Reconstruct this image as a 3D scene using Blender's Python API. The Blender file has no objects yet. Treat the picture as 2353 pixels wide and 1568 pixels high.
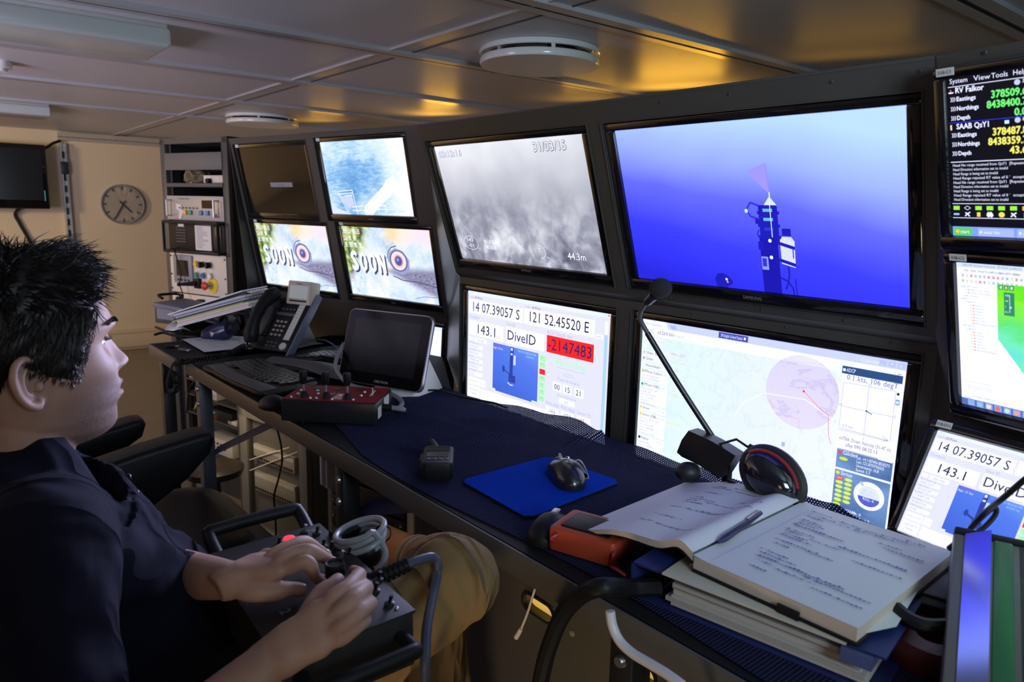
import bpy, bmesh, math, random
import numpy as np
from mathutils import Matrix, Vector

SC = bpy.context.scene
COL = SC.collection
rad = math.radians
RND = random.Random(7)

# ---------------------------------------------------------------- camera
FPX, PITCH, ROLL, CZ = 1670.0, rad(10.25), rad(1.38), 1.44
PW, PH = 2353, 1568
fw = Vector((0, math.cos(PITCH), -math.sin(PITCH)))
rt0 = Vector((1, 0, 0))
up0 = rt0.cross(fw)
RT = rt0 * math.cos(ROLL) + up0 * math.sin(ROLL)
UP = -rt0 * math.sin(ROLL) + up0 * math.cos(ROLL)
CAM = Vector((0, 0, CZ))
cd = bpy.data.cameras.new('camera')
cam = bpy.data.objects.new('camera', cd)
COL.objects.link(cam)
cam.matrix_world = Matrix((
    (RT.x, UP.x, -fw.x, CAM.x), (RT.y, UP.y, -fw.y, CAM.y), (RT.z, UP.z, -fw.z, CAM.z), (0, 0, 0, 1)))
cd.sensor_width = 36.0
cd.sensor_fit = 'HORIZONTAL'
cd.lens = 36.0 * FPX / PW
cd.clip_start = 0.02
cd.dof.use_dof = True
cd.dof.focus_distance = 1.5
cd.dof.aperture_fstop = 7.0
SC.camera = cam

# ---------------------------------------------------------------- view, world
SC.view_settings.view_transform = 'Standard'
SC.view_settings.look = 'None'
SC.view_settings.exposure = 0.0
SC.view_settings.gamma = 1.0
SC.view_settings.use_curve_mapping = False
wd = bpy.data.worlds.new('world')
SC.world = wd
wd.use_nodes = True
wd.node_tree.nodes['Background'].inputs[0].default_value = (0.02, 0.025, 0.04, 1)
wd.node_tree.nodes['Background'].inputs[1].default_value = 0.3


def area_light(name, loc, target, size, power, color, sy=None, spread=None):
    d = bpy.data.lights.new(name, 'AREA')
    d.energy = power
    d.color = color
    d.size = size
    if sy:
        d.shape = 'RECTANGLE'
        d.size_y = sy
    if spread:
        d.spread = rad(spread)
    o = bpy.data.objects.new(name, d)
    COL.objects.link(o)
    o.location = loc
    o.rotation_euler = (Vector(target) - Vector(loc)).to_track_quat('-Z', 'Y').to_euler()
    return o


# ---------------------------------------------------------------- frames
def frame_m(o, yaw=0.0, tilt=0.0):
    """local x along yaw, local z up (leaning away from the viewer by tilt), local y away"""
    return Matrix.Translation(Vector(o)) @ Matrix.Rotation(yaw, 4, 'Z') @ Matrix.Rotation(-tilt, 4, 'X')


def ray(px, py):
    return RT * ((px - PW / 2) / FPX) - UP * ((py - PH / 2) / FPX) + fw


def onz(px, py, z):
    d = ray(px, py)
    return CAM + d * ((z - CZ) / d.z)


def onpl(px, py, M):
    """photo point on the local xz plane of frame M -> world"""
    o = M.translation
    n = M.col[1].to_3d()
    d = ray(px, py)
    return CAM + d * ((o - CAM).dot(n) / d.dot(n))


def aty(px, py, y):
    d = ray(px, py)
    return CAM + d * (y / d.y)


# ---------------------------------------------------------------- lights of the room
S = 0.7586
NC = Vector((math.sin(rad(50)), math.cos(rad(50)), 0))     # into the console
UC = Vector((math.cos(rad(50)), -math.sin(rad(50)), 0))    # along the console, to the near end
MUP = frame_m(NC * 1.40 * S + Vector((0, 0, CZ + 0.196 * S)), rad(-50), rad(-18.2))
MLOW = frame_m(NC * 1.557 * S + Vector((0, 0, CZ)), rad(-50), 0)
KL, KR = 1.27, 0.965
MLEFT = frame_m(CAM + (onpl(970, 286, MUP) - CAM) * KL, rad(-38), rad(-11.5))
MRIGHT = frame_m(onpl(2152, 129, MUP), rad(-62), rad(-16))
MRIGHTF = frame_m(CAM + (onpl(2152, 129, MUP) - CAM) * KR, rad(-62), rad(-16))   # face of the monitors standing proud of the right wing
MROOM = Matrix.Rotation(rad(39), 4, 'Z')
TZ = 0.924
CEIL = 2.04
FARY = 7.82
# amber tubes in the passage behind the console; its top edge hides them
AMB = (1.0, 0.50, 0.04)
for k, (px, py, pw, sx) in enumerate(((1545, 192, 1.0, .40), (1330, 222, .20, .3), (985, 258, .65, .25), (720, 274, .28, .3), (1950, 116, .10, .4))):
    o = onz(px, py, CEIL)
    area_light('amber_passage_light', o + Vector((.06, .12, -.15)), o + Vector((0, 0, 0)), sx, pw, AMB, .05, 140)
# warm wall lamp out of frame on the left, lights the far wall
area_light('warm_wall_lamp', MROOM @ Vector((-2.6, 5.4, 1.75)), MROOM @ Vector((-1.2, 7.8, 1.0)), .4, 82.0, (1.0, 0.74, 0.44))
# warm lamp low behind the operator
area_light('warm_room_lamp', MROOM @ Vector((-1.6, -1.2, 1.3)), MROOM @ Vector((.3, .9, .6)), .5, 1.6, (1.0, 0.62, 0.36), None, 110)
# warm work lamp under the desk near the network cabinet
area_light('warm_desk_lamp', Matrix.Rotation(rad(-38), 3, 'Z') @ Vector((-2.62, 1.42, .80)), Matrix.Rotation(rad(-38), 3, 'Z') @ Vector((-2.72, 1.66, .35)), .1, .8, (1.0, 0.75, 0.45), None, 120)
# unseen cool fill lights, added to lift the ceiling and its bounce
area_light('cool_ceiling_fill', MROOM @ Vector((-2.4, 2.6, 1.0)), MROOM @ Vector((-1.2, 3.6, 2.04)), 1.2, 58.0, (0.84, 0.76, 1.0), None, 110)
area_light('cool_ceiling_fill', MROOM @ Vector((.3, -.9, 1.62)), MROOM @ Vector((1.4, .9, 2.04)), .5, 11.0, (0.66, 0.85, 1.0), None, 100)
# added area light, unseen above the desk, strengthening the light of the screens
area_light('screen_boost_fill', NC * 1.02 - UC * 1.35 + Vector((0, 0, 1.28)), NC * .1 - UC * 1.1 + Vector((0, 0, 1.24)), .5, 3.4, (0.58, 0.60, 1.0), .25, 80)
# added low warm light, unseen, to brighten the locker fronts
area_light('warm_locker_fill', NC * -.15 - UC * .25 + Vector((0, 0, .30)), NC * .98 - UC * .85 + Vector((0, 0, .55)), .25, 1.25, (1.0, 0.74, 0.46), None, 80)


# ---------------------------------------------------------------- materials
_m = {}


def mat(name, color=(0.5, 0.5, 0.5), rough=0.5, metal=0.0, bump=0.0, bscale=200.0, var=0.0, vscale=8.0, coat=0.0,
        spec=0.5, sheen=0.0, emis=None, estr=0.0, sss=0.0, trans=0.0):
    if name in _m:
        return _m[name]
    m = bpy.data.materials.new(name)
    m.use_nodes = True
    nt = m.node_tree
    b = nt.nodes['Principled BSDF']
    b.inputs['Base Color'].default_value = (*color, 1)
    b.inputs['Roughness'].default_value = rough
    b.inputs['Metallic'].default_value = metal
    b.inputs['Coat Weight'].default_value = coat
    b.inputs['Specular IOR Level'].default_value = spec
    b.inputs['Sheen Weight'].default_value = sheen
    b.inputs['Transmission Weight'].default_value = trans
    if sss:
        b.inputs['Subsurface Weight'].default_value = sss
        b.inputs['Subsurface Radius'].default_value = (0.012, 0.005, 0.003)
        b.inputs['Subsurface Scale'].default_value = 1.0
    if emis:
        b.inputs['Emission Color'].default_value = (*emis, 1)
        b.inputs['Emission Strength'].default_value = estr
    if var or bump:
        tc = nt.nodes.new('ShaderNodeTexCoord')
        if var:
            nz = nt.nodes.new('ShaderNodeTexNoise')
            nz.inputs['Scale'].default_value = vscale
            nz.inputs['Detail'].default_value = 5
            nt.links.new(tc.outputs['Object'], nz.inputs['Vector'])
            mx = nt.nodes.new('ShaderNodeMix')
            mx.data_type = 'RGBA'
            mx.inputs[6].default_value = (*[c * (1 - var) for c in color], 1)
            mx.inputs[7].default_value = (*[min(1, c * (1 + var)) for c in color], 1)
            nt.links.new(nz.outputs['Fac'], mx.inputs[0])
            nt.links.new(mx.outputs[2], b.inputs['Base Color'])
        if bump:
            n2 = nt.nodes.new('ShaderNodeTexNoise')
            n2.inputs['Scale'].default_value = bscale
            n2.inputs['Detail'].default_value = 3
            nt.links.new(tc.outputs['Object'], n2.inputs['Vector'])
            bp = nt.nodes.new('ShaderNodeBump')
            bp.inputs['Strength'].default_value = bump
            bp.inputs['Distance'].default_value = 0.002
            nt.links.new(n2.outputs['Fac'], bp.inputs['Height'])
            nt.links.new(bp.outputs['Normal'], b.inputs['Normal'])
    _m[name] = m
    return m


SCREEN_GAIN = 1.08


def em(color, gain=1.0):
    """a patch of lit screen in one colour"""
    key = 'lit %.3f %.3f %.3f %.2f' % (*color, gain)
    return mat(key, (0.004, 0.004, 0.004), 0.35, spec=0.3, emis=(color[0] * .96, color[1] * .98, color[2] * 1.22), estr=SCREEN_GAIN * gain)


# ---------------------------------------------------------------- mesh builder
class MB:
    def __init__(self):
        self.v, self.f, self.mi, self.uv = [], [], [], {}

    def add(self, vs, fs, mi=0, M=None):
        b = len(self.v)
        if M is None:
            self.v += [tuple(p) for p in vs]
        else:
            self.v += [tuple(M @ Vector(p)) for p in vs]
        for f in fs:
            self.f.append([i + b for i in f])
            self.mi.append(mi)
        return self

    def bm(self, bm, mi=0, M=None):
        bm.verts.index_update()
        vs = [v.co.copy() for v in bm.verts]
        fs = [[v.index for v in f.verts] for f in bm.faces]
        self.add(vs, fs, mi, M)
        bm.free()
        return self

    def box(self, x0, x1, y0, y1, z0, z1, bev=0.0, mi=0, M=None, seg=2):
        if not bev:
            vs = [(x, y, z) for z in (z0, z1) for y in (y0, y1) for x in (x0, x1)]
            fs = [(0, 2, 3, 1), (4, 5, 7, 6), (0, 1, 5, 4), (2, 6, 7, 3), (0, 4, 6, 2), (1, 3, 7, 5)]
            return self.add(vs, fs, mi, M)
        b = bmesh.new()
        bmesh.ops.create_cube(b, size=1)
        for v in b.verts:
            v.co = Vector(((x0 + x1) / 2 + v.co.x * (x1 - x0), (y0 + y1) / 2 + v.co.y * (y1 - y0),
                           (z0 + z1) / 2 + v.co.z * (z1 - z0)))
        bmesh.ops.bevel(b, geom=b.edges[:] + b.verts[:], offset=bev, segments=seg, affect='EDGES', profile=0.5)
        return self.bm(b, mi, M)

    def prism(self, poly, a0, a1, axis='z', bev=0.0, mi=0, M=None, seg=2):
        """poly: 2d outline extruded from a0 to a1 along an axis"""
        ax = {'z': lambda p, a: (p[0], p[1], a), 'y': lambda p, a: (p[0], a, p[1]), 'x': lambda p, a: (a, p[0], p[1])}[axis]
        b = bmesh.new()
        lo = [b.verts.new(ax(p, a0)) for p in poly]
        hi = [b.verts.new(ax(p, a1)) for p in poly]
        n = len(poly)
        b.faces.new(lo[::-1])
        b.faces.new(hi)
        for i in range(n):
            b.faces.new((lo[i], lo[(i + 1) % n], hi[(i + 1) % n], hi[i]))
        bmesh.ops.recalc_face_normals(b, faces=b.faces[:])
        if bev:
            e = [e for e in b.edges if (e.verts[0] in lo) == (e.verts[1] in lo)]
            bmesh.ops.bevel(b, geom=e, offset=bev, segments=seg, affect='EDGES', profile=0.5)
        return self.bm(b, mi, M)

    def tube(self, pts, r, seg=10, mi=0, M=None, smooth=0, closed=False, caps=True, flat=1.0):
        pts = [Vector(p) for p in pts]
        if smooth:
            pts = spline(pts, smooth, closed)
        n = len(pts)
        rs = r if isinstance(r, (list, tuple)) else [r] * n
        if len(rs) != n:
            rs = [float(np.interp(i / (n - 1), np.linspace(0, 1, len(rs)), rs)) for i in range(n)]
        t0 = (pts[1] - pts[0]).normalized()
        nrm = t0.orthogonal().normalized()
        vs, fs = [], []
        prev = t0
        for i, p in enumerate(pts):
            if closed:
                t = (pts[(i + 1) % n] - pts[i - 1]).normalized()
            else:
                t = (pts[min(i + 1, n - 1)] - pts[max(i - 1, 0)]).normalized()
            q = prev.rotation_difference(t)
            nrm = (q @ nrm).normalized()
            nrm = (nrm - t * nrm.dot(t)).normalized()
            prev = t
            bn = t.cross(nrm)
            for k in range(seg):
                a = 2 * math.pi * k / seg
                vs.append(p + (nrm * math.cos(a) + bn * math.sin(a) * flat) * rs[i])
        for i in range(n if closed else n - 1):
            j = (i + 1) % n
            for k in range(seg):
                fs.append((i * seg + k, i * seg + (k + 1) % seg, j * seg + (k + 1) % seg, j * seg + k))
        if caps and not closed:
            fs.append(tuple(range(seg))[::-1])
            fs.append(tuple((n - 1) * seg + k for k in range(seg)))
        return self.add(vs, fs, mi, M)

    def lathe(self, prof, seg=32, mi=0, M=None, caps=True):
        vs, fs = [], []
        for r, z in prof:
            for k in range(seg):
                a = 2 * math.pi * k / seg
                vs.append((r * math.cos(a), r * math.sin(a), z))
        for i in range(len(prof) - 1):
            for k in range(seg):
                fs.append((i * seg + k, i * seg + (k + 1) % seg, (i + 1) * seg + (k + 1) % seg, (i + 1) * seg + k))
        if caps and prof[0][0] > 1e-6:
            fs.append(tuple(range(seg))[::-1])
        if caps and prof[-1][0] > 1e-6:
            fs.append(tuple((len(prof) - 1) * seg + k for k in range(seg)))
        return self.add(vs, fs, mi, M)

    def cyl(self, p0, p1, r, seg=16, mi=0, M=None):
        return self.tube([p0, p1], r, seg, mi, M)

    def ball(self, c, r, mi=0, M=None, seg=14, ring=9):
        r = r if isinstance(r, (tuple, list)) else (r, r, r)
        vs, fs = [], []
        for i in range(ring + 1):
            t = math.pi * i / ring
            for k in range(seg):
                a = 2 * math.pi * k / seg
                vs.append((c[0] + r[0] * math.sin(t) * math.cos(a), c[1] + r[1] * math.sin(t) * math.sin(a), c[2] - r[2] * math.cos(t)))
        for i in range(ring):
            for k in range(seg):
                fs.append((i * seg + k, i * seg + (k + 1) % seg, (i + 1) * seg + (k + 1) % seg, (i + 1) * seg + k))
        return self.add(vs, fs, mi, M)

    def grid(self, fn, nu, nv, mi=0, M=None, wrapu=False):
        vs = [fn(i / (nu if wrapu else nu - 1), j / (nv - 1)) for j in range(nv) for i in range(nu)]
        fs = []
        for j in range(nv - 1):
            for i in range(nu if wrapu else nu - 1):
                k = (i + 1) % nu
                fs.append((j * nu + i, j * nu + k, (j + 1) * nu + k, (j + 1) * nu + i))
        return self.add(vs, fs, mi, M)

    def text(self, s, h, M, mi=0, w=None, align='l', depth=0.0):
        """flat lettering in the local xz plane, baseline at the origin, facing local -y"""
        vs, fs, tw = lettering(s)
        if not vs:
            return self
        k = h / 0.72
        kx = k if w is None else (w / tw)
        dx = {'l': 0, 'c': -tw / 2, 'r': -tw}[align]
        return self.add([((x + dx) * kx, -depth, y * k) for x, y in vs], fs, mi, M)

    def build(self, name, mats, parent=None, M=None, smooth=True, angle=35):
        me = bpy.data.meshes.new(name)
        me.from_pydata(self.v, [], self.f)
        if not isinstance(mats, (list, tuple)):
            mats = [mats]
        for m in mats:
            me.materials.append(m)
        me.polygons.foreach_set('material_index', self.mi)
        if smooth:
            me.polygons.foreach_set('use_smooth', [True] * len(me.polygons))
            me.set_sharp_from_angle(angle=rad(angle))
        me.update()
        o = bpy.data.objects.new(name, me)
        COL.objects.link(o)
        if parent is not None:
            o.parent = parent
        if M is not None:
            o.matrix_local = M
        return o


def spline(p, k, closed=False):
    out = []
    n = len(p)
    for i in range(n if closed else n - 1):
        g = lambda j: p[j % n] if closed else p[min(max(j, 0), n - 1)]
        a, b, c, d = g(i - 1), g(i), g(i + 1), g(i + 2)
        for s in range(k):
            t = s / k
            out.append(0.5 * ((2 * b) + (c - a) * t + (2 * a - 5 * b + 4 * c - d) * t * t + (3 * b - a - 3 * c + d) * t ** 3))
    if not closed:
        out.append(p[-1])
    return out


# ---------------------------------------------------------------- lettering
_g = {}


def make_glyphs():
    chars = [chr(c) for c in range(33, 127)] + ['\u00b0']
    obs = []
    for c in chars + ['|']:
        for s in ((c, c + '|') if len(obs) < 2 * len(chars) else ('|', '||')):
            cu = bpy.data.curves.new('glyph', 'FONT')
            cu.body = s
            cu.resolution_u = 2
            cu.fill_mode = 'FRONT'
            o = bpy.data.objects.new('glyph', cu)
            COL.objects.link(o)
            obs.append((s, o))
    dg = bpy.context.evaluated_depsgraph_get()
    data = []
    for s, o in obs:
        me = o.evaluated_get(dg).to_mesh()
        vs = [(v.co.x, v.co.y) for v in me.vertices]
        fs = [tuple(f.vertices) for f in me.polygons]
        data.append((s, vs, fs))
        o.evaluated_get(dg).to_mesh_clear()
    bar = max(x for x, y in data[-2][1])
    for i in range(0, len(data) - 2, 2):
        s, vs, fs = data[i]
        adv = max(x for x, y in data[i + 1][1]) - bar
        _g[s] = (vs, fs, adv)
    for s, o in obs:
        cu = o.data
        bpy.data.objects.remove(o)
        bpy.data.curves.remove(cu)
    _g[' '] = ([], [], 0.3)


make_glyphs()


def lettering(s):
    vs, fs, x = [], [], 0.0
    for c in s:
        g = _g.get(c, _g[' '])
        b = len(vs)
        vs += [(px + x, py) for px, py in g[0]]
        fs += [tuple(i + b for i in f) for f in g[1]]
        x += g[2]
    return vs, fs, max(x, 1e-3)


# ---------------------------------------------------------------- scene things
def tag(o, label=None, cat=None, group=None, kind=None):
    if label:
        o['label'] = label
    if cat:
        o['category'] = cat
    if group:
        o['group'] = group
    if kind:
        o['kind'] = kind
    return o


def thing(name, label, cat, M=None, group=None):
    o = bpy.data.objects.new(name, None)
    COL.objects.link(o)
    o.empty_display_size = 0.1
    if M is not None:
        o.matrix_world = M
    return tag(o, label, cat, group)


def struct(o):
    o['kind'] = 'structure'
    return o


def inv(M, p):
    return M.inverted() @ Vector(p)


def rotz(a):
    return Matrix.Rotation(rad(a), 4, 'Z')


def rotx(a):
    return Matrix.Rotation(rad(a), 4, 'X')


def roty(a):
    return Matrix.Rotation(rad(a), 4, 'Y')


def tr(*p):
    return Matrix.Translation(Vector(p if len(p) == 3 else p[0]))


def desk_m(px, py, yaw, z=TZ):
    """frame standing on a level surface at a photo point; yaw in degrees"""
    return tr(onz(px, py, z)) @ rotz(yaw)
# ================================================================ the room
M_CEIL = mat('painted ceiling steel', (0.52, 0.51, 0.53), 0.38, var=0.06, vscale=1.5, bump=0.05, bscale=600)
M_WALL = mat('cream wall laminate', (0.62, 0.52, 0.36), 0.5, var=0.05, vscale=2, bump=0.05, bscale=900)
M_FLOOR = mat('worn beige floor', (0.20, 0.165, 0.115), 0.5, var=0.2, vscale=6)
M_TRIM = mat('grey ceiling trim', (0.45, 0.45, 0.47), 0.3, metal=0.3, var=0.1, vscale=9)
M_SLOT = mat('dark trim slot', (0.03, 0.03, 0.035), 0.5)
M_CONS = mat('charcoal console steel', (0.052, 0.049, 0.046), 0.42, var=0.12, vscale=20, bump=0.15, bscale=1500)
M_CONSD = mat('dark console steel', (0.012, 0.012, 0.013), 0.38, var=0.1, vscale=20, bump=0.1, bscale=1500)
M_GLOSS = mat('black piano gloss bezel', (0.006, 0.006, 0.007), 0.08, coat=0.5, var=0.2, vscale=30)
M_BLK = mat('black plastic', (0.009, 0.009, 0.010), 0.45, var=0.2, vscale=40, bump=0.1, bscale=900, spec=.22)
M_BLK2 = mat('satin black metal', (0.016, 0.016, 0.018), 0.33, var=0.2, vscale=30)
M_GREY = mat('dark grey plastic', (0.06, 0.06, 0.065), 0.45, var=0.15, vscale=30, bump=0.1, bscale=900)
M_MGREY = mat('mid grey plastic', (0.22, 0.22, 0.24), 0.45, var=0.1, vscale=30)
M_STEEL = mat('steel screws', (0.55, 0.55, 0.56), 0.3, metal=0.9, var=0.1, vscale=60)
M_ALU = mat('brushed aluminium', (0.55, 0.54, 0.52), 0.35, metal=0.6, var=0.08, vscale=40)
M_WHITE = mat('white plastic', (0.75, 0.75, 0.74), 0.4, var=0.04, vscale=30)
M_CREAM = mat('cream enamel panel', (0.62, 0.56, 0.45), 0.45, var=0.05, vscale=30)
M_LABEL = mat('printed label', (0.62, 0.60, 0.56), 0.5, var=0.05, vscale=60)
M_INK = mat('dark print', (0.05, 0.05, 0.055), 0.6, var=0.1, vscale=60)
M_SILVERINK = mat('silver lettering', (0.45, 0.45, 0.46), 0.4, metal=0.4, var=0.05, vscale=60)

RM = MROOM
RX0, RX1, RY0, RY1 = -4.2, 4.2, -2.6, FARY
lo = MB().box(RX0 - .1, RX1 + .1, RY0 - .1, RY1 + .1, -0.1, 0)
struct(lo.build('floor', M_FLOOR, M=RM))
struct(MB().box(RX0 - .1, RX1 + .1, RY0 - .1, RY1 + .1, CEIL, CEIL + .1).build('ceiling', M_CEIL, M=RM))
struct(MB().box(RX0, RX1, RY1, RY1 + .1, 0, CEIL).build('wall_far', M_WALL, M=RM))
struct(MB().box(RX0, RX1, RY0 - .1, RY0, 0, CEIL).build('wall_near', M_WALL, M=RM))
struct(MB().box(RX0 - .1, RX0, RY0, RY1, 0, CEIL).build('wall_left', M_WALL, M=RM))
struct(MB().box(RX1, RX1 + .1, RY0, RY1, 0, CEIL).build('wall_right', M_WALL, M=RM))

# ceiling trims across the room, with a dark slot between two folded lips
rloc = lambda p: inv(RM, p)
CL = []
for k, q in enumerate(((800, 102), (800, 203), (400, 217), (400, 262.5), (1400, 52), (2293, 34))):
    CL.append(rloc(onz(*q, CEIL)).y)
CL += [CL[1] + (CL[1] - CL[0]) * 0 + 0.0][:0]
SEAMX = rloc(onz(686, 187, CEIL)).x
tn = 0


def trim(mb, mats=(M_TRIM, M_SLOT)):
    global tn
    tn += 1
    return struct(mb.build('trim_%d' % tn, list(mats), M=RM))


for y in CL:
    m = MB()
    m.box(RX0, RX1, y - .062, y - .016, CEIL - .014, CEIL, mi=0)
    m.box(RX0, RX1, y + .014, y + .050, CEIL - .010, CEIL, mi=0)
    m.box(RX0, RX1, y - .016, y + .014, CEIL - .003, CEIL, mi=1)
    m.box(RX0, RX1, y + .050, y + .056, CEIL - .002, CEIL, mi=1)
    trim(m)
m = MB()
m.box(SEAMX - .055, SEAMX - .046, RY0, RY1, CEIL - .008, CEIL)
m.box(SEAMX + .040, SEAMX + .046, RY0, RY1, CEIL - .004, CEIL, mi=1)
m.box(SEAMX - .046, SEAMX + .040, RY0, RY1, CEIL - .002, CEIL)
trim(m)
# skirting moulding on the far wall
z1, z0 = onpl(300, 757, RM @ tr(0, FARY, 0)).z, 0.0
m = MB()
m.box(RX0, RX1, FARY - .03, FARY, z1 - .17, z1 - .03, bev=.006)
m.box(RX0, RX1, FARY - .04, FARY, z1 - .035, z1, bev=.008)
struct(m.build('baseboard_far', mat('cream skirting', (0.60, 0.50, 0.34), 0.4, var=0.04, vscale=5), M=RM))

# ---------------------------------------------------------------- ceiling fittings
M_DIFF = mat('frosted lamp cover', (0.55, 0.60, 0.58), 0.25, var=0.04, vscale=6)
for nm, lab, pn, pf, xend in (
        ('ceiling_light', 'long unlit box ceiling light at the top left, the nearer of the two', (396, 109), (335, 146), (396, 109)),
        ('ceiling_light', 'long unlit ceiling light above the wall television, the farther of the two', (119, 268), (98, 276), (119, 268))):
    zb = CEIL - .075
    a, b = rloc(onz(*pn, zb)), rloc(onz(*pf, zb))
    wdt = max(.16, min(.34, b.y - a.y))
    t = thing(nm, lab, 'ceiling light', RM @ tr(a.x, a.y, CEIL), 'box ceiling lights')
    MB().box(-1.25, 0, 0, wdt, -.075, -.012, bev=.014, seg=3).build('lamp_cover', M_DIFF, t)
    MB().box(-1.255, -.01, .012, wdt - .012, -.02, 0).build('base_tray', M_ALU, t)

M_ENAM = mat('glossy white enamel', (0.60, 0.62, 0.60), 0.18, var=0.03, vscale=10)
for k, (xa, xb, yy, lab) in enumerate(((1103, 1380, 115, 'large round ceiling air diffuser nearest the camera'), (522, 686, 268, 'smaller looking round ceiling air diffuser farther back above the left monitors'))):
    a, b = onz(xa, yy, CEIL), onz(xb, yy, CEIL)
    c, R0 = (a + b) / 2, (a - b).length / 2
    R0 = min(R0, .245)
    t = thing('air_diffuser', lab, 'ceiling vent', tr(c.x, c.y, CEIL), 'round ceiling air diffusers')
    MB().lathe([(R0 * .80, -.001), (R0 * .98, -.001), (R0, -.008), (R0, -.017), (R0 * .985, -.021), (R0 * .86, -.018), (R0 * .80, -.001)], 64, caps=False).build('flange_ring', M_ENAM, t)
    MB().lathe([(R0 * .80, -.030), (R0 * .97, -.034), (R0 * .99, -.042), (R0 * .99, -.054), (R0 * .975, -.060), (0.001, -.061)], 64).build('cover_disc', M_ENAM, t)
    MB().lathe([(R0 * .62, -.001), (R0 * .62, -.034), (R0 * .80, -.034)], 48, caps=False).build('throat', mat('dark vent throat', (0.03, 0.028, 0.025), 0.6), t)
    for q in range(6):
        an = rad(q * 60 + 12)
        MB().box(-.007, .007, -.003, .003, -.038, -.012).build('spacer_clip', M_ALU, t, M=rotz(q * 60 + 12) @ tr(0, -R0 * .88, 0))
p = onz(-4, 140, CEIL)
t = thing('smoke_detector', 'small white ceiling detector at the left edge below the long lamp', 'detector', tr(p))
MB().lathe([(.001, -.045), (.03, -.045), (.034, -.03), (.05, -.028), (.052, 0)], 32).build('detector_body', M_WHITE, t)

def clear_glass(name, a=.05):
    m = mat(name, (.02, .02, .02), .04)
    m.node_tree.nodes['Principled BSDF'].inputs['Alpha'].default_value = a
    return m


# ---------------------------------------------------------------- far wall fittings
MF = RM @ tr(0, FARY, 0)                 # wall plane: local x, z
wl = lambda x, y: inv(MF, onpl(x, y, MF))
# clock
c = wl(281, 470)
R0 = .185
t = thing('wall_clock', 'round wall clock with black baton marks hanging on the cream wall', 'clock', MF @ tr(c.x, 0, c.z))
fx = rotx(90)
MB().lathe([(R0 * .9, 0), (R0, .004), (R0, .035), (R0 * .985, .042), (R0 * .95, .040), (R0 * .95, .030)], 64, M=fx, caps=False).build('case_ring', mat('blue grey clock case', (0.30, 0.34, 0.42), 0.25, metal=0.5), t)
fc = MB().lathe([(0.001, .028), (R0 * .955, .028)], 64, M=fx)
face = fc.build('dial', mat('ivory dial', (0.74, 0.68, 0.56), 0.4, var=0.02, vscale=9), t)
mk = MB()
for q in range(60):
    big = q % 5 == 0
    a = rad(q * 6)
    w_, l0, l1 = (.0065, .135, .168) if big else (.0016, .157, .168)
    Mq = roty(q * 6)
    mk.box(-w_, w_, -.0302, -.029, l0, l1, M=Mq)
mk.build('hour_marks', M_INK, face)
MB().text('Hatteland', .010, tr(0, -.0295, .085), align='c').build('maker_mark', M_MGREY, face)
for nm, an, l, wd_ in (('hour_hand', 137, .10, .0065), ('minute_hand', 210, .150, .0055)):
    MB().prism([(-wd_, -.04), (wd_, -.04), (wd_ * .8, l), (-wd_ * .8, l)], -.038, -.034, 'y', M=roty(an)).build(nm, M_INK, t)
MB().lathe([(R0 * .95, .041), (R0 * .7, .045), (0.001, .047)], 48, M=fx).build('glass', clear_glass('clock glass', .04), t)

# television on the far wall
M_TVS = mat('dark television glass', (0.010, 0.011, 0.015), 0.16, var=0.1, vscale=4)
a, b, cc, d = wl(97, 336), wl(98, 480), wl(0, 325), wl(0, 484)
zt, zb, xr = a.z, b.z, a.x
t = thing('wall_television', 'black switched-off television on the far wall at the left edge', 'television', MF @ tr(xr - .46, -.16, (zt + zb) / 2))
hh = (zt - zb) / 2
MB().box(-.46, .46, -.03, .03, -hh, hh, bev=.012, seg=3).build('housing', M_GLOSS, t)
MB().box(-.43, .42, -.0335, -.029, -hh + .075, hh - .04).build('screen', M_TVS, t)
MB().box(-.1, .1, .03, .158, -.1, .1, bev=.01).build('wall_bracket', M_BLK2, t)
MB().box(.425, .428, -.034, -.03, -hh + .07, -hh + .16).build('status_light', mat('teal edge light', (.05, .3, .3), .3, emis=(.1, .7, .8), estr=.5), t)
tag(MB().tube([wl(60, 465) + Vector((0, -.12, 0)), wl(34, 484) + Vector((0, -.03, -.02)), wl(45, 515) + Vector((0, -.02, 0)), wl(66, 552) + Vector((0, -.02, 0)), wl(110, 640) + Vector((0, -.02, 0)), wl(120, 780) + Vector((0, -.05, 0))], .013, 8, smooth=6).build('television_cable', M_BLK, M=MF), 'black cable hanging from the wall television down the cream wall', 'cable')
tag(MB().tube([wl(80, 350) + Vector((0, -.12, 0)), wl(104, 340) + Vector((0, -.10, 0)), wl(120, 330) + Vector((0, -.06, 0)), wl(138, 324) + Vector((0, -.03, 0))], .012, 8, smooth=6).build('television_cable', M_BLK, M=MF), 'short black cable from the wall television up to the slotted duct', 'cable')
# slotted cable duct
a, b = wl(128, 303), wl(392, 341)
xa, xb, zt = wl(130, 304).x, wl(393, 326).x, wl(130, 304).z
zb = wl(130, 322).z
M_DUCT = mat('grey cable duct', (0.36, 0.33, 0.28), 0.5, var=0.05, vscale=20)
t = thing('cable_duct', 'grey slotted cable duct running along the top of the far wall', 'cable duct', MF @ tr((xa + xb) / 2, 0, zb))
L = (xb - xa) / 2
hh = zt - zb
MB().box(-L, L, -.07, 0, hh - .035, hh).build('duct_lid', M_DUCT, t)
m = MB().box(-L, L, -.07, 0, 0, .02)
n = 52
for q in range(n):
    x = -L + (q + .5) * 2 * L / n
    m.box(x - L / n * .55, x + L / n * .55, -.07, -.062, .02, hh - .035)
m.build('slotted_body', M_DUCT, t)
MB().box(-L, L, -.055, -.05, .01, hh - .03).build('duct_shadow_liner', M_SLOT, t)
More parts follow.
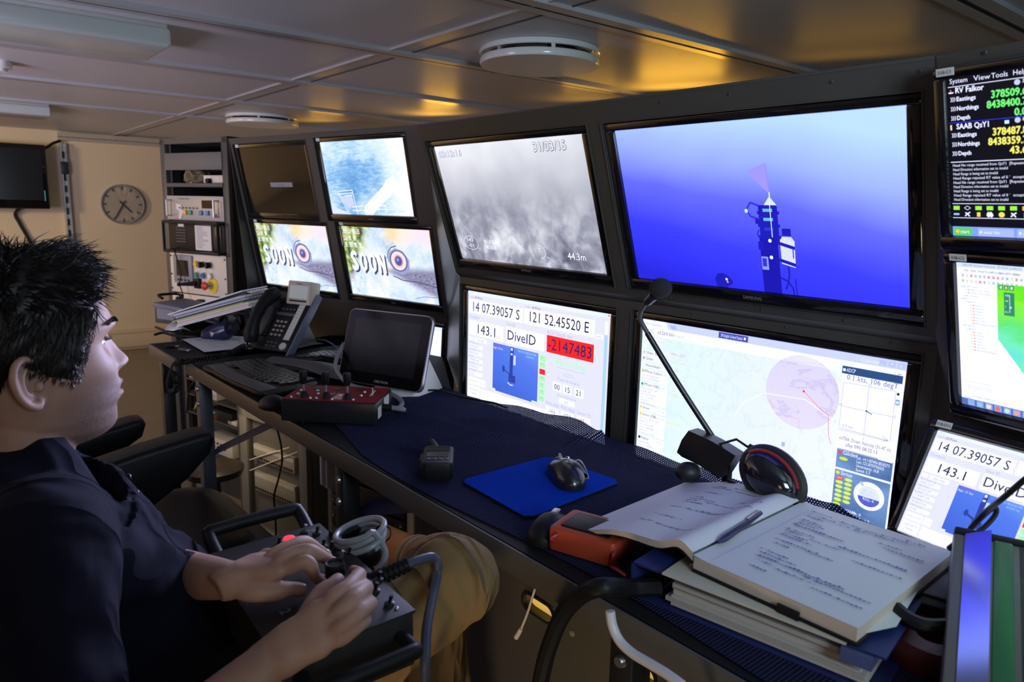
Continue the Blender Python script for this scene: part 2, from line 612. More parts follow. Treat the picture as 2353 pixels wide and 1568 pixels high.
# slotted strut standing on the wall
xa = wl(135, 335).x
xb = wl(150, 335).x
z1 = wl(140, 330).z
t = thing('strut_channel', 'slotted steel strut channel fixed upright on the far wall', 'channel', MF @ tr((xa + xb) / 2, 0, .15))
w_ = (xb - xa) / 2
m = MB()
m.box(-w_, -w_ + .012, -.045, 0, 0, z1 - .15)
m.box(w_ - .012, w_, -.045, 0, 0, z1 - .15)
m.box(-w_, w_, -.012, 0, 0, z1 - .15)
m.build('channel_body', M_ALU, t)
z = .05
while z < z1 - .25:
    MB().box(-.012, .012, -.0135, -.011, z, z + .06).build('slot', M_SLOT, t)
    z += .10
MB().box(-w_ - .005, w_ + .005, -.06, -.04, z1 - .15 - .27, z1 - .15 - .16, bev=.006).build('clamp', mat('navy cable clamp', (0.02, 0.025, 0.06), .4), t)
# ================================================================ console cabinets
def holed(mb, x0, x1, z0, z1, holes, y=0.0, dep=.03, mi=0, M=None):
    """flat panel in the local xz plane with rectangular cut-outs and folded rims"""
    xs = sorted({x0, x1, *[h[0] for h in holes], *[h[1] for h in holes]})
    zs = sorted({z0, z1, *[h[2] for h in holes], *[h[3] for h in holes]})
    for i in range(len(xs) - 1):
        for j in range(len(zs) - 1):
            cx_, cz_ = (xs[i] + xs[i + 1]) / 2, (zs[j] + zs[j + 1]) / 2
            if any(h[0] < cx_ < h[1] and h[2] < cz_ < h[3] for h in holes):
                continue
            mb.box(xs[i], xs[i + 1], y, y + .004, zs[j], zs[j + 1], mi=mi, M=M)
    for a, b, c, d in holes:
        mb.box(a - .002, a, y - .002, y + dep, c, d, mi=mi, M=M)
        mb.box(b, b + .002, y - .002, y + dep, c, d, mi=mi, M=M)
        mb.box(a - .002, b + .002, y - .002, y + dep, d, d + .002, mi=mi, M=M)
        mb.box(a - .002, b + .002, y - .002, y + dep, c - .002, c, mi=mi, M=M)
    return mb


GRAY = (-1.605, -1.072, -.299, .001)      # lit screens on the tilted panel: x0,x1,z0,z1
BLUE = (-.985, -.452, -.299, .001)
DIVE = (-1.612, -1.079, -.523, -.223)
MAPS = (-.989, -.456, -.521, -.221)
bz = lambda r_, a=.024, b=.024, c=.018: (r_[0] - a, r_[1] + a, r_[2] - b, r_[3] + c)


def screws(t, M, pts):
    for x, z in pts:
        MB().lathe([(0.0001, .0012), (.0022, .0012), (.0028, 0)], 10, M=M @ tr(x, 0, z) @ rotx(90)).build('screw', M_SLOT, t)


XL, XR = -1.640, -.412
base = MUP @ Vector(((XL + XR) / 2, .1, 0))
MC = tr(base.x, base.y, 0) @ rotz(-50)
iMC = MC.inverted()
t = thing('console_cabinet', 'charcoal console cabinet behind the four large screens in the middle', 'console', MC, 'console cabinets')
UPI = iMC @ MUP
LOI = iMC @ MLOW
holed(MB(), XL, XR, -.338, .062, [bz(GRAY), bz(BLUE)], M=UPI).build('upper_panel', M_CONS, t)
holed(MB(), XL, XR, -.62, -.186, [bz(DIVE), bz(MAPS)], M=LOI).build('lower_panel', M_CONS, t)
a = UPI @ Vector((XL, 0, -.338))
b = LOI @ Vector((XL, 0, -.186))
m = MB()
m.prism([(a.y, a.z), (a.y + .004, a.z), (b.y + .004, b.z), (b.y, b.z)], a.x, a.x + XR - XL, 'x')
m.build('ledge', M_CONS, t)
a = UPI @ Vector((XL, 0, .062))
MB().box(a.x, a.x + XR - XL, a.y, a.y + .16, a.z - .004, a.z).build('top_panel', M_CONS, t)
screws(t, UPI, [(x, .045) for x in (-1.45, -1.25, -.86, -.72, -.55, -.43)] + [(x, -.33) for x in (-1.3, -.9, -.7, -.55)])
screws(t, LOI, [(x, -.192) for x in (-1.2, -.86, -.66, -.48)])

# left and right wings
WING = .894
sc = lambda k, *r_: tuple(k * q for q in r_)
OCEAN = sc(KL, -.434, -.084, -.238, -.030)
DARK = sc(KL, -.862, -.508, -.242, -.034)
SOONR = sc(KL, -.407, -.034, -.486, -.275)
SOONL = sc(KL, -.866, -.478, -.490, -.279)
NAV = sc(KR, .008, .383, -.238, -.030)
CARIS = sc(KR, .011, .386, -.493, -.276)
bl = lambda r_: bz(r_, .021, .026, .019)
br = lambda r_: bz(r_, .005, .005, .005)


def wing(name, lab, MP, x0, x1, hz, holes, tilt2, hole2, yaw):
    o = MP @ Vector(((x0 + x1) / 2, .1, 0))
    Mw = tr(o.x, o.y, 0) @ rotz(yaw)
    t = thing(name, lab, 'console', Mw, 'console cabinets')
    I = Mw.inverted()
    P = I @ MP
    holed(MB(), x0, x1, -hz, .0, holes, M=P).build('upper_panel', M_CONS, t)
    k = MP @ Vector((0, 0, -hz))
    M2 = frame_m(k, rad(yaw), rad(tilt2))
    P2 = I @ M2
    h2 = (k.z - TZ) / math.cos(rad(tilt2)) + .004
    hb = min([-h2] + [h[2] - .02 for h in hole2])
    holed(MB(), x0, x1, hb, 0, hole2, M=P2).build('lower_panel', M_CONSD, t)
    a, b = P @ Vector((x0, 0, 0)), P2 @ Vector((x0, 0, hb))
    w = x1 - x0
    MB().box(a.x, a.x + w, a.y, a.y + .16, a.z - .004, a.z).build('top_panel', M_CONS, t)
    MB().box(a.x, a.x + w, b.y + .02, b.y + .025, 0, b.z + .02).build('plinth_panel', M_CONSD, t)
    return t, P, P2, M2, h2


HID = (-.475, -.035, -.290, -.042)
tl, PL, PL2, ML2, hL2 = wing('console_cabinet', 'dark console cabinet holding the four small monitors at the left', MLEFT, -WING * KL, 0.0, .516 * KL,
                            [bl(OCEAN), bl(DARK), bl(SOONR), bl(SOONL)], 3, [bz(HID, .018, .02, .018)], -38)
q = PL @ Vector((-WING * KL, 0, 0))
MB().prism([(q.y, q.z), (q.y + .10, q.z), (q.y + .25, .3), (q.y + .25, 0), (q.y + .17, 0)], q.x - .004, q.x, 'x').build('end_cheek', M_CONSD, tl)
# filler between the left wing and the middle cabinet
I = tl.matrix_world.inverted()
m = MB()
pts = [MLEFT @ Vector((0, 0, 0)), MLEFT @ Vector((0, 0, -.516 * KL)), ML2 @ Vector((0, 0, -hL2))]
pm = [MUP @ Vector((XL, 0, .062)), MUP @ Vector((XL, 0, -.338)), MLOW @ Vector((XL, 0, -.19)), MLOW @ Vector((XL, 0, -.516))]
V = [I @ p for p in pts + pm]
m.add(V, [(0, 1, 4, 3), (1, 5, 4), (1, 2, 6, 5)])
m.build('corner_filler', M_CONSD, tl)

tR, PR, PR2, MR2, hR2 = wing('console_cabinet', 'charcoal console cabinet at the right edge with two stacked monitors', MRIGHT, 0.0, WING, .516,
                            [], 27, [], -60)
I = tR.matrix_world.inverted()
pts = [MRIGHT @ Vector((0, 0, 0)), MRIGHT @ Vector((0, 0, -.516)), MR2 @ Vector((0, 0, -hR2))]
pm = [MUP @ Vector((XR, 0, .062)), MUP @ Vector((XR, 0, -.338)), MLOW @ Vector((XR, 0, -.19)), MLOW @ Vector((XR, 0, -.516))]
V = [I @ p for p in pts + pm]
MB().add(V, [(0, 3, 4, 1), (1, 4, 5), (1, 5, 6, 2)]).build('corner_filler', M_CONS, tR)
screws(tR, PR, [(.06, -.006), (.2, -.006)])
# ================================================================ monitors and what is on them
class Canvas:
    """flat picture on a screen; u to the right, v downward, both 0..1"""

    def __init__(self, w, h):
        self.w, self.h, self.mb, self.mats, self.ix, self.lay = w, h, MB(), [], {}, 0

    def m(self, mt):
        if not isinstance(mt, bpy.types.Material):
            mt = em(mt)
        if mt.name not in self.ix:
            self.ix[mt.name] = len(self.mats)
            self.mats.append(mt)
        return self.ix[mt.name]

    def P(self, u, v, l=None):
        return ((u - .5) * self.w, -(self.lay if l is None else l) * .00012, (1 - v) * self.h)

    def poly(self, pts, c, l=None):
        self.mb.add([self.P(u, v, l) for u, v in pts], [tuple(range(len(pts)))], self.m(c))

    def rect(self, u0, v0, u1, v1, c, l=None):
        self.poly([(u0, v1), (u1, v1), (u1, v0), (u0, v0)], c, l)

    def line(self, pts, t, c, l=None):
        for (a, b), (d, e) in zip(pts, pts[1:]):
            dx, dy = (d - a) * self.w, (e - b) * self.h
            q = math.hypot(dx, dy) or 1
            nx, ny = -dy / q * t / 2 / self.w, dx / q * t / 2 / self.h
            self.poly([(a + nx, b + ny), (d + nx, e + ny), (d - nx, e - ny), (a - nx, b - ny)], c, l)

    def oval(self, u, v, ru, rv, c, l=None, n=36, a0=0, a1=360):
        self.poly([(u + ru * math.cos(rad(a0 + (a1 - a0) * k / n)), v + rv * math.sin(rad(a0 + (a1 - a0) * k / n))) for k in range(n)], c, l)

    def ring(self, u, v, ru, rv, t, c, l=None, n=36):
        self.line([(u + ru * math.cos(2 * math.pi * k / n), v + rv * math.sin(2 * math.pi * k / n)) for k in range(n + 1)], t, c, l)

    def text(self, u, v, s, hv, c, w=None, align='l', l=None):
        p = self.P(u, v, l)
        self.mb.text(s, hv * self.h, tr(*p), self.m(c), None if w is None else w * self.w, align)

    def bold(self, u, v, s, hv, c, w=None, l=None, k=.06):
        e = hv * k
        for du, dv in ((-e, 0), (e, 0), (0, e), (0, -e)):
            self.text(u + du * self.h / self.w, v + dv, s, hv, c, w, l=l)

    def build(self, parent, M=None):
        return self.mb.build('screen', self.mats, parent, M=M, smooth=False)


def lit_nodes(name, fn, gain=1.0):
    """emissive screen picture drawn with nodes; p gives position across the screen"""
    m = bpy.data.materials.new(name)
    m.use_nodes = True
    nt = m.node_tree
    b = nt.nodes['Principled BSDF']
    b.inputs['Base Color'].default_value = (.004, .004, .004, 1)
    b.inputs['Roughness'].default_value = .35
    b.inputs['Specular IOR Level'].default_value = .3
    tc = nt.nodes.new('ShaderNodeTexCoord')
    b.inputs['Emission Strength'].default_value = SCREEN_GAIN * gain
    nt.links.new(fn(nt, tc.outputs['Generated']), b.inputs['Emission Color'])
    return m


def nd(nt, typ, **kw):
    n = nt.nodes.new('ShaderNode' + typ)
    for k, v in kw.items():
        setattr(n, k, v)
    return n


def ramp(nt, src, stops):
    r_ = nd(nt, 'ValToRGB')
    e = r_.color_ramp.elements
    while len(e) < len(stops):
        e.new(.5)
    for q, (p, c) in zip(e, stops):
        q.position, q.color = p, (*c, 1)
    nt.links.new(src, r_.inputs[0])
    return r_.outputs[0]


def mathn(nt, op, a, b=None):
    n = nd(nt, 'Math', operation=op)
    for i, x in enumerate((a, b)):
        if x is None:
            continue
        if isinstance(x, (int, float)):
            n.inputs[i].default_value = x
        else:
            nt.links.new(x, n.inputs[i])
    return n.outputs[0]


def noise(nt, vec, scale, detail=4, rough=.5, sc=(1, 1, 1), dist=0.0):
    mp = nd(nt, 'Mapping')
    mp.inputs['Scale'].default_value = sc
    nt.links.new(vec, mp.inputs[0])
    n = nd(nt, 'TexNoise')
    n.inputs['Scale'].default_value = scale
    n.inputs['Detail'].default_value = detail
    n.inputs['Roughness'].default_value = rough
    n.inputs['Distortion'].default_value = dist
    nt.links.new(mp.outputs[0], n.inputs['Vector'])
    return n.outputs['Fac']


def mixc(nt, f, a, b):
    n = nd(nt, 'Mix', data_type='RGBA')
    for i, x in ((0, f), (6, a), (7, b)):
        if isinstance(x, (int, float)):
            n.inputs[i].default_value = x
        elif isinstance(x, tuple):
            n.inputs[i].default_value = (*x, 1)
        else:
            nt.links.new(x, n.inputs[i])
    return n.outputs[2]


def sea_floor(nt, g):
    sp = nd(nt, 'SeparateXYZ')
    nt.links.new(g, sp.inputs[0])
    z = sp.outputs['Z']
    big = mathn(nt, 'SUBTRACT', noise(nt, g, 3.0, 2, .45, (1.78, .1, 1), .2), .5)
    mid = mathn(nt, 'SUBTRACT', noise(nt, g, 9.0, 3, .5, (1.78, .1, 1), .6), .5)
    low = mathn(nt, 'MAXIMUM', 0.0, mathn(nt, 'SUBTRACT', .62, z))
    k = mathn(nt, 'ADD', mathn(nt, 'MULTIPLY', big, mathn(nt, 'ADD', .16, mathn(nt, 'MULTIPLY', low, 1.5))), mathn(nt, 'MULTIPLY', mid, mathn(nt, 'ADD', .02, mathn(nt, 'MULTIPLY', low, 1.35))))
    k = mathn(nt, 'ADD', k, mathn(nt, 'ADD', .47, mathn(nt, 'MULTIPLY', mathn(nt, 'MAXIMUM', 0.0, mathn(nt, 'SUBTRACT', z, .45)), .45)))
    k = mathn(nt, 'SUBTRACT', k, mathn(nt, 'MULTIPLY', sp.outputs['X'], .07))
    return ramp(nt, k, [(.15, (.07, .07, .11)), (.42, (.27, .28, .35)), (.62, (.55, .56, .62)), (.85, (.88, .90, .94))])


def blue_water(nt, g):
    sp = nd(nt, 'SeparateXYZ')
    nt.links.new(g, sp.outputs[0].node.inputs[0])
    k = mathn(nt, 'ADD', mathn(nt, 'MULTIPLY', sp.outputs['Z'], .82), mathn(nt, 'MULTIPLY', sp.outputs['X'], .28))
    ns = noise(nt, g, 2.2, 2)
    k = mathn(nt, 'ADD', k, mathn(nt, 'MULTIPLY', mathn(nt, 'SUBTRACT', ns, .5), .16))
    return ramp(nt, k, [(.05, (.022, .022, .75)), (.35, (.045, .05, 1.2)), (.58, (.13, .15, 1.5)), (.78, (.34, .45, 1.7)), (1.0, (.50, .74, 1.7))])


def small_water(nt, g):
    sp = nd(nt, 'SeparateXYZ')
    nt.links.new(g, sp.inputs[0])
    k = mathn(nt, 'ADD', mathn(nt, 'MULTIPLY', sp.outputs['Z'], .7), mathn(nt, 'MULTIPLY', sp.outputs['X'], .4))
    return ramp(nt, k, [(.0, (.03, .09, .62)), (.5, (.09, .20, .85)), (1.0, (.32, .62, 1.0))])


def sea_top(nt, g):
    sp = nd(nt, 'SeparateXYZ')
    nt.links.new(g, sp.inputs[0])
    w = noise(nt, g, 15, 5, .62, (1, .1, 2.4), .8)
    b = noise(nt, g, 2.6, 3, .5, (1.6, .1, 1.2))
    dx = mathn(nt, 'SUBTRACT', sp.outputs['X'], .36)
    dz = mathn(nt, 'SUBTRACT', sp.outputs['Z'], .42)
    r2 = mathn(nt, 'ADD', mathn(nt, 'MULTIPLY', mathn(nt, 'MULTIPLY', dx, dx), 1.5), mathn(nt, 'MULTIPLY', mathn(nt, 'MULTIPLY', dz, dz), .65))
    k = mathn(nt, 'ADD', mathn(nt, 'MULTIPLY', w, .60), mathn(nt, 'ADD', .04, r2))
    k = mathn(nt, 'ADD', k, mathn(nt, 'MULTIPLY', mathn(nt, 'SUBTRACT', b, .5), .55))
    return ramp(nt, k, [(.20, (.10, .30, .66)), (.38, (.24, .50, .85)), (.58, (.60, .80, 1.0)), (.85, (.92, .96, 1.1))])


def lizard(nt, g):
    sp = nd(nt, 'SeparateXYZ')
    nt.links.new(g, sp.inputs[0])
    x, z = sp.outputs['X'], sp.outputs['Z']
    n1 = noise(nt, g, 3.0, 4, .6, (1.7, 1, 1), .6)
    n2 = noise(nt, g, 26, 4, .65, (1.4, 1, 2.0), .5)
    skin = ramp(nt, mathn(nt, 'ADD', mathn(nt, 'MULTIPLY', n1, .7), mathn(nt, 'MULTIPLY', n2, .3)), [(.3, (.42, .58, .86)), (.5, (.72, .84, 1.0)), (.62, (.93, .93, 1.0))])
    # dark scaly cheek, lower right
    ck = mathn(nt, 'ADD', mathn(nt, 'SUBTRACT', mathn(nt, 'MULTIPLY', x, 1.5), mathn(nt, 'ABSOLUTE', mathn(nt, 'MULTIPLY', mathn(nt, 'SUBTRACT', mathn(nt, 'ADD', z, mathn(nt, 'MULTIPLY', x, .25)), .53), 4.2))), mathn(nt, 'MULTIPLY', mathn(nt, 'SUBTRACT', n2, .5), .9))
    sk = mixc(nt, ramp(nt, ck, [(.48, (0, 0, 0)), (.85, (1, 1, 1))]), skin, ramp(nt, n2, [(.35, (.12, .11, .20)), (.65, (.42, .40, .62))]))
    # warm crest, upper right, leaves upper left
    cr = mathn(nt, 'ADD', mathn(nt, 'MULTIPLY', mathn(nt, 'SUBTRACT', z, .72), 3.5), mathn(nt, 'MULTIPLY', mathn(nt, 'SUBTRACT', n1, .5), 1.5))
    cr2 = mathn(nt, 'MINIMUM', cr, mathn(nt, 'MULTIPLY', mathn(nt, 'SUBTRACT', x, .45), 5))
    sk = mixc(nt, ramp(nt, cr2, [(.1, (0, 0, 0)), (.7, (1, 1, 1))]), sk, ramp(nt, mathn(nt, 'ADD', x, mathn(nt, 'MULTIPLY', n1, .2)), [(.6, (.95, .62, .10)), (.8, (.95, .85, .72)), (1.0, (.92, .78, .90))]))
    lf = mathn(nt, 'ADD', mathn(nt, 'MULTIPLY', mathn(nt, 'SUBTRACT', .30, x), 4), mathn(nt, 'MULTIPLY', mathn(nt, 'SUBTRACT', z, .64), 1.6))
    lf = mathn(nt, 'ADD', lf, mathn(nt, 'MULTIPLY', mathn(nt, 'SUBTRACT', n1, .5), .8))
    n3 = noise(nt, g, 7, 3, .5, (1.7, 1, 1))
    leaf = ramp(nt, n3, [(.34, (.04, .06, .05)), (.46, (.22, .34, .10)), (.56, (.62, .72, .25)), (.68, (.80, .82, .86))])
    return mixc(nt, ramp(nt, lf, [(.2, (0, 0, 0)), (.7, (1, 1, 1))]), sk, leaf)


def sea_chart(nt, g):
    sp = nd(nt, 'SeparateXYZ')
    nt.links.new(g, sp.inputs[0])
    n1 = noise(nt, g, 4, 6, .62, (1.78, 1, 1), .3)
    base = ramp(nt, mathn(nt, 'ADD', sp.outputs['X'], mathn(nt, 'MULTIPLY', mathn(nt, 'SUBTRACT', n1, .5), .3)), [(.0, (.72, .90, .90)), (.25, (.76, .91, 1.1)), (.45, (.78, .88, 1.4)), (1.0, (.90, .93, 1.6))])
    ridge = mathn(nt, 'ABSOLUTE', mathn(nt, 'SUBTRACT', n1, .5))
    return mixc(nt, ramp(nt, ridge, [(.0, (.30, .30, .30)), (.02, (0, 0, 0))]), base, (.50, .72, .95))


def survey_disc(nt, g):
    n1 = noise(nt, g, 3.2, 6, .65, (1.2, 1, 1), .6)
    ridge = mathn(nt, 'ABSOLUTE', mathn(nt, 'SUBTRACT', n1, .5))
    sp = nd(nt, 'SeparateXYZ')
    nt.links.new(g, sp.inputs[0])
    base = ramp(nt, sp.outputs['Z'], [(.1, (.86, .78, .90)), (.4, (.80, .74, .95)), (1., (.70, .67, .95))])
    return mixc(nt, ramp(nt, ridge, [(.0, (.55, .55, .55)), (.025, (0, 0, 0))]), base, (.55, .45, .80))


def bathymetry(nt, g):
    n1 = noise(nt, g, 9, 5, .6, (1, 1, 1))
    sp = nd(nt, 'SeparateXYZ')
    nt.links.new(g, sp.inputs[0])
    k = mathn(nt, 'ADD', mathn(nt, 'MULTIPLY', mathn(nt, 'SUBTRACT', n1, .5), .5), mathn(nt, 'ADD', mathn(nt, 'MULTIPLY', sp.outputs['Z'], .95), mathn(nt, 'MULTIPLY', sp.outputs['X'], .45)))
    return ramp(nt, k, [(.3, (.12, .75, .80)), (.52, (.18, .85, .55)), (.66, (.12, .80, .20)), (.80, (.25, .90, .03)), (.95, (.12, .80, .02))])


def panel_blue(nt, g):
    n1 = noise(nt, g, 5, 3, .6)
    return ramp(nt, n1, [(.35, (.07, .15, .38)), (.65, (.18, .32, .62))])


L_SEA = lit_nodes('grey sea floor video', sea_floor, 1.25)
L_BLUE = lit_nodes('blue water video', blue_water, 1.0)
L_BLUE2 = lit_nodes('small blue water video', small_water)
L_OCEAN = lit_nodes('sunlit sea video', sea_top, 1.0)
L_LIZ = lit_nodes('scaly head wallpaper', lizard)
L_CHART = lit_nodes('pale chart', sea_chart)
L_DISC = lit_nodes('survey disc', survey_disc)
L_BATH = lit_nodes('seabed colours', bathymetry)
L_PBLUE = lit_nodes('blue info panel', panel_blue)
W1 = (1, 1, 1)
K0 = (.01, .01, .015)


def monitor(label, MP, r_, draw, group=None, bezel=(.024, .024, .018), brand='SAMSUNG', sticker=None, big=True, name='monitor', recess=.004, outer=None):
    x0, x1, z0, z1 = r_
    w, h = x1 - x0, z1 - z0
    t = thing(name, label, 'monitor', MP @ tr((x0 + x1) / 2, 0, z0), group)
    bx, bb, bt = bezel
    g = .0015
    y0 = recess
    m = MB()
    m.box(-w / 2 - bx + g, w / 2 + bx - g, y0, y0 + .03, h + .0005, h + bt - g, bev=.004)
    m.box(-w / 2 - bx + g, w / 2 + bx - g, y0, y0 + .03, -bb + g, -.0005, bev=.004)
    m.box(-w / 2 - bx + g, -w / 2 - .0005, y0, y0 + .03, -.002, h + .002, bev=.004)
    m.box(w / 2 + .0005, w / 2 + bx - g, y0, y0 + .03, -.002, h + .002, bev=.004)
    m.build('bezel', M_GLOSS, t)
    MB().box(-w / 2 - bx + .006, w / 2 + bx - .006, y0 + .031, y0 + .07, -bb + .006, h + bt - .006, bev=.006).build('housing', M_BLK, t)
    cv = Canvas(w, h)
    draw(cv)
    cv.build(t, M=tr(0, y0 + .006, 0))
    if brand:
        MB().text(brand, .006 if big else .004, tr(0, y0 - .0003, -bb * .62), align='c').build('brand_lettering', M_SILVERINK, t)
    if sticker:
        sx, sw = sticker[1], .022
        lb = MB().box(sx, sx + sw, y0 - .0006, y0, h + bt * .25, h + bt * .88).build('asset_sticker', M_LABEL, t)
        if sticker[0]:
            MB().text(sticker[0], .0042, tr(sx + sw / 2, y0 - .0009, h + bt * .42), align='c').build('sticker_print', M_INK, lb)
    return t


def c_gray(c):
    c.rect(0, 0, 1, 1, L_SEA)
    wh, bk = (.95, .95, .97), (.06, .06, .07)
    for u, v, s_, hv, w in ((.021, .088, '03:13:16', .05, .186), (.705, .095, '31/03/15', .066, .197), (.785, .915, '44.3m', .058, .11)):
        c.bold(u, v, s_, hv, (.10, .10, .12), w=w, l=1, k=.085)
        c.bold(u - .0005, v - .001, s_, hv, wh, w=w, l=2, k=.012)
    c.ring(.108, .845, .057, .062, .0012, wh, 2)
    c.line([(.155, .888), (.172, .905)], .0012, wh, 2)
    for u, v, s, w in ((.073, .835, '143', .06), (.078, .885, '-01', .055), (.215, .842, 'P-13', .08), (.222, .892, 'R-08', .08), (.600, .875, 'T', .02)):
        c.text(u, v, s, .036, wh, w=w, l=2)
    c.line([(.608 + .038 * math.cos(a), .872 + .058 * math.sin(a)) for a in np.linspace(-1.5, 1.5, 12)], .0012, wh, 2)
    c.line([(.648, .91), (.668, .925)], .0012, wh, 2)


def c_blue(c):
    c.rect(0, 0, 1, 1, L_BLUE)
    D, D2, V, LT, TQ = (.012, .012, .40), (.03, .035, .62), (.36, .32, .86), (.75, .82, 1.0), (.15, .50, .85)
    c.poly([(.515, .285), (.583, .238), (.588, .40), (.585, .402)], V, 1)
    c.line([(.586, .238), (.590, .40)], .0016, (.30, .26, .80), 2)
    c.line([(.590, .40), (.590, .47)], .0022, LT, 3)
    c.poly([(.567, .475), (.588, .425), (.612, .475)], LT, 1)
    c.rect(.546, .475, .612, .70, D, 1)
    for v in (.50, .575, .64):
        c.rect(.541, v + .01, .618, v + .028, D, 2)
    for v, col in ((.495, TQ), (.548, TQ), (.605, D2)):
        c.rect(.562, v, .595, v + .018, col, 3)
    c.line([(.588, .45), (.588, .66)], .0015, (.75, .85, 1), 4)
    c.line([(.55, .48), (.52, .46), (.505, .50), (.515, .54), (.55, .56)], .0035, D2, 1)
    c.oval(.503, .51, .006, .012, LT, 2)
    c.rect(.532, .555, .552, .585, D, 1)
    c.line([(.543, .62), (.536, .64), (.538, .66), (.55, .675)], .002, D, 1)
    c.rect(.541, .67, .605, 1.0, (.010, .008, .36), 1)
    c.rect(.535, .69, .552, .74, D, 2)
    c.rect(.542, .78, .566, .86, (.30, .34, .90), 2)
    c.rect(.545, .79, .560, .84, D2, 3)
    c.rect(.622, .607, .652, .65, D, 1)
    c.poly([(.613, .675), (.622, .655), (.652, .655), (.662, .68), (.660, .835), (.613, .815)], (.72, .76, 1.0), 1)
    for v in (.69, .79):
        c.poly([(.60, v - .01), (.662, v + .02), (.661, v + .04), (.60, v + .01)], D, 2)
        c.oval(.578, v - .008, .006, .011, W1, 3)
    c.line([(.655, .72), (.655, .78)], .002, D2, 3)
    c.line([(.635, .83), (.636, .88), (.63, .93), (.62, .97)], .003, D, 1)
    c.line([(.602, .90), (.63, .92), (.645, .96), (.648, 1.0)], .003, D, 1)
    c.line([(.655, .90), (.658, 1.0)], .002, D, 1)
    c.poly([(.357, 1.0), (.352, .95), (.362, .915), (.385, .905), (.408, .925), (.424, .955), (.420, .975), (.405, .985), (.40, 1.0)], D, 1)
    c.oval(.399, .945, .005, .009, LT, 2)
    c.oval(.402, .962, .004, .006, (.8, .3, .7), 2)


def lander_small(c, u0, v0, u1, v1):
    U = lambda a: u0 + a * (u1 - u0)
    V = lambda a: v0 + a * (v1 - v0)
    c.rect(u0, v0, u1, v1, L_BLUE2, 2)
    D, LT = (.03, .06, .30), (.72, .82, 1.0)
    c.rect(U(.40), V(0), U(.47), V(.25), D, 3)
    c.rect(U(.41), V(.02), U(.45), V(.08), LT, 4)
    c.rect(U(.41), V(.13), U(.45), V(.17), LT, 4)
    c.rect(U(.39), V(.20), U(.46), V(.62), D, 3)
    c.rect(U(.47), V(.16), U(.52), V(.36), (.6, .7, 1), 3)
    c.rect(U(.37), V(.58), U(.52), V(.73), D, 3)
    c.oval(U(.25), V(.49), .07 * (u1 - u0) * .45, .07 * (v1 - v0), D, 3)
    c.line([(U(.25), V(.50)), (U(.39), V(.57))], .003, D, 3)
    c.line([(U(.35), V(.75)), (U(.41), V(.79)), (U(.47), V(.78))], .003, LT, 4)


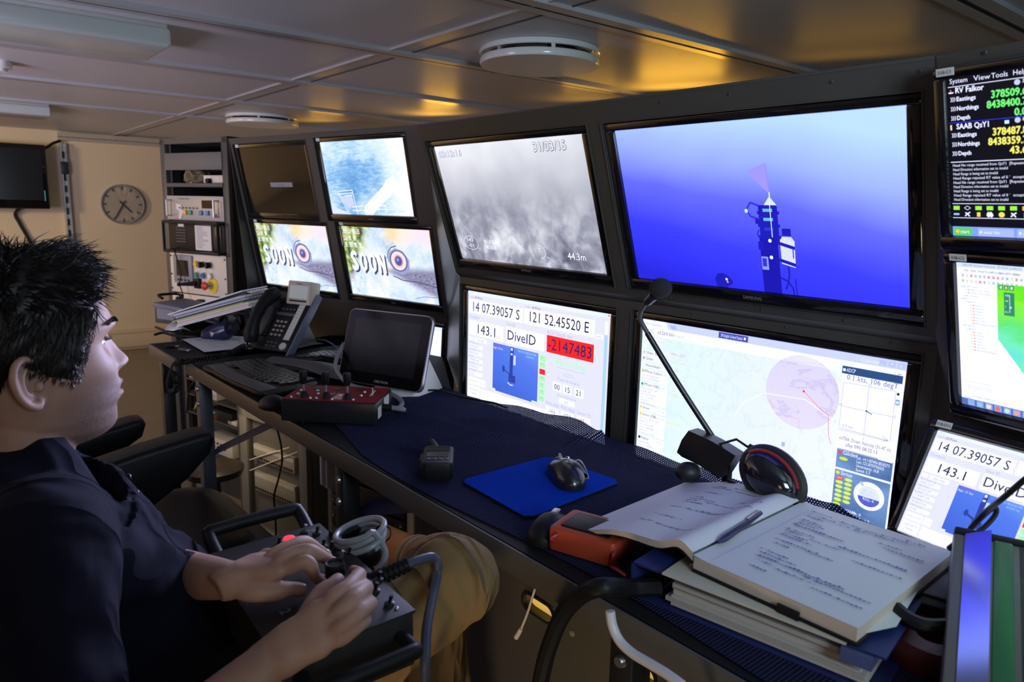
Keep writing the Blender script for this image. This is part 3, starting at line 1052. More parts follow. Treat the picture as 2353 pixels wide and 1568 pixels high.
def c_dive(c):
    bg, wh, gt, dk = (.80, .80, .86), (.97, .97, .99), (.45, .45, .52), (.02, .02, .05)
    c.rect(0, 0, 1, 1, bg)
    c.rect(0, 0, 1, .03, (.84, .92, 1), 1)
    c.text(.01, .022, 'Viewer', .014, gt, l=2)
    for q in range(3):
        c.rect(.955 + .013 * q, .004, .966 + .013 * q, .022, (.95, .35, .3) if q == 2 else (.8, .85, .95), 2)
    c.text(.01, .062, 'Latitude', .022, gt, l=2)
    c.text(.06, .062, 'DD MM.mmm', .022, dk, w=.06, l=2)
    c.text(.45, .062, 'Longitude', .02, gt, l=2)
    c.text(.505, .062, 'DD MM.mmm', .02, dk, w=.055, l=2)
    c.rect(.007, .075, .437, .20, wh, 1)
    c.text(.03, .178, '14 07.39057 S', .088, dk, w=.385, l=2)
    c.rect(.446, .066, .908, .20, wh, 1)
    c.text(.475, .172, '121 52.45520 E', .088, dk, w=.40, l=2)
    c.rect(.915, .165, .958, .203, wh, 1)
    c.text(.922, .192, '44.6', .018, gt, l=2)
    c.rect(.966, .055, .984, .16, wh, 1)
    c.rect(.966, .16, .984, 1, (.45, .68, 1.0), 1)
    for q in range(34):
        c.rect(.989, .06 + q * .028, .997, .063 + q * .028, (.68, .70, .78), 2)
    c.text(.012, .245, 'Compass', .03, gt, w=.085, l=2)
    c.text(.315, .245, 'Dive ID', .03, gt, w=.07, l=2)
    c.text(.612, .245, 'ROV Depth (m)', .032, gt, w=.165, l=2)
    c.rect(.01, .267, .294, .402, wh, 1)
    c.line([(.055, .27), (.055, .40)], .0006, bg, 2)
    c.text(.07, .378, '143.1', .088, dk, w=.175, l=2)
    c.rect(.313, .257, .593, .40, wh, 1)
    c.text(.322, .368, 'DiveID', .088, dk, w=.215, l=2)
    c.rect(.61, .254, .908, .394, (1, .02, .015), 1)
    c.text(.616, .368, '-2147483', .095, (.03, .02, .12), w=.285, l=2)
    c.text(.672, .478, 'Recording', .06, (.45, 1, .45), w=.195, l=2)
    for v, u, w in ((.497, .68, .18), (.535, .73, .06), (.552, .72, .08)):
        c.rect(u, v, u + w, v + .005, (.62, .62, .7), 2)
    c.text(.69, .605, 'Power On Duration', .025, gt, w=.14, l=2)
    for u, s in ((.66, '00'), (.727, '15'), (.80, '21')):
        c.rect(u, .625, u + .058, .70, wh, 1)
        c.text(u + .009, .685, s, .045, dk, w=.038, l=2)
    c.text(.69, .735, 'Deepest Depth Reached', .018, gt, w=.125, l=2)
    c.rect(.705, .745, .805, .79, wh, 1)
    c.text(.74, .783, '0.7', .025, gt, l=2)
    for u, s, q in ((.618, 'Pitch (deg)', '-14.6'), (.72, 'Roll (deg)', '-07.9'), (.82, 'Camera Tilt', '-27')):
        c.text(u, .83, s, .03, gt, w=.088, l=2)
        c.rect(u - .002, .845, u + .085, .915, wh, 1)
        c.text(u + .015, .895, q, .035, (.2, .2, .25), w=.05 if len(q) > 3 else .034, l=2)
    c.rect(.01, .42, .045, .455, wh, 1)
    c.rect(.055, .42, .165, .46, wh, 1)
    c.text(.08, .452, '000 000', .022, gt, l=2)
    for k, (a, b) in enumerate((('ROV Beacon ID', 'SAAB QsY1'), ('USBL Time', '083330.091'), ('Easting', '378487.64'), ('Northing', '8438359.65'), ('USBL Depth', '43.62'))):
        v = .47 + k * .064
        c.text(.012, v + .012, a, .016, gt, l=2)
        c.rect(.01, v + .018, .13, v + .055, wh, 1)
        c.text(.014, v + .047, b, .024, gt, w=.085 if len(b) > 6 else .045, l=2)
    lander_small(c, .216, .425, .556, .857)
    c.text(.22, .445, '08:33:30 AM', .017, (.45, .02, .40), l=5)
    c.text(.22, .475, 'Age: 15 Sec', .02, (.85, .9, .5), l=5)
    c.text(.41, .455, '03/31/15 08:32:43 AM', .018, (.40, .75, .95), w=.13, l=5)
    c.text(.47, .485, '67.029 Hz', .017, (.40, .75, .95), l=5)
    c.rect(.216, .84, .24, .857, (.85, .88, .95), 5)
    c.rect(.518, .84, .556, .855, (.9, .92, .97), 5)
    for k in range(7):
        v = .435 + k * .057
        c.rect(.566, v, .605, v + .046, (1, .03, .03) if k == 2 else (.45, 1.0, .40), 1)
        c.text(.572, v + .02, 'SONAR' if k % 2 else 'LIGHT', .011, (.25, .5, .25) if k != 2 else (.7, 0, 0), l=2)
    c.rect(.01, .80, .11, .87, wh, 1)
    c.rect(.115, .80, .16, .83, wh, 1)
    c.rect(.115, .835, .16, .87, wh, 1)
    c.text(.014, .84, 'Connected 01:09', .014, gt, l=2)
    c.rect(.01, .88, .11, .99, wh, 1)
    c.text(.025, .925, 'Send Text To', .022, gt, w=.07, l=2)
    c.text(.035, .96, 'Overlay', .022, gt, w=.045, l=2)
    c.rect(.118, .885, .90, .99, wh, 1)


def c_map(c):
    dk, gt, bl = (.03, .04, .06), (.40, .42, .46), (.10, .12, .45)
    c.rect(0, 0, 1, 1, L_CHART)
    c.rect(0, 0, 1, .045, (.62, .68, .95), 1)
    c.poly([(0, 0), (.115, 0), (.128, .045), (0, .045)], (.93, .95, 1), 2)
    c.text(.02, .034, '0.21 trackview', .016, gt, l=3)
    c.poly([(.135, .012), (.16, .012), (.166, .038), (.14, .038)], (.45, .52, .9), 2)
    c.rect(.352, .002, .472, .040, (.07, .08, .40), 3)
    c.text(.362, .030, 'EN English (United States)', .02, (.9, .92, 1), w=.088, l=4)
    c.rect(.455, .012, .463, .028, (.9, .92, 1), 4)
    c.text(.865, .034, 'Calendar', .02, (.95, .97, 1), l=3)
    for k, s in enumerate(('_', '+', 'x')):
        c.rect(.92 + k * .027, .008, .942 + k * .027, .038, (.52, .58, .85), 2)
        c.text(.926 + k * .027, .03, s, .018, (.9, .95, 1), l=3)
    c.rect(0, .045, 1, .11, (.955, .965, .99), 1)
    c.text(.02, .09, '<', .03, gt, l=2)
    c.text(.042, .09, 'C', .03, gt, l=2)
    c.text(.075, .088, '10.23.9.211', .022, dk, l=2)
    c.text(.135, .088, '/st/map/ui', .022, (.6, .62, .68), l=2)
    for k in range(3):
        c.rect(.975, .066 + k * .012, .987, .071 + k * .012, gt, 2)
    c.rect(.015, .125, .105, .155, (.97, .98, 1), 2)
    c.text(.03, .147, 'location: zoom', .016, gt, l=3)
    for k in range(5):
        c.rect(.010, .13 + k * .042, .026, .165 + k * .042, (.98, .98, 1), 3)
        c.text(.015, .155 + k * .042, '+-o#<'[k], .018, gt, l=4)
    rows = [('Glider Sim', .215, .035, (.5, .5, .5), []), ('Glider', .257, .035, (.8, .02, .05), []), ('WaveGlider', .305, .035, (.85, .85, .8), []),
            ('PFloat Iridium', .35, .085, (.45, .75, .05), ['Lat: -14.1234333333', 'Lon: 121.873979000']),
            ('PFloat USBL', .445, .155, (.05, .5, .12), ['XYZ: 59.9,-8.1,-28.3', 'Depth: -28', 'Lat: -14.1231639', 'Lon: 121.87421', 'Speed: 0.5', 'Uncertainty: 1.6']),
            ('Sirius', .615, .04, (.85, .80, .05), []),
            ('Sirius USBL', .665, .165, (.85, .75, .05), ['XYZ: 42.1,-873.3,-28.1', 'Depth: -8.1', 'Lat: -14.1312000', 'Lon: 121.8662883', 'Speed: 0.5', 'Uncertainty: 37.76']),
            ('Falkor', .84, .16, (.05, .05, .06), ['Heading: 98.21', 'Lat: -14.1220494', 'Lon: 121.8764', 'Speed: 1.4'])]
    for nm, v, hh, col, sub in rows:
        c.rect(.004, v, .138, min(1, v + hh), (.99, .995, 1), 2)
        c.oval(.014, v + .018, .006, .011, col, 3)
        c.text(.023, v + .026, nm, .02, dk, l=3)
        c.rect(.10, v + .008, .113, v + .03, (.86, .87, .9), 3)
        c.rect(.118, v + .008, .131, v + .03, (.86, .87, .9), 3)
        for k, s in enumerate(sub):
            c.text(.010, v + .055 + k * .021, s, .0135, gt, l=3)
    for u, v, s, col in ((.142, .215, 'Offline (267)', (.9, .35, .3)), (.15, .27, 'Sirius USBL', (.9, .75, .2)), (.148, .33, '42.175', (.9, .4, .35)), (.147, .385, 'PFloat 145.6', (.9, .75, .2)), (.143, .50, 'WG:50.2', (.9, .75, .2)), (.142, .70, 'Uncert. 75.0', (.9, .75, .2))):
        c.text(u, v, s, .018, col, l=2)
    c.line([(.14, .70), (.27, .70)], .0012, (.85, .95, .4), 1)
    for q in ([(.16, .33), (.22, .47), (.25, .60), (.24, .78)], [(.2, .27), (.30, .40)], [(.15, .88), (.22, .80)]):
        c.line(q, .0012, (.80, .95, .85), 1)
    # survey disc as its own picture
    c.poly([(.683 + .128 * math.cos(2 * math.pi * k / 60), .278 + .218 * math.sin(2 * math.pi * k / 60)) for k in range(60)], L_DISC, 1)
    c.line([(.438, .533), (.475, .422), (.548, .332), (.70, .315), (.80, .40), (.79, .44)], .0016, W1, 2)
    for q in ([(.52, .46), (.60, .46), (.60, .62), (.52, .62)], [(.56, .5), (.56, .75), (.66, .75), (.66, .55)], [(.50, .70), (.67, .70)]):
        c.line(q, .0006, (.72, .80, .90), 1)
    c.line([(.63, .44), (.685, .44), (.687, .50), (.70, .505)], .0007, (.85, .45, .5), 2)
    c.oval(.692, .268, .004, .007, (1, .05, .1), 3)
    c.line([(.692, .268), (.763, .362), (.782, .374), (.785, .44), (.79, .499), (.80, .54)], .0011, (1, .25, .25), 2)
    for k in range(9):
        c.rect(.632 + (k % 3) * .004, .605 + (k // 3) * .009, .635 + (k % 3) * .004, .612 + (k // 3) * .009, (.15, .28, .45), 2)
    c.rect(.985, .15, .9855, .55, (.7, .8, .95), 2)
    # current meter window
    c.rect(.811, .078, .993, .555, (.985, .988, 1), 3)
    c.rect(.811, .075, .993, .118, (.03, .08, .20), 4)
    c.oval(.818, .097, .005, .009, (.9, .95, 1), 5)
    c.text(.825, .106, 'ADCP', .022, (.9, .95, 1), w=.028, l=5)
    c.text(.828, .148, '0.1 kts, 106 degT', .03, (.12, .17, .38), w=.155, l=5)
    for a, b in (((.82, .168), (.978, .163)), ((.978, .163), (.978, .440)), ((.978, .440), (.82, .442)), ((.82, .442), (.82, .168)), ((.899, .166), (.899, .440)), ((.82, .304), (.978, .302))):
        c.line([a, b], .0006, (.35, .38, .45), 5)
    c.line([(.899, .303), (.917, .315)], .0014, (.05, .12, .4), 6)
    c.oval(.899, .303, .003, .005, (.03, .08, .3), 6)
    c.line([(.826, .432), (.972, .436)], .0006, (.2, .2, .25), 6)
    c.line([(.955, .42), (.972, .436), (.955, .447)], .0006, (.2, .2, .25), 6)
    c.text(.83, .42, '0.5 kts', .016, gt, l=6)
    for u, v, s in ((.896, .162, 'N'), (.896, .468, 'S'), (.981, .308, 'E'), (.811, .305, 'W')):
        c.text(u, v, s, .016, gt, l=6)
    c.oval(.985, .175, .004, .007, K0, 6)
    c.rect(.980, .205, .992, .235, (.25, .40, .80), 6)
    c.oval(.986, .22, .004, .007, W1, 7)
    c.text(.824, .495, 'os75bb Ocean Velocity (31-47 m)', .021, (.12, .12, .14), w=.16, l=5)
    c.text(.848, .527, 'jday 090 08:32:13', .021, (.12, .12, .14), w=.098, l=5)
    # blue information panels
    c.rect(.822, .548, .994, .660, L_PBLUE, 2)
    c.rect(.822, .548, .95, .556, (.4, .42, .46), 4)
    c.oval(.832, .572, .006, .010, (.9, .08, .1), 4)
    c.text(.841, .578, 'Glider', .024, W1, l=4)
    c.oval(.845, .603, .014, .010, (.62, .85, .05), 4)
    for k, s in enumerate(('Lat: -14.118749618530273', 'Lon: 121.8759765625', 'Uncertainty: 16.8', 'Speed: 0.3')):
        c.text(.886, .583 + k * .023, s, .018, W1, w=.10 if k == 0 else (.085 if k == 1 else .07 if k == 2 else .045), l=4)
    c.rect(.822, .672, .994, .995, L_PBLUE, 2)
    c.oval(.832, .69, .006, .010, (.75, .85, .05), 4)
    c.text(.841, .698, 'Sirius', .022, W1, l=4)
    for k in range(12):
        u, v = .840 + (k % 2) * .028, .718 + (k // 2) * .026
        c.oval(u, v, .0125, .0105, (.9, .08, .05) if k == 0 else (.62, .85, .05), 4)
        c.text(u - .008, v + .004, ('DEPTH', 'ABORT', 'COMP', 'DEPTH', 'DVL', 'DVL_BL', 'EPOCH', 'GPS', 'IMU', 'LEAK', 'NAV', 'OAS')[k], .008, (.95, 1, .8), w=.016, l=5)
    c.oval(.838, .875, .0125, .0105, (.62, .85, .05), 4)
    c.oval(.935, .775, .047, .080, (.985, .99, 1), 4, 48)
    c.oval(.935, .775, .033, .056, (.75, .82, .95), 5, 48)
    c.poly([(.935 + .033 * math.cos(rad(a)), .785 + .050 * math.sin(rad(a))) for a in range(0, 181, 10)], (.10, .13, .50), 6)
    c.text(.915, .755, 'HDG: 231.2', .014, (.45, .60, .85), w=.038, l=6)
    c.text(.912, .775, 'PITCH: 0.2', .014, (.45, .60, .85), w=.038, l=6)
    c.text(.918, .803, 'ROLL: -6', .017, W1, w=.034, l=7)
    c.line([(.905, .705), (.915, .725)], .004, (.45, .58, .80), 5)
    for k, s in enumerate(('Range: 22010', 'Wlogd: 6')):
        c.text(.828, .905 + k * .025, s, .017, W1, l=4)
    for k, s in enumerate(('Alt: 0', 'Depth: 1.7', 'Lat: -14.12091494', 'Lon: 121.88472894')):
        c.text(.888, .905 + k * .025, s, .017, W1, l=4)


def c_nav(c):
    bg, wh, gr, ye = (.004, .004, .008), (.92, .94, 1), (.18, .95, .16), (.95, .90, .12)
    c.rect(0, 0, 1, 1, bg)
    for u, s, w in ((.009, 'System', .062), (.09, 'View', .06 * .9), (.147, 'Tools', .052), (.213, 'Help', .043), (.28, 'Window', .062)):
        c.text(u, .036, s, .030, wh, w=w, l=1)
    c.rect(.003, .0535, .997, .0575, wh, 1)
    for v0, nm, col, vals, tm in ((.095, 'RV Falkor', gr, ('378509.6m', '8438400.7m', '0.0m'), '3s'), (.314, 'SAAB QsY1', ye, ('378487.8m', '8438359.7m', '43.6m'), '6s')):
        c.bold(.027, v0, nm, .034, wh, w=.095 if nm[0] == 'R' else .113, l=1, k=.035)
        if nm[0] == 'R':
            c.poly([(.003, v0 - .008), (.022, v0 - .008), (.020, v0), (.006, v0)], wh, 1)
            c.rect(.010, v0 - .022, .014, v0 - .008, (.8, .2, .2), 1)
        else:
            c.rect(.006, v0 - .028, .012, v0 + .004, (.95, .75, .45), 1)
            c.rect(.186, v0 - .028, .20, v0 - .008, (.60, .95, .98), 1)
        c.oval(.226, v0 - .018 if nm[0] == 'R' else v0 - .024, .009, .016, (.6, .65, .85), 1)
        c.text(.24, v0 - .012 if nm[0] == 'R' else v0 - .018, tm, .022, wh, l=1)
        for k, s in enumerate(('Eastings', 'Northings', 'Depth')):
            v = v0 + .049 + k * .057
            c.bold(.030, v, s, .027, wh, w=(.066, .075, .046)[k], l=1, k=.035)
            for q in range(3):
                c.line([(.008 + q * .006 + .006 * math.cos(a), v - .012 + .015 * math.sin(a)) for a in (-1.1, -.5, 0, .5, 1.1)], .0008, wh, 1)
            w = ((.134, .148, .062) if col is gr else (.132, .146, .078))[k]
            c.bold(.2785 - w, v + .005, vals[k], .044, col, w=w, l=2, k=.05)
    c.rect(.003, .272, .997, .275, (.05, .05, .95), 1)
    c.rect(.003, .5165, .997, .5215, wh, 1)
    lines = ('Head No range received from QsY1  [Repeated 19 times]', 'Head Direction information set to invalid', 'Head Range is being set to invalid', 'Head Range rejected RT value of 0 `  acceptance level', 'Head No range received from QsY1  [Repeated 40 times]', 'Head Direction information set to invalid', 'Head Range is being set to invalid', 'Head Range rejected RT value of 0 `  acceptance level', 'Head Direction information set to invalid')
    for k, s in enumerate(lines):
        c.text(.009, .548 + k * .0275, s, .0175, wh, w=(.29, .185, .153, .285, .29, .185, .153, .285, .185)[k], l=1)
    c.rect(.003, .785, .997, .789, wh, 1)
    c.rect(.003, .878, .997, .882, wh, 1)
    for k in range(8):
        u = .006 + k * .0385
        if k == 1:
            c.ring(u + .011, .815, .011, .013, .0006, wh, 1, 4)
        else:
            c.rect(u, .802, u + .022, .828, (.35, .95, .05) if k < 6 else (.9, .5, .1), 1)
        col = ((.4, .6, .95), wh, (.9, .7, .1), wh, (.9, .8, .1), wh, (.3, .8, .2), wh)[k]
        if k in (1, 5):
            c.line([(u + .002, .868), (u + .011, .853), (u + .020, .842)], .0016, col, 1)
            c.line([(u + .003, .845), (u + .011, .853), (u + .018, .87)], .0016, col, 1)
        elif k == 0:
            c.rect(u, .850, u + .02, .862, col, 1)
        elif k == 4:
            c.oval(u + .011, .856, .010, .017, col, 1)
        elif k == 3:
            c.line([(u + .002, .845), (u + .02, .868)], .004, col, 1)
            c.line([(u + .002, .868), (u + .018, .845)], .004, col, 1)
        else:
            c.rect(u + .005, .842, u + .017, .871, col, 1)
    c.rect(0, .938, 1, 1, (.22, .36, .92), 1)
    c.poly([(.004, .942), (.066, .942), (.073, .97), (.066, .998), (.004, .998)], (.12, .62, .14), 2)
    c.text(.028, .982, 'start', .024, W1, w=.032, l=3)
    c.oval(.018, .970, .007, .012, (.95, .6, .1), 3)
    for u in (.095, .225, .355):
        c.rect(u - .005, .945, u + .115, .996, (.40, .52, .97), 2)
        c.oval(u + .005, .97, .004, .010, (.9, .85, .8), 3)
        c.text(u + .014, .980, 'untitled - Paint', .017, W1, w=.055, l=3)


def c_caris(c):
    dk, gt = (.12, .12, .14), (.45, .45, .5)
    c.rect(0, 0, 1, 1, (.95, .95, .97))
    c.rect(0, 0, 1, .03, (.72, .80, .95), 1)
    c.text(.02, .021, 'CARIS HIPS Multibeam Professional - [FK150324_ScottReef-2]', .015, dk, w=.205, l=2)
    for k, s in enumerate(('File', 'Edit', 'View', 'Tools', 'Process', 'Select', 'Window', 'Help')):
        c.text(.028 + k * .0245, .056, s, .014, dk, l=2)
    rn = random.Random(4)
    for row in range(2):
        for k in range(26):
            col = rn.choice([(.8, .3, .3), (.5, .55, .7), (.85, .75, .4), (.55, .55, .6), (.4, .5, .8)])
            c.rect(.018 + k * .0155, .075 + row * .036, .026 + k * .0155, .092 + row * .036, col, 1)
    c.rect(.014, .145, .136, .835, W1, 1)
    tree = [(0, 'HIPS Data'), (1, 'Ship Track Lines'), (1, 'Critical Soundings'), (0.5, 'Contacts'), (0, 'EFG'), (1, '8m5'), (2, 'Deep'), (2, 'Density'), (2, 'Depth'), (2, 'Mean'), (2, 'Shoal'), (2, 'Std_Dev'), (2, 'Bounding Polygon'), (0, 'ABCD'), (1, '8m5'), (2, 'Deep'), (2, 'Density'), (2, 'Depth'), (2, 'Mean'), (2, 'Shoal'), (2, 'Std_Dev'), (2, 'Bounding Polygon')]
    for k, (d, s) in enumerate(tree):
        v = .162 + k * .0205
        u = .032 + d * .016
        c.rect(u - .010, v - .010, u - .003, v + .001, (.85, .55, .25) if d == 2 else (.6, .65, .55), 2)
        c.rect(u - .018, v - .010, u - .012, v + .001, (.75, .75, .8), 2)
        c.text(u, v, s, .0125, gt, l=2)
    c.rect(.018, .815, .115, .825, (.85, .85, .9), 2)
    for k in range(3):
        c.rect(.02 + k * .035, .845, .05 + k * .035, .87, (.90, .90, .94), 2)
    c.text(.05, .93, 'Output  Selection', .013, gt, l=2)
    c.text(.012, .945, 'Ready', .012, gt, l=2)
    c.rect(.142, .12, 1, .945, (.99, .99, 1), 1)
    c.poly([(.142, .12), (1, .12), (1, .945), (.56, .945), (.239, .72), (.142, .488)], L_BATH, 2)
    for k in range(3):
        c.rect(.148 + k * .018, .125, .163 + k * .018, .155, (.05, .30, .12), 3)
        c.rect(.152 + k * .018, .132, .159 + k * .018, .148, ((.9, .9, .95), (.8, .7, .1), (.95, .95, .9))[k], 4)
    c.rect(.165, .17, .20, .32, (.03, .28, .12), 3)
    c.rect(.183, .185, .186, .30, (.5, .6, .55), 4)
    for k, s in enumerate(('100', '10', '1', '0.1')):
        c.text(.168, .195 + k * .036, s, .013, W1, l=4)
    c.oval(.188, .265, .003, .005, W1, 4)
    c.rect(0, .95, 1, 1, (.10, .17, .42), 1)
    for k, col in enumerate(((.2, .5, .9), (.3, .65, .95), (.9, .8, .45), (.85, .15, .12), (.55, .85, .55), (.9, .35, .2), (.4, .55, .9), (.3, .7, .3))):
        c.rect(.024 + k * .033, .954, .050 + k * .033, .997, (.30, .40, .68), 2)
        c.oval(.036 + k * .033, .976, .009, .016, col, 3)


def c_ocean(c):
    c.rect(0, 0, 1, 1, L_OCEAN)
    wh, pale = (.97, .98, 1), (.80, .90, 1)
    c.poly([(0, 1), (0, .88), (.25, 1)], (.72, .82, .97), 1)
    for a, b in (((.12, .68), (.31, .66)), ((.12, .72), (.31, .70)), ((.31, .66), (.33, 1)), ((.12, .68), (.22, 1)), ((.20, .74), (.30, .73)), ((.27, .90), (.42, .88)), ((.27, .95), (.5, .93)), ((.52, .88), (.70, .87)), ((.52, .92), (.70, .92)), ((.60, .86), (.60, .98)), ((.68, .86), (.68, .98))):
        c.line([a, b], .003, wh, 2)
    c.poly([(.14, .75), (.29, .73), (.31, .86), (.22, .92)], (.62, .68, .90), 1)
    c.poly([(.43, .885), (.70, .60), (.74, .52), (.82, .50), (.85, .55), (.95, .50), (1, .50), (1, .70), (.86, .76), (.80, .70), (.62, .88), (.52, 1), (.42, 1)], wh, 3)
    c.line([(.46, .90), (.78, .60)], .002, (.80, .88, .98), 4)
    c.line([(.52, .92), (.84, .66)], .002, (.80, .88, .98), 4)
    c.line([(.74, .52), (.80, .60), (.88, .56)], .002, (.78, .86, .98), 4)
    c.text(.70, .955, '31/03/2015  08:32:44', .028, (.45, .62, .85), w=.2, l=4)


def c_soon(c):
    c.rect(0, 0, 1, 1, L_LIZ)
    rn = random.Random(11)
    for i in range(4):
        for j in range(10):
            if (i > 2 and j > 3) or rn.random() < .12:
                continue
            u, v = .018 + i * .058, .03 + j * .098
            if .28 < v < .68:
                continue
            c.rect(u, v, u + .026, v + .05, rn.choice([(.95, .96, 1), (.55, .70, .95), (.85, .9, 1), (.9, .45, .5), (.8, .85, .6)]), 1)
            c.rect(u - .004, v + .058, u + .032, v + .068, (.95, .97, 1), 1)
    # eye
    E = lambda ru, rv, col, l: c.oval(.622, .44, ru, rv, col, l, 40)
    c.poly([(.50, .45), (.525, .33), (.60, .265), (.68, .30), (.74, .42), (.73, .56), (.66, .63), (.56, .60)], (.36, .38, .52), 1)
    E(.098, .150, (.14, .14, .22), 2)
    E(.083, .132, (.93, .76, .72), 3)
    E(.050, .085, (.85, .42, .22), 4)
    E(.038, .066, (.10, .10, .32), 5)
    c.oval(.615, .425, .013, .024, (.25, .40, .95), 6)
    c.line([(.50, .42), (.515, .33), (.56, .26), (.62, .235)], .004, (.10, .12, .22), 3)
    for k in range(5):
        c.line([(.515 + k * .02, .31 - k * .016), (.495 + k * .022, .26 - k * .02)], .0018, (.12, .14, .24), 3)
    c.line([(.535, .66), (.64, .71), (.80, .715), (1.0, .76)], .004, (.10, .10, .18), 3)
    c.line([(.75, .95), (.85, .91), (1, .90)], .002, (.15, .2, .5), 3)
    # lettering with a dark drop shadow
    for du, dv, col, l in ((.016, .022, (.05, .06, .10), 7), (0, 0, (.98, .98, 1), 8)):
        for k, ch in enumerate('SOON'):
            c.bold(.060 + k * .108 + du, .625 + dv + k * .004, ch, .28, col, w=.082, l=l, k=.055)


M_OFF = mat('switched-off glossy screen', (0.012, 0.011, 0.010), 0.07, var=0.1, vscale=3, coat=.3)


def c_off(c):
    c.rect(0, 0, 1, 1, M_OFF)
    c.rect(.39, .53, .72, .60, (.13, .12, .13), 1)
    c.text(.50, .578, 'No signal', .03, (.05, .05, .06), w=.1, l=2)


def c_white(c):
    c.rect(0, 0, 1, 1, (.95, .95, 1))
    c.rect(0, 0, 1, .05, (.80, .86, .98), 1)
    c.text(.03, .04, 'Viewer', .03, (.4, .4, .5), l=2)


BIG = 'large framed monitors of the middle console'
SML = 'small framed monitors of the console wings'
monitor('large monitor showing blurry grey sea floor with a date', MUP, GRAY, c_gray, BIG)
monitor('largest looking monitor showing a flagged instrument mast in deep blue water', MUP, BLUE, c_blue, BIG)
monitor('monitor with white readouts and a red depth box under the grey video', MLOW, DIVE, c_dive, BIG)
monitor('monitor with a pale sea chart behind the gooseneck microphone', MLOW, MAPS, c_map, BIG)
BL = (.021, .026, .019)
monitor('small monitor showing sunlit sea and a white crane', MLEFT, OCEAN, c_ocean, SML, BL, sticker=('', -.235), big=False)
monitor('small black monitor with no picture at the top left of the console', MLEFT, DARK, c_off, SML, BL, sticker=('', -.235), brand=None)
monitor('small monitor with the word SOON beside an eye, the right one of the pair', MLEFT, SOONR, c_soon, SML, BL, sticker=('', -.235), big=False)
monitor('small monitor with the word SOON beside an eye, the left one nearer the rack', MLEFT, SOONL, c_soon, SML, BL, sticker=('', -.235), brand=None)
monitor('small white-lit monitor mostly hidden behind the tablet', ML2, HID, c_white, SML, (.018, .02, .018), sticker=('', -.21), brand=None)
BR = (.017, .021, .015)
monitor('small black-screen monitor with green and yellow coordinates at the right edge', MRIGHTF, NAV, c_nav, SML, BR, sticker=('318-C1', -.190), brand=None, recess=0)
monitor('small monitor with a green sea bed map at the right edge', MRIGHTF, CARIS, c_caris, SML, BR, sticker=('318-C3', -.186), brand=None, recess=0)
MR3 = MR2 @ tr(0, -.035, 0)
a = inv(MR3, onpl(2151, 986, MR3))
WD = .255
D2 = (a.x, a.x + WD, a.z - WD * .62, a.z)
monitor('tilted small readout screen low at the right edge with DiveID text', MR3, D2, c_dive, SML, (.014, .02, .016), sticker=('318-D11', -.13), brand=None, recess=0)
# ================================================================ desks
M_DESK = mat('black desk laminate', (0.010, 0.010, 0.012), 0.65, var=0.2, vscale=30, bump=0.2, bscale=1500, spec=.2)
M_EDGE = mat('dark grey steel angle', (0.085, 0.078, 0.070), 0.38, var=0.08, vscale=12, bump=0.1, bscale=800)
M_LEG = mat('blue grey painted steel', (0.060, 0.066, 0.085), 0.4, var=0.1, vscale=12)
M_BRACE = mat('blue painted steel flat', (0.020, 0.028, 0.075), 0.6, spec=.15, var=0.1, vscale=12)
DF = .682
pt = lambda a, d, z=0: UC * a + NC * d + Vector((0, 0, z))
lw = lambda x: MLEFT @ Vector((x, 0, -.516 * KL))
LD = Vector((math.sin(rad(38)), math.cos(rad(38)), 0))
wl_ = lambda x: (lambda p: Vector((p.x, p.y, 0)) - LD * .03)(lw(x))
AL, AR_ = -2.47, .42
MD = tr(pt((AL + AR_) / 2, DF)) @ rotz(-50)
iD = MD.inverted()
t = thing('desk', 'long black topped desk with a grey steel edge under the middle screens', 'desk', MD, 'steel framed desks')
outl = [pt(AL, DF + .004), pt(AR_, DF + .004), pt(AR_, 1.02), pt(-.42, 1.155), pt(-1.64, 1.160), wl_(0), wl_(-.62), pt(AL, 1.52)]
loc2 = [iD @ p for p in outl]
MB().prism([(p.x, p.y) for p in loc2], TZ - .022, TZ, 'z').build('tabletop', M_DESK, t)
hl = (AR_ - AL) / 2
MB().box(-hl, hl, -.004, 0, TZ - .042, TZ + .001, bev=.001).box(-hl, hl, 0, .05, TZ - .026, TZ - .022).build('edge_angle', M_EDGE, t)
la = lambda a: a - (AL + AR_) / 2
for a, m_ in ((-2.385, M_LEG), (-1.395, M_BLK2), (-.575, M_BLK2)):
    lg = MB().box(la(a) - .02, la(a) + .02, .004, .044, 0, TZ - .042, bev=.002).build('leg', m_, t)
    for z in (.075, .125):
        MB().lathe([(.0001, .006), (.007, .006), (.009, .002), (.009, 0)], 12, M=tr(la(a), .004, TZ - z) @ rotx(90)).build('bolt', M_STEEL, lg)
for a0, a1, z0, z1 in ((-2.385, -1.80, .63, .885), (-1.395, -1.10, .77, .885)):
    MB().tube([(la(a0), .05, z0), (la(a1), .05, z1)], .02, 4, flat=.25).build('brace', M_BRACE, t)
for a in (-.575,):
    MB().box(la(a) - .02, la(a) + .02, .42, .455, 0, TZ - .025, bev=.002).build('leg', M_BLK2, t)
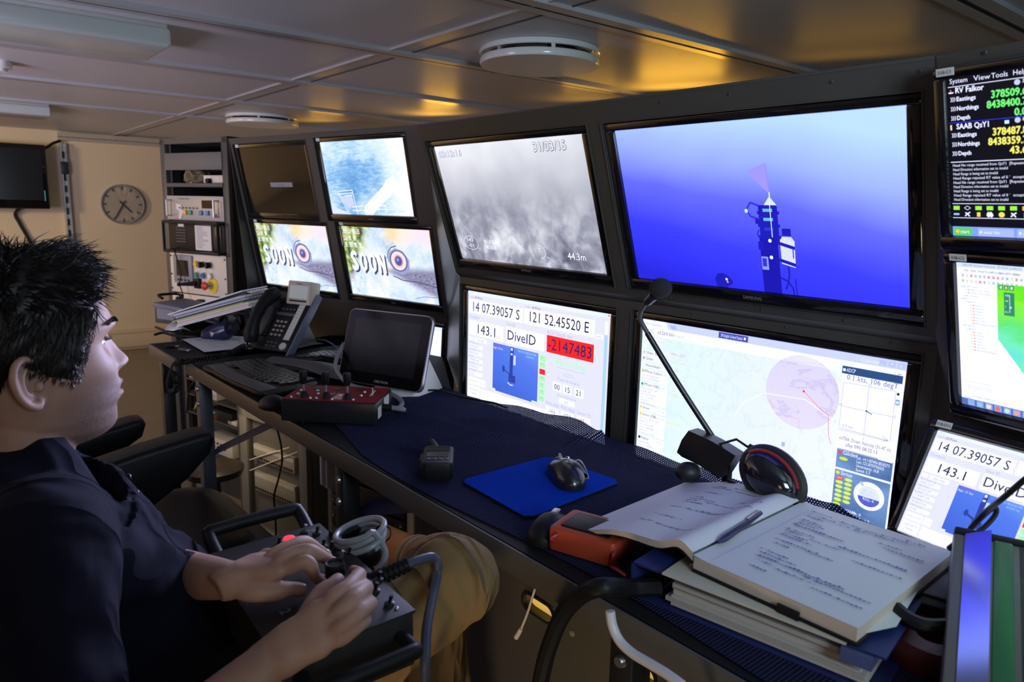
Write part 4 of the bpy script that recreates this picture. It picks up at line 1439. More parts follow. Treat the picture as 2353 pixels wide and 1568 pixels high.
# small return desk at the far left end
p0, p1 = onz(344, 791, TZ), onz(404, 826, TZ)
yaw2 = math.degrees(math.atan2(p1.y - p0.y, p1.x - p0.x))
ME = tr(p0.x, p0.y, 0) @ rotz(yaw2)
L2 = (p1 - p0).length
t = thing('desk', 'short black desk at the far left end before the equipment rack', 'desk', ME, 'steel framed desks')
MB().box(0, L2, .004, .50, TZ - .022, TZ).build('tabletop', M_DESK, t)
MB().box(0, L2, -.004, .004, TZ - .042, TZ + .001, bev=.001).build('edge_angle', M_EDGE, t)
MB().box(-.004, 0, -.004, .5, TZ - .042, TZ + .001, bev=.001).build('end_angle', M_EDGE, t)
for x, y in ((.09, .03),):
    MB().box(x - .02, x + .02, y - .02, y + .02, 0, TZ - .022, bev=.002).build('leg', M_BLK2, t)
# ================================================================ equipment rack beside the console
RK = .93
k0 = Vector((-1.645 * RK, 4.17 * RK, CZ + .036 * RK))
RZ = k0.z
MRK = tr(k0.x, k0.y, 0) @ rotz(-31) @ tr(-.2413, 0, 0)          # middle of the rack front
M_RACK = mat('grey rack frame', (0.055, 0.055, 0.055), 0.4, var=0.1, vscale=20)
t = thing('equipment_rack', 'tall grey equipment rack standing left of the small monitors', 'rack', MRK)
zt = RZ + .305
for sx in (-1, 1):
    MB().box(sx * .262 - .022, sx * .262 + .022, 0, .04, 0, zt, bev=.003).build('front_post', M_RACK, t)
    MB().box(sx * .225 - .012, sx * .225 + .012, .02, .03, .05, zt - .03).build('mounting_rail', M_BLK2, t)
MB().box(.270, .284, .02, .62, 0, zt).build('side_panel', mat('navy black rack side', (0.016, 0.022, 0.034), 0.35, var=.1, vscale=9), t)
MB().box(-.284, -.270, .02, .62, 0, zt).build('side_panel', M_RACK, t)
MB().box(-.284, .284, 0, .62, zt - .03, zt).build('top_cover', M_RACK, t)
MB().box(-.27, .27, .6, .62, 0, zt - .03).build('back_panel', M_SLOT, t)
rz = lambda v: RZ + (515 - v) * .0006 * .985


def unit(name, label, cat, v0, v1, m, dep=.3, y0=-.004, w=.2413, bev=.002):
    z1, z0 = rz(v0) - .001, rz(v1) + .001
    t = thing(name, label, cat, MRK @ tr(0, 0, z0))
    b = MB().box(-w, w, y0, y0 + .006, 0, z1 - z0, bev=bev).box(-.21, .21, y0 + .006, y0 + dep, .003, z1 - z0 - .003).build('body', m, t)
    return t, z1 - z0, y0


unit('blank_panel', 'plain grey blanking panel at the top of the equipment rack', 'panel', 130, 287, mat('grey blanking plate', (0.11, 0.105, 0.10), 0.5, var=.05, vscale=20))
t, h, y0 = unit('rack_shelf', 'dark rack shelf carrying a plastic bag and a small box', 'shelf', 400, 440, M_GREY, .35)
p = MRK @ Vector((-.05, .06, rz(402)))
bmv = bmesh.new()
bmesh.ops.create_icosphere(bmv, subdivisions=3, radius=.055)
rn = random.Random(3)
for v in bmv.verts:
    k = 1 + .35 * (rn.random() - .5)
    v.co = Vector((v.co.x * k * 1.25, v.co.y * k * .8, max(0, v.co.z * k + .03)))
tag(MB().bm(bmv).build('plastic_bag', mat('crinkled clear bag', (0.14, 0.11, 0.06), 0.15, var=.3, vscale=40), M=tr(p), smooth=False), 'crumpled brownish plastic bag on the rack shelf', 'bag')
t = thing('switch_box', 'small cream box with white labels on the rack shelf', 'box', MRK @ tr(.135, .05, rz(402)))
MB().box(-.08, .08, -.03, .05, 0, .042, bev=.003).build('body', M_CREAM, t)
MB().box(-.075, -.01, -.0315, -.03, .025, .04).build('label_strip', M_LABEL, t)
MB().box(.02, .055, -.0315, -.03, .015, .03).build('label_strip', M_LABEL, t)
MB().cyl((-.02, -.03, .012), (-.02, -.055, .012), .013).build('knob', M_BLK, t)
# silver instrument
M_INST = mat('silver instrument face', (0.40, 0.38, 0.34), 0.4, metal=.2, var=.05, vscale=20)
t, h, y0 = unit('power_instrument', 'silver rack instrument with coloured buttons and a dark display', 'instrument', 516, 743, M_INST)
for sx in (-1, 1):
    MB().tube([(sx * .2, y0, .025), (sx * .2, y0 - .03, .025), (sx * .2, y0 - .03, h - .025), (sx * .2, y0, h - .025)], .006, 8).build('handle', M_ALU, t)
MB().box(.065, .155, y0 - .002, y0, h - .065, h - .022).build('display', mat('dark red display', (0.02, 0.006, 0.005), .2, var=.1, vscale=30), t)
MB().text('CP POWER SYSTEM', .008, tr(-.14, y0 - .001, h - .02)).build('lettering', M_INK, t)
for k in range(6):
    MB().cyl((-.125 + k * .03, y0, h - .065), (-.125 + k * .03, y0 - .006, h - .065), .0042, 10).build('indicator', M_INK, t)
for x, c in ((-.075, (.75, .42, .05)), (-.03, (.05, .30, .20)), (.06, (.06, .22, .45)), (.115, (.06, .25, .48))):
    MB().box(x - .012, x + .012, y0 - .012, y0, .03, .055, bev=.003).build('push_button', mat('button %.2f %.2f' % c[:2], c, .35, var=.05, vscale=60), t)
MB().prism([(-.155, .09), (-.11, .085), (-.115, .06), (-.095, .05), (-.12, .005), (-.14, .01), (-.13, .05), (-.155, .06)], y0 - .003, y0 - .001, 'y').build('torn_tape', M_LABEL, t)
MB().box(.17, .185, y0 - .003, y0, .02, .04).build('red_switch', mat('dark red switch', (.3, .03, .02), .4), t)
# black rack computer
t, h, y0 = unit('rack_computer', 'black rack computer with a paper notice taped to its front', 'computer', 748, 1040, M_BLK, .4)
m = MB()
m.tube([(-.235, y0 - .035, .005), (.235, y0 - .035, .005), (.235, y0 - .035, h - .005), (-.235, y0 - .035, h - .005)], .009, 8, closed=True)
for x in (-.235, .235):
    for z in (.005, h - .005):
        m.cyl((x, y0 - .035, z), (x, y0, z), .008, 8)
m.build('guard_frame', M_BLK2, t)
for k in range(6):
    MB().box(-.17, -.085, y0 - .003, y0, .055 + k * .016, .061 + k * .016).build('grille_bar', M_GREY, t)
MB().box(-.15, -.10, y0 - .002, y0, h - .03, h - .016).build('name_sticker', M_LABEL, t)
pp = MB().box(0, .135, y0 - .005, y0 - .003, .018, h - .02).build('paper_notice', M_LABEL, t)
m = MB()
for k in range(14):
    m.box(.012, .05 + .07 * rn.random(), y0 - .0055, y0 - .005, .03 + k * .0085, .033 + k * .0085)
m.build('notice_print', M_MGREY, pp)
for sx in (.17, .205):
    MB().box(sx - .012, sx + .012, y0 - .006, y0, .02, h - .02, bev=.003).build('drive_bay', M_BLK2, t)
# cream control panel
t, h, y0 = unit('stop_switch_unit', 'cream control panel with buttons and a red mushroom stop switch', 'control panel', 1044, 1425, M_CREAM)
scn = MB().box(-.2, -.035, y0 - .012, y0, .055, h - .012, bev=.004).build('operator_display', M_MGREY, t)
MB().box(-.17, -.065, y0 - .0135, y0 - .011, .095, h - .04).build('display_glass', M_TVS, scn)
for k in range(4):
    MB().box(-.165 + k * .03, -.15 + k * .03, y0 - .0135, y0 - .012, .068, .078).build('display_key', M_BLK, scn)
for j, cols in enumerate((((.80, .45, .03), (.02, .02, .02), (.02, .02, .02)), ((.03, .25, .16), (.03, .12, .35), (.75, .72, .65)))):
    for k, c in enumerate(cols):
        x, z = .0 + k * .058, h - .055 - j * .06
        bt = MB().cyl((x, y0, z), (x, y0 - .008, z), .019, 18).build('button_collar', M_ALU, t)
        if j == 0 and k:
            MB().cyl((x, y0 - .008, z), (x, y0 - .02, z), .016, 18).box(x - .006, x + .006, y0 - .034, y0 - .018, z - .017, z + .017, bev=.003).build('selector_knob', M_BLK, bt)
        else:
            MB().cyl((x, y0 - .006, z), (x, y0 - .018, z), .015, 18).build('button_cap', mat('button %.2f %.2f' % c[:2], c, .35, var=.05, vscale=60), bt)
        MB().box(x - .02, x + .02, y0 - .001, y0, z + .022, z + .034).build('legend_plate', M_LABEL, t)
js = MB().box(-.015, .03, y0 - .02, y0, .035, .09, bev=.003).build('lever_switch', M_BLK, t)
MB().tube([(.005, y0 - .02, .062), (-.02, y0 - .05, .06), (-.05, y0 - .085, .058)], [.014, .011, .007], 12).ball((-.05, y0 - .085, .058), .011).build('lever', M_BLK, js)
M_RED = mat('red plastic', (0.55, 0.035, 0.015), 0.4, var=.05, vscale=40)
es = MB().cyl((.125, y0, .058), (.125, y0 - .004, .058), .043, 28).build('stop_plate', mat('yellow plate', (.72, .55, .04), .45, var=.04, vscale=30), t)
MB().cyl((.118, y0 - .004, .058), (.108, y0 - .04, .058), .015, 16).build('stop_stem', M_STEEL, es)
MB().lathe([(.001, .02), (.015, .017), (.024, .008), (.022, 0)], 24, M=tr(.108, y0 - .035, .058) @ rotx(90)).build('stop_button', M_RED, es)
for x in (-.232, .232):
    for z in (.02, .1, h - .02):
        MB().cyl((x, y0, z), (x, y0 - .003, z), .005, 10).build('panel_screw', M_BLK, t)
t, h, y0 = unit('power_supply', 'cream power supply with a black knob and red light lowest in the rack', 'power supply', 1432, 1560, M_CREAM)
MB().cyl((-.16, y0, .04), (-.16, y0 - .025, .04), .018).build('knob', M_BLK, t)
MB().cyl((-.03, y0, .04), (-.03, y0 - .008, .04), .007).build('red_light', mat('red lamp', (.3, .01, .01), .3, emis=(1, .08, .03), estr=3), t)
MB().box(.01, .05, y0 - .03, y0, .02, .055, bev=.003).build('switch', M_BLK, t)
tag(MB().tube([MRK @ Vector(q) for q in ((-.1, -.045, rz(990)), (-.13, -.05, rz(1010)), (-.125, -.04, rz(1100)), (-.10, -.04, rz(1250)), (-.10, -.05, rz(1330)), (-.08, -.05, rz(1420)), (-.06, -.06, rz(1500)))], .0035, 6, smooth=5).build('rack_cable', M_BLK), 'thin black cable hanging across the cream control panel', 'cable')

# ================================================================ under the desk
F38 = rotz(-38)
M_CAB = mat('grey green cabinet steel', (0.17, 0.165, 0.14), 0.45, var=.08, vscale=12)
M_PATCH = mat('pale patch panel', (0.50, 0.47, 0.38), .45, var=.06, vscale=40)
D = 1.66
uz = lambda x, y, D_: (lambda p: (p.x, p.z))(inv(F38 @ tr(0, D_, 0), onpl(x, y, F38 @ tr(0, D_, 0))))
x0, x1 = uz(553, 932, D)[0] - .02, uz(692, 1016, D)[0] + .03
t = thing('network_cabinet', 'grey cabinet with a glass door and patch panels under the desk', 'cabinet', F38 @ tr((x0 + x1) / 2, D, 0))
w = (x1 - x0) / 2
H = .80
MB().box(-w, w, .03, .16, 0, H).build('cabinet_body', M_CAB, t)
dr = MB()
dr.box(-w, -w + .055, 0, .028, 0, H, bev=.003).box(w - .05, w, 0, .028, 0, H, bev=.003).box(-w, w, 0, .028, H - .26, H, bev=.003).box(-w, w, 0, .028, 0, .06, bev=.003)
dr = dr.build('door', M_CAB, t)
MB().box(-w + .055, w - .05, .010, .013, .06, H - .26).build('door_glass', clear_glass('smoked door glass', .12), dr)
MB().box(w - .055, w - .02, -.02, 0, .20, .215, bev=.004).build('door_latch', M_BLK, dr)
cl = lambda x, y: (uz(x, y, D)[0] - (x0 + x1) / 2, uz(x, y, D)[1])
for v0, v1 in ((1023, 1058), (1085, 1128)):
    a, b = cl(582, v0), cl(582, v1)
    q = MB().box(-.155, .135, .014, .03, b[1], a[1], bev=.002).build('patch_panel', M_PATCH, t)
    m = MB()
    for k in range(16):
        m.box(-.15 + k * .0175, -.139 + k * .0175, .0125, .0145, b[1] + .006, b[1] + .016)
    m.build('port_row', M_BLK, q)
    MB().box(-.15, .13, .0125, .0142, a[1] - .022, a[1] - .006).build('port_labels', M_LABEL, q)
for a, b in (((558, 1062), (660, 1030)), ((565, 1085), (680, 1040))):
    p, q = cl(*a), cl(*b)
    MB().tube([(p[0], .010, p[1]), (q[0], .009, q[1])], .0022, 6).build('white_patch_lead', M_WHITE, t)
tag(MB().tube([onpl(x, y, F38 @ tr(0, D - .05, 0)) for x, y in ((636, 985), (645, 1020), (648, 1060), (640, 1100), (630, 1140), (632, 1180), (634, 1230), (630, 1300))], .004, 7, smooth=6).build('hanging_cable', M_BLK), 'thin black cable hanging in front of the grey network cabinet', 'cable')

# cluttered electronics shelf at far left under the desk
D = 1.72
MS = F38 @ tr(0, D, 0)
ez = lambda x, y: uz(x, y, D)
xa, xb = ez(425, 900)[0], ez(548, 900)[0]
t = thing('electronics_shelf', 'dark open frame shelf full of small electronics under the far desk', 'shelf', MS @ tr((xa + xb) / 2, 0, 0))
w = (xb - xa) / 2
for z in (ez(500, 1045)[1], ez(500, 968)[1], ez(500, 925)[1], ez(470, 880)[1]):
    MB().box(-w, w, 0, .14, z - .008, z).build('shelf_plate', M_CONS, t)
for sx in (-w, w - .02):
    MB().box(sx, sx + .02, 0, .02, 0, .74).build('post', M_CONS, t)
MB().box(-w, w, .13, .14, 0, .74).build('back_panel', M_SLOT, t)


def gadget(name, label, cat, px, py, wd, hh, m, extra=None, zs=None):
    x, z = ez(px, py)
    z = min((q for q in (ez(500, 1045)[1], ez(500, 968)[1], ez(500, 925)[1], ez(470, 880)[1])), key=lambda q: abs(q - z))
    t = thing(name, label, cat, MS @ tr(x, .05, z))
    MB().box(-wd / 2, wd / 2, -.045, .05, .001, hh, bev=.003).build('case', m, t)
    if extra:
        extra(t)
    return t


def led(t, x, z, c, y=-.046):
    MB().ball((x, y, z), .004, seg=8, ring=6).build('indicator_light', mat('led %.1f %.1f %.1f' % c, (.05, .05, .05), .3, emis=c, estr=6), t)


gadget('network_switch', 'white perforated box lowest on the cluttered electronics shelf', 'network box', 500, 1045, .24, .075, M_PATCH,
       lambda t: [MB().box(-.10 + k * .03, -.085 + k * .03, -.0465, -.0445, .03 + j * .018, .038 + j * .018).build('vent_hole', M_BLK, t) for k in range(6) for j in range(2)])
gadget('media_converter', 'black box with a bright cyan light on the electronics shelf', 'network box', 505, 1000, .2, .05, M_BLK, lambda t: led(t, -.06, .03, (.1, .9, .9)))
gadget('junction_box', 'pale grey box under a yellow light on the electronics shelf', 'network box', 480, 925, .12, .05, M_PATCH, lambda t: led(t, .03, .06, (.9, .8, .05), -.03))
gadget('terminal_block', 'orange terminal strip on the electronics shelf', 'terminal strip', 480, 968, .13, .03, mat('orange plastic', (.65, .16, .03), .45, var=.2, vscale=80))
gadget('terminal_block', 'small white terminal strip right of the orange one', 'terminal strip', 530, 968, .07, .02, M_PATCH)
gadget('power_adapter', 'white adapter on the top plate of the electronics shelf', 'adapter', 440, 875, .06, .03, M_WHITE)
for nm, lab, pts, mm in (('loose_lead', 'yellow green lead drooping on the electronics shelf', ((478, 915), (465, 905), (455, 920), (448, 940)), mat('yellow green lead', (.5, .55, .05), .4)),
                         ('loose_lead', 'black lead looping down the left of the electronics shelf', ((455, 870), (440, 885), (432, 910), (430, 950)), M_BLK),
                         ('loose_lead', 'black lead looping past the pale grey junction box', ((470, 875), (455, 890), (447, 920), (450, 945)), M_BLK)):
    tag(MB().tube([onpl(x, y, MS @ tr(0, -.03, 0)) for x, y in pts], .004, 6, smooth=5).build(nm, mm), lab, 'cable')

# server rack
D = 1.60
MS2 = F38 @ tr(0, D, 0)
s0, s1 = uz(762, 1040, D)[0], uz(935, 1187, D)[0]
M_SRV = mat('black server face', (0.014, 0.014, 0.015), 0.35, var=.15, vscale=40)
t = thing('server_rack', 'open black server rack under the middle of the desk', 'rack', MS2 @ tr((s0 + s1) / 2, 0, 0))
w = (s1 - s0) / 2
for sx in (-1, 1):
    MB().box(sx * (w + .014) - .014, sx * (w + .014) + .014, 0, .16, 0, .78).build('post', M_CAB if sx < 0 else M_CREAM, t)
MB().box(-w, w, .15, .16, 0, .78).build('back_panel', M_SLOT, t)
zz = [uz(765, v, D)[1] for v in (1048, 1088, 1130, 1155, 1200, 1260)]
for k in range(5):
    t = thing('server_unit', ('black server topmost in the rack under the desk', 'black server second from the top in the under-desk rack', 'black server with a row of vents in the middle of the under-desk rack', 'slim black server with green lights in the under-desk rack', 'lowest black server with a white badge in the under-desk rack')[k], 'server', MS2 @ tr((s0 + s1) / 2, 0, zz[k + 1] + .004), 'servers under the desk')
    hh = zz[k] - zz[k + 1] - .008
    MB().box(-w + .002, w - .002, -.01, .13, 0, hh, bev=.003).build('chassis', M_SRV, t)
    for x in (-w + .018, w - .018):
        MB().cyl((x, -.01, hh / 2), (x, -.014, hh / 2), .005, 8).build('thumbscrew', M_STEEL, t)
    if k == 3:
        for q in (-.08, -.02, .06, .12, .13):
            led(t, q, hh * .4, (.35, .8, .05), -.011)
    if k == 4:
        MB().text('APC', .014, tr(-w + .03, -.0105, hh * .55)).build('badge', M_SILVERINK, t)
    if k == 2:
        for q in range(9):
            MB().box(-.06 + q * .014, -.052 + q * .014, -.012, -.0095, hh * .3, hh * .7).build('vent', M_LEG, t)
# rear wall of the knee space
struct(MB().box(-1.46, -.4, 1.10, 1.12, 0, .84).build('trim_%d' % (tn + 1), M_CONSD, M=rotz(-50)))
# locker fronts with hand holes
M_LOCK = mat('grey brown locker steel', (0.085, 0.080, 0.070), 0.45, var=.08, vscale=15, bump=.1, bscale=900)
LD_ = .985
FL = rotz(-50) @ tr(0, LD_, 0)
lz = lambda x, y: inv(FL, onpl(x, y, FL))
for k, (xa, xb, hx, hy, lab) in enumerate(((-1.43, -.835, 1237, 1396, 'grey locker front with a yellow lit hand hole behind the knee'), (-.83, -.15, 1460, 1535, 'grey locker front with a yellow lit hand hole right of the desk leg'))):
    t = thing('locker', lab, 'locker', FL @ tr((xa + xb) / 2, 0, 0), 'lockers under the desk')
    w = (xb - xa) / 2
    h = lz(hx, hy)
    hxl = h.x - (xa + xb) / 2
    m = MB()
    holed(m, -w + .002, w - .002, .06 if k else .0, .86, [(hxl - .045, hxl + .045, h.z - .019, h.z + .019)], dep=.02)
    fr = m.build('front', M_LOCK, t)
    o = [(hxl + sx * (.030 + .023 * math.cos(a)), h.z + .023 * math.sin(a)) for sx, aa in ((1, np.linspace(-1.57, 1.57, 9)), (-1, np.linspace(1.57, 4.71, 9))) for a in [0] for a in ([float(q) for q in aa])]
    o = []
    for cx_, a0 in ((hxl + .030, -90), (hxl - .030, 90)):
        for q in range(10):
            a = rad(a0 + q * 20)
            o.append((cx_ + .0235 * math.cos(a), h.z + .0235 * math.sin(a)))
    i = [(hxl + (x - hxl) * .88, h.z + (z - h.z) * .74) for x, z in o]
    m = MB()
    n_ = len(o)
    m.add([(x, -.004, z) for x, z in o] + [(x, -.004, z) for x, z in i] + [(x, 0.001, z) for x, z in o] + [(x, .018, z) for x, z in i],
          [(q, (q + 1) % n_, n_ + (q + 1) % n_, n_ + q) for q in range(n_)] + [(q, 2 * n_ + q, 2 * n_ + (q + 1) % n_, (q + 1) % n_) for q in range(n_)] + [(n_ + q, n_ + (q + 1) % n_, 3 * n_ + (q + 1) % n_, 3 * n_ + q) for q in range(n_)])
    m.build('hand_hole_rim', M_BLK2, t)
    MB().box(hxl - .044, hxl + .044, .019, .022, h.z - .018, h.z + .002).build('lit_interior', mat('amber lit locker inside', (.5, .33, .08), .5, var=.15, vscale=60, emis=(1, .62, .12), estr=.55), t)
    MB().box(-w + .01, w - .01, .06, .09, .06, .84).build('carcass', M_SLOT, t)
    for dx, dz in ((.09, .03), (.12, .055), (.105, -.01)):
        MB().lathe([(.0001, .002), (.006, .002), (.007, 0)], 12, M=tr(hxl + dx, 0, h.z + dz) @ rotx(90)).build('rivet', M_ALU, t)
    for q in range(5):
        MB().box(hxl + .085 - q * .001, hxl + .088 - q * .001, -.001, 0, h.z + .07 - q * .007, h.z + .073 - q * .007).build('vent_pinhole', M_SLOT, t)
tag(MB().box(-.06, .06, 0, .02, 0, .84).build('plinth_board', mat('navy board', (.018, .022, .035), .4, var=.1, vscale=9), M=rotz(-50) @ tr(-1.51, .99, 0)), 'dark navy board standing between the server rack and the grey locker', 'board')
# cables hanging from the desk
tag(MB().tube([onpl(x, y, FL @ tr(0, -.10, 0)) for x, y in ((1250, 1300), (1240, 1325), (1226, 1365), (1212, 1410), (1198, 1445))], .0024, 8, smooth=6).tube([onpl(x, y, FL @ tr(0, -.10, 0)) for x, y in ((1198, 1445), (1186, 1466))], [.0045, .005], 8).build('white_lead', M_WHITE), 'thin white lead with a plug dangling over the yellow hand hole', 'cable')
FQ = rotz(-50) @ tr(0, .64, 0)
tag(MB().tube([onpl(x, y, FQ) for x, y in ((1402, 1405), (1408, 1440), (1425, 1475), (1455, 1503), (1495, 1527), (1540, 1555), (1580, 1590), (1600, 1650))], .0062, 10, smooth=6).build('white_cable', mat('thick white cable', (.62, .62, .66), .4)), 'thick white cable curving down from the desk leg', 'cable')
FQ = rotz(-50) @ tr(0, .655, 0)
tag(MB().tube([onz(1520, 1350, TZ + .02), onz(1450, 1352, TZ + .018)] + [onpl(x, y, FQ) for x, y in ((1385, 1350), (1335, 1368), (1295, 1410), (1268, 1470), (1250, 1530), (1238, 1600), (1232, 1700))], .0125, 10, smooth=6).build('black_hose', M_BLK), 'thick black hose bending over the desk edge beside the blue binder', 'hose')
t = thing('white_binder', 'white binder hung upright behind the desk leg near the servers', 'binder', rotz(-50) @ tr(-1.548, .72, .775))
MB().box(-.02, .02, 0, .05, 0, .10, bev=.004).build('cover', M_WHITE, t)
MB().box(-.004, .004, -.002, 0, .004, .096).box(.010, .013, -.002, 0, .004, .096).build('spine_grooves', M_MGREY, t)
t = thing('round_stool', 'round dark stool seat beyond the black leather chair', 'stool', tr(-1.15, 2.70, 0))
MB().lathe([(.001, .43), (.09, .43), (.11, .42), (.105, .395), (.001, .39)], 36).build('seat', mat('brown black vinyl', (.03, .022, .016), .4, var=.2, vscale=20), t)
MB().cyl((0, 0, .03), (0, 0, .40), .022).build('column', M_BLK2, t)
MB().lathe([(.001, .035), (.17, .03), (.18, 0)], 36).build('base_plate', M_BLK2, t)
# ================================================================ things on the desk
def copies(o, t, M):
    c = o.copy()
    COL.objects.link(c)
    c.parent = t
    c.matrix_local = M
    return c


# netting spread over the desk
def netting():
    m = mat('navy netting', (0.028, 0.031, 0.080), 0.85, spec=.03)
    nt = m.node_tree
    b = nt.nodes['Principled BSDF']
    uv = nd(nt, 'UVMap')
    sp = nd(nt, 'SeparateXYZ')
    nt.links.new(uv.outputs[0], sp.inputs[0])
    k = 1 / .0052
    cu = mathn(nt, 'ABSOLUTE', mathn(nt, 'SINE', mathn(nt, 'MULTIPLY', sp.outputs[0], math.pi * k)))
    cv = mathn(nt, 'ABSOLUTE', mathn(nt, 'SINE', mathn(nt, 'MULTIPLY', sp.outputs[1], math.pi * k)))
    hole = mathn(nt, 'GREATER_THAN', mathn(nt, 'MULTIPLY', cu, cv), .88)
    inv_ = mathn(nt, 'SUBTRACT', 1.0, hole)
    nt.links.new(inv_, b.inputs['Alpha'])
    bp = nd(nt, 'Bump')
    bp.inputs['Strength'].default_value = 1.0
    bp.inputs['Distance'].default_value = .003
    nt.links.new(mathn(nt, 'MULTIPLY', cu, cv), bp.inputs['Height'])
    nt.links.new(bp.outputs[0], b.inputs['Normal'])
    return m


NA0, NA1, ND0, ND1 = -1.78, .02, .69, 1.172
MNET = rotz(-50)
BASE = pt((NA0 + NA1) / 2, .9, TZ)
rn = random.Random(5)
FOLD = [(-1.10, 1.02, 80, .22, .012, .010), (-1.19, 1.00, 60, .16, .016, .014), (-1.02, .97, 95, .13, .011, .016), (-1.30, 1.05, 35, .2, .010, .02), (-.92, .93, 70, .25, .006, .02),
        (-.75, 1.02, 110, .2, .008, .02), (-1.45, .93, 20, .3, .006, .018), (-1.36, .86, 35, .25, .005, .014), (-1.25, .80, 12, .2, .005, .012), (-.6, 1.05, 60, .2, .008, .015), (-.3, 1.0, 70, .2, .008, .015), (-1.62, 1.02, 60, .2, .005, .02)]


def net_h(a, d):
    z = .004
    for fa, fd, an, ln, hh, wd in FOLD:
        ca, sa = math.cos(rad(an)), math.sin(rad(an))
        t_ = (a - fa) * ca + (d - fd) * sa
        s_ = -(a - fa) * sa + (d - fd) * ca
        z += 2.0 * hh * math.exp(-(t_ / ln) ** 2 * 2 - (s_ / wd) ** 2)
    back = max(0, (d - 1.04) / .13)
    k = min(1, max(0, (a + 1.52) / .22))
    z += .026 * back * back * k * (.8 + .25 * math.sin(a * 9) + .12 * math.sin(a * 31))
    flat = min(1, max(0, (d - .78) / .1)) if a > -.95 else min(1, max(0, (d - .70) / .06))
    near = max(abs(a + .975) / .20, abs(d - .905) / .165)      # lies flat under the mouse pad
    flat *= min(1, max(0, (near - .95) / .35))
    return .003 + (z - .003) * max(.08, flat)


mb = MB()
nu, nv = 200, 64
uvs = []


def nf(u, v):
    a = NA0 + (NA1 - NA0) * u
    edge0 = ND0 + .012 + .012 * math.sin(a * 7) + max(0, (-a - 1.32)) * .16
    d = edge0 + (ND1 - edge0 - .004 * math.sin(a * 23)) * v
    uvs.append((a, d))
    p = pt(a, d, TZ + net_h(a, d)) - BASE
    return MNET.inverted() @ p


mb.grid(nf, nu, nv)
o = mb.build('mesh_cloth', netting(), M=tr(BASE) @ MNET, angle=80)
ul = o.data.uv_layers.new(name='UVMap')
for l in o.data.loops:
    ul.data[l.index].uv = uvs[l.vertex_index]
tag(o, 'wrinkled navy mesh netting spread over the desk below the big screens', 'netting')
nz = lambda px, py: (lambda p: TZ + net_h(p.dot(UC), p.dot(NC)))(onz(px, py, TZ + .004))


# keyboards
M_KEY = mat('black key caps', (.014, .014, .016), .28, var=.2, vscale=60)
def keyboard(name, lab, M, w, d, plan, rows, kw, kd, x0, y0, zf, m_base, curve):
    t = thing(name, lab, 'keyboard', M, 'black keyboards on the desk')
    MB().prism(plan, .004, .016, 'z', bev=.004).build('base', m_base, t)
    key = None
    for r_ in range(rows):
        for c in range(14 if r_ < rows - 1 else 8):
            x = x0 + c * kw + (r_ % 2) * .004
            ww = kw
            if r_ == rows - 1:
                x = x0 + (0, 1.1, 2.2, 4.6, 8.0, 9.3, 10.4, 11.6)[c] * kw
                ww = kw * (1, 1, 1.1, 3.4, 1.2, 1, 1.1, 1)[c]
            y, z, yaw = curve(x + kw / 2, y0 - r_ * kd)
            Mk = tr(x + ww / 2, y, z) @ rotz(yaw)
            if ww != kw:
                MB().box(-ww / 2 + .001, ww / 2 - .001, -kd / 2 + .001, kd / 2 - .001, 0, .007, bev=.0015, seg=1).build('key', M_BLK, t, M=Mk)
            elif key is None:
                key = MB().box(-kw / 2 + .001, kw / 2 - .001, -kd / 2 + .001, kd / 2 - .001, 0, .007, bev=.0015, seg=1).build('key', M_KEY, t, M=Mk)
            else:
                copies(key, t, Mk)
    return t


c0 = onz(472, 850, TZ + .004)
MK = tr(c0) @ rotz(-48)
plan = [(0, 0), (.10, -.012), (.22, -.016), (.34, -.012), (.44, .0), (.437, .10), (.42, .165), (.32, .178), (.21, .182), (.10, .178), (.01, .165)]
plan = [(q.x, q.y) for q in spline([Vector((*p, 0)) for p in plan], 4, True)]
t = keyboard('keyboard', 'low black keyboard along the desk edge left of the red control box', MK, .43, .17, plan, 6, .0262, .0208, .022, .160, .016, M_BLK,
             lambda x, y: (y - .010 + .9 * (x - .2) ** 2 * .5, .015, 0))
MB().prism([(.02, .0), (.12, -.008), (.22, -.011), (.32, -.008), (.42, .0), (.415, .05), (.22, .042), (.025, .05)], .015, .0185, 'z', bev=.002).build('palm_rest', M_GREY, t)
c0 = onz(640, 842, TZ + .004)
MK = tr(c0) @ rotz(-32)
plan = [(-.02, -.02), (.06, -.055), (.16, -.035), (.24, -.03), (.34, -.055), (.44, -.03), (.47, .05), (.46, .13), (.36, .165), (.23, .18), (.10, .165), (0, .13), (-.035, .05)]
plan = [(q.x, q.y) for q in spline([Vector((*p, 0)) for p in plan], 4, True)]
t = keyboard('keyboard', 'curved ergonomic black keyboard between the desk phone and the tablet', MK, .45, .2, plan, 6, .0262, .0205, .03, .145, .016, M_BLK,
             lambda x, y: (y + .02 - .35 * (x - .21) ** 2 * 1.0, .022 + .018 * math.exp(-((x - .2) / .12) ** 2), -12 * (x - .2) / .2))
MB().grid(lambda u, v: (-.02 + .46 * u, -.045 + .075 * v + .02 * math.sin(u * math.pi * 2) * (1 - v), .012 + .018 * math.sin(v * math.pi * .8 + .3) + .014 * math.exp(-((u - .5) / .25) ** 2) * v), 30, 10).build('wrist_rest', M_GREY, t)

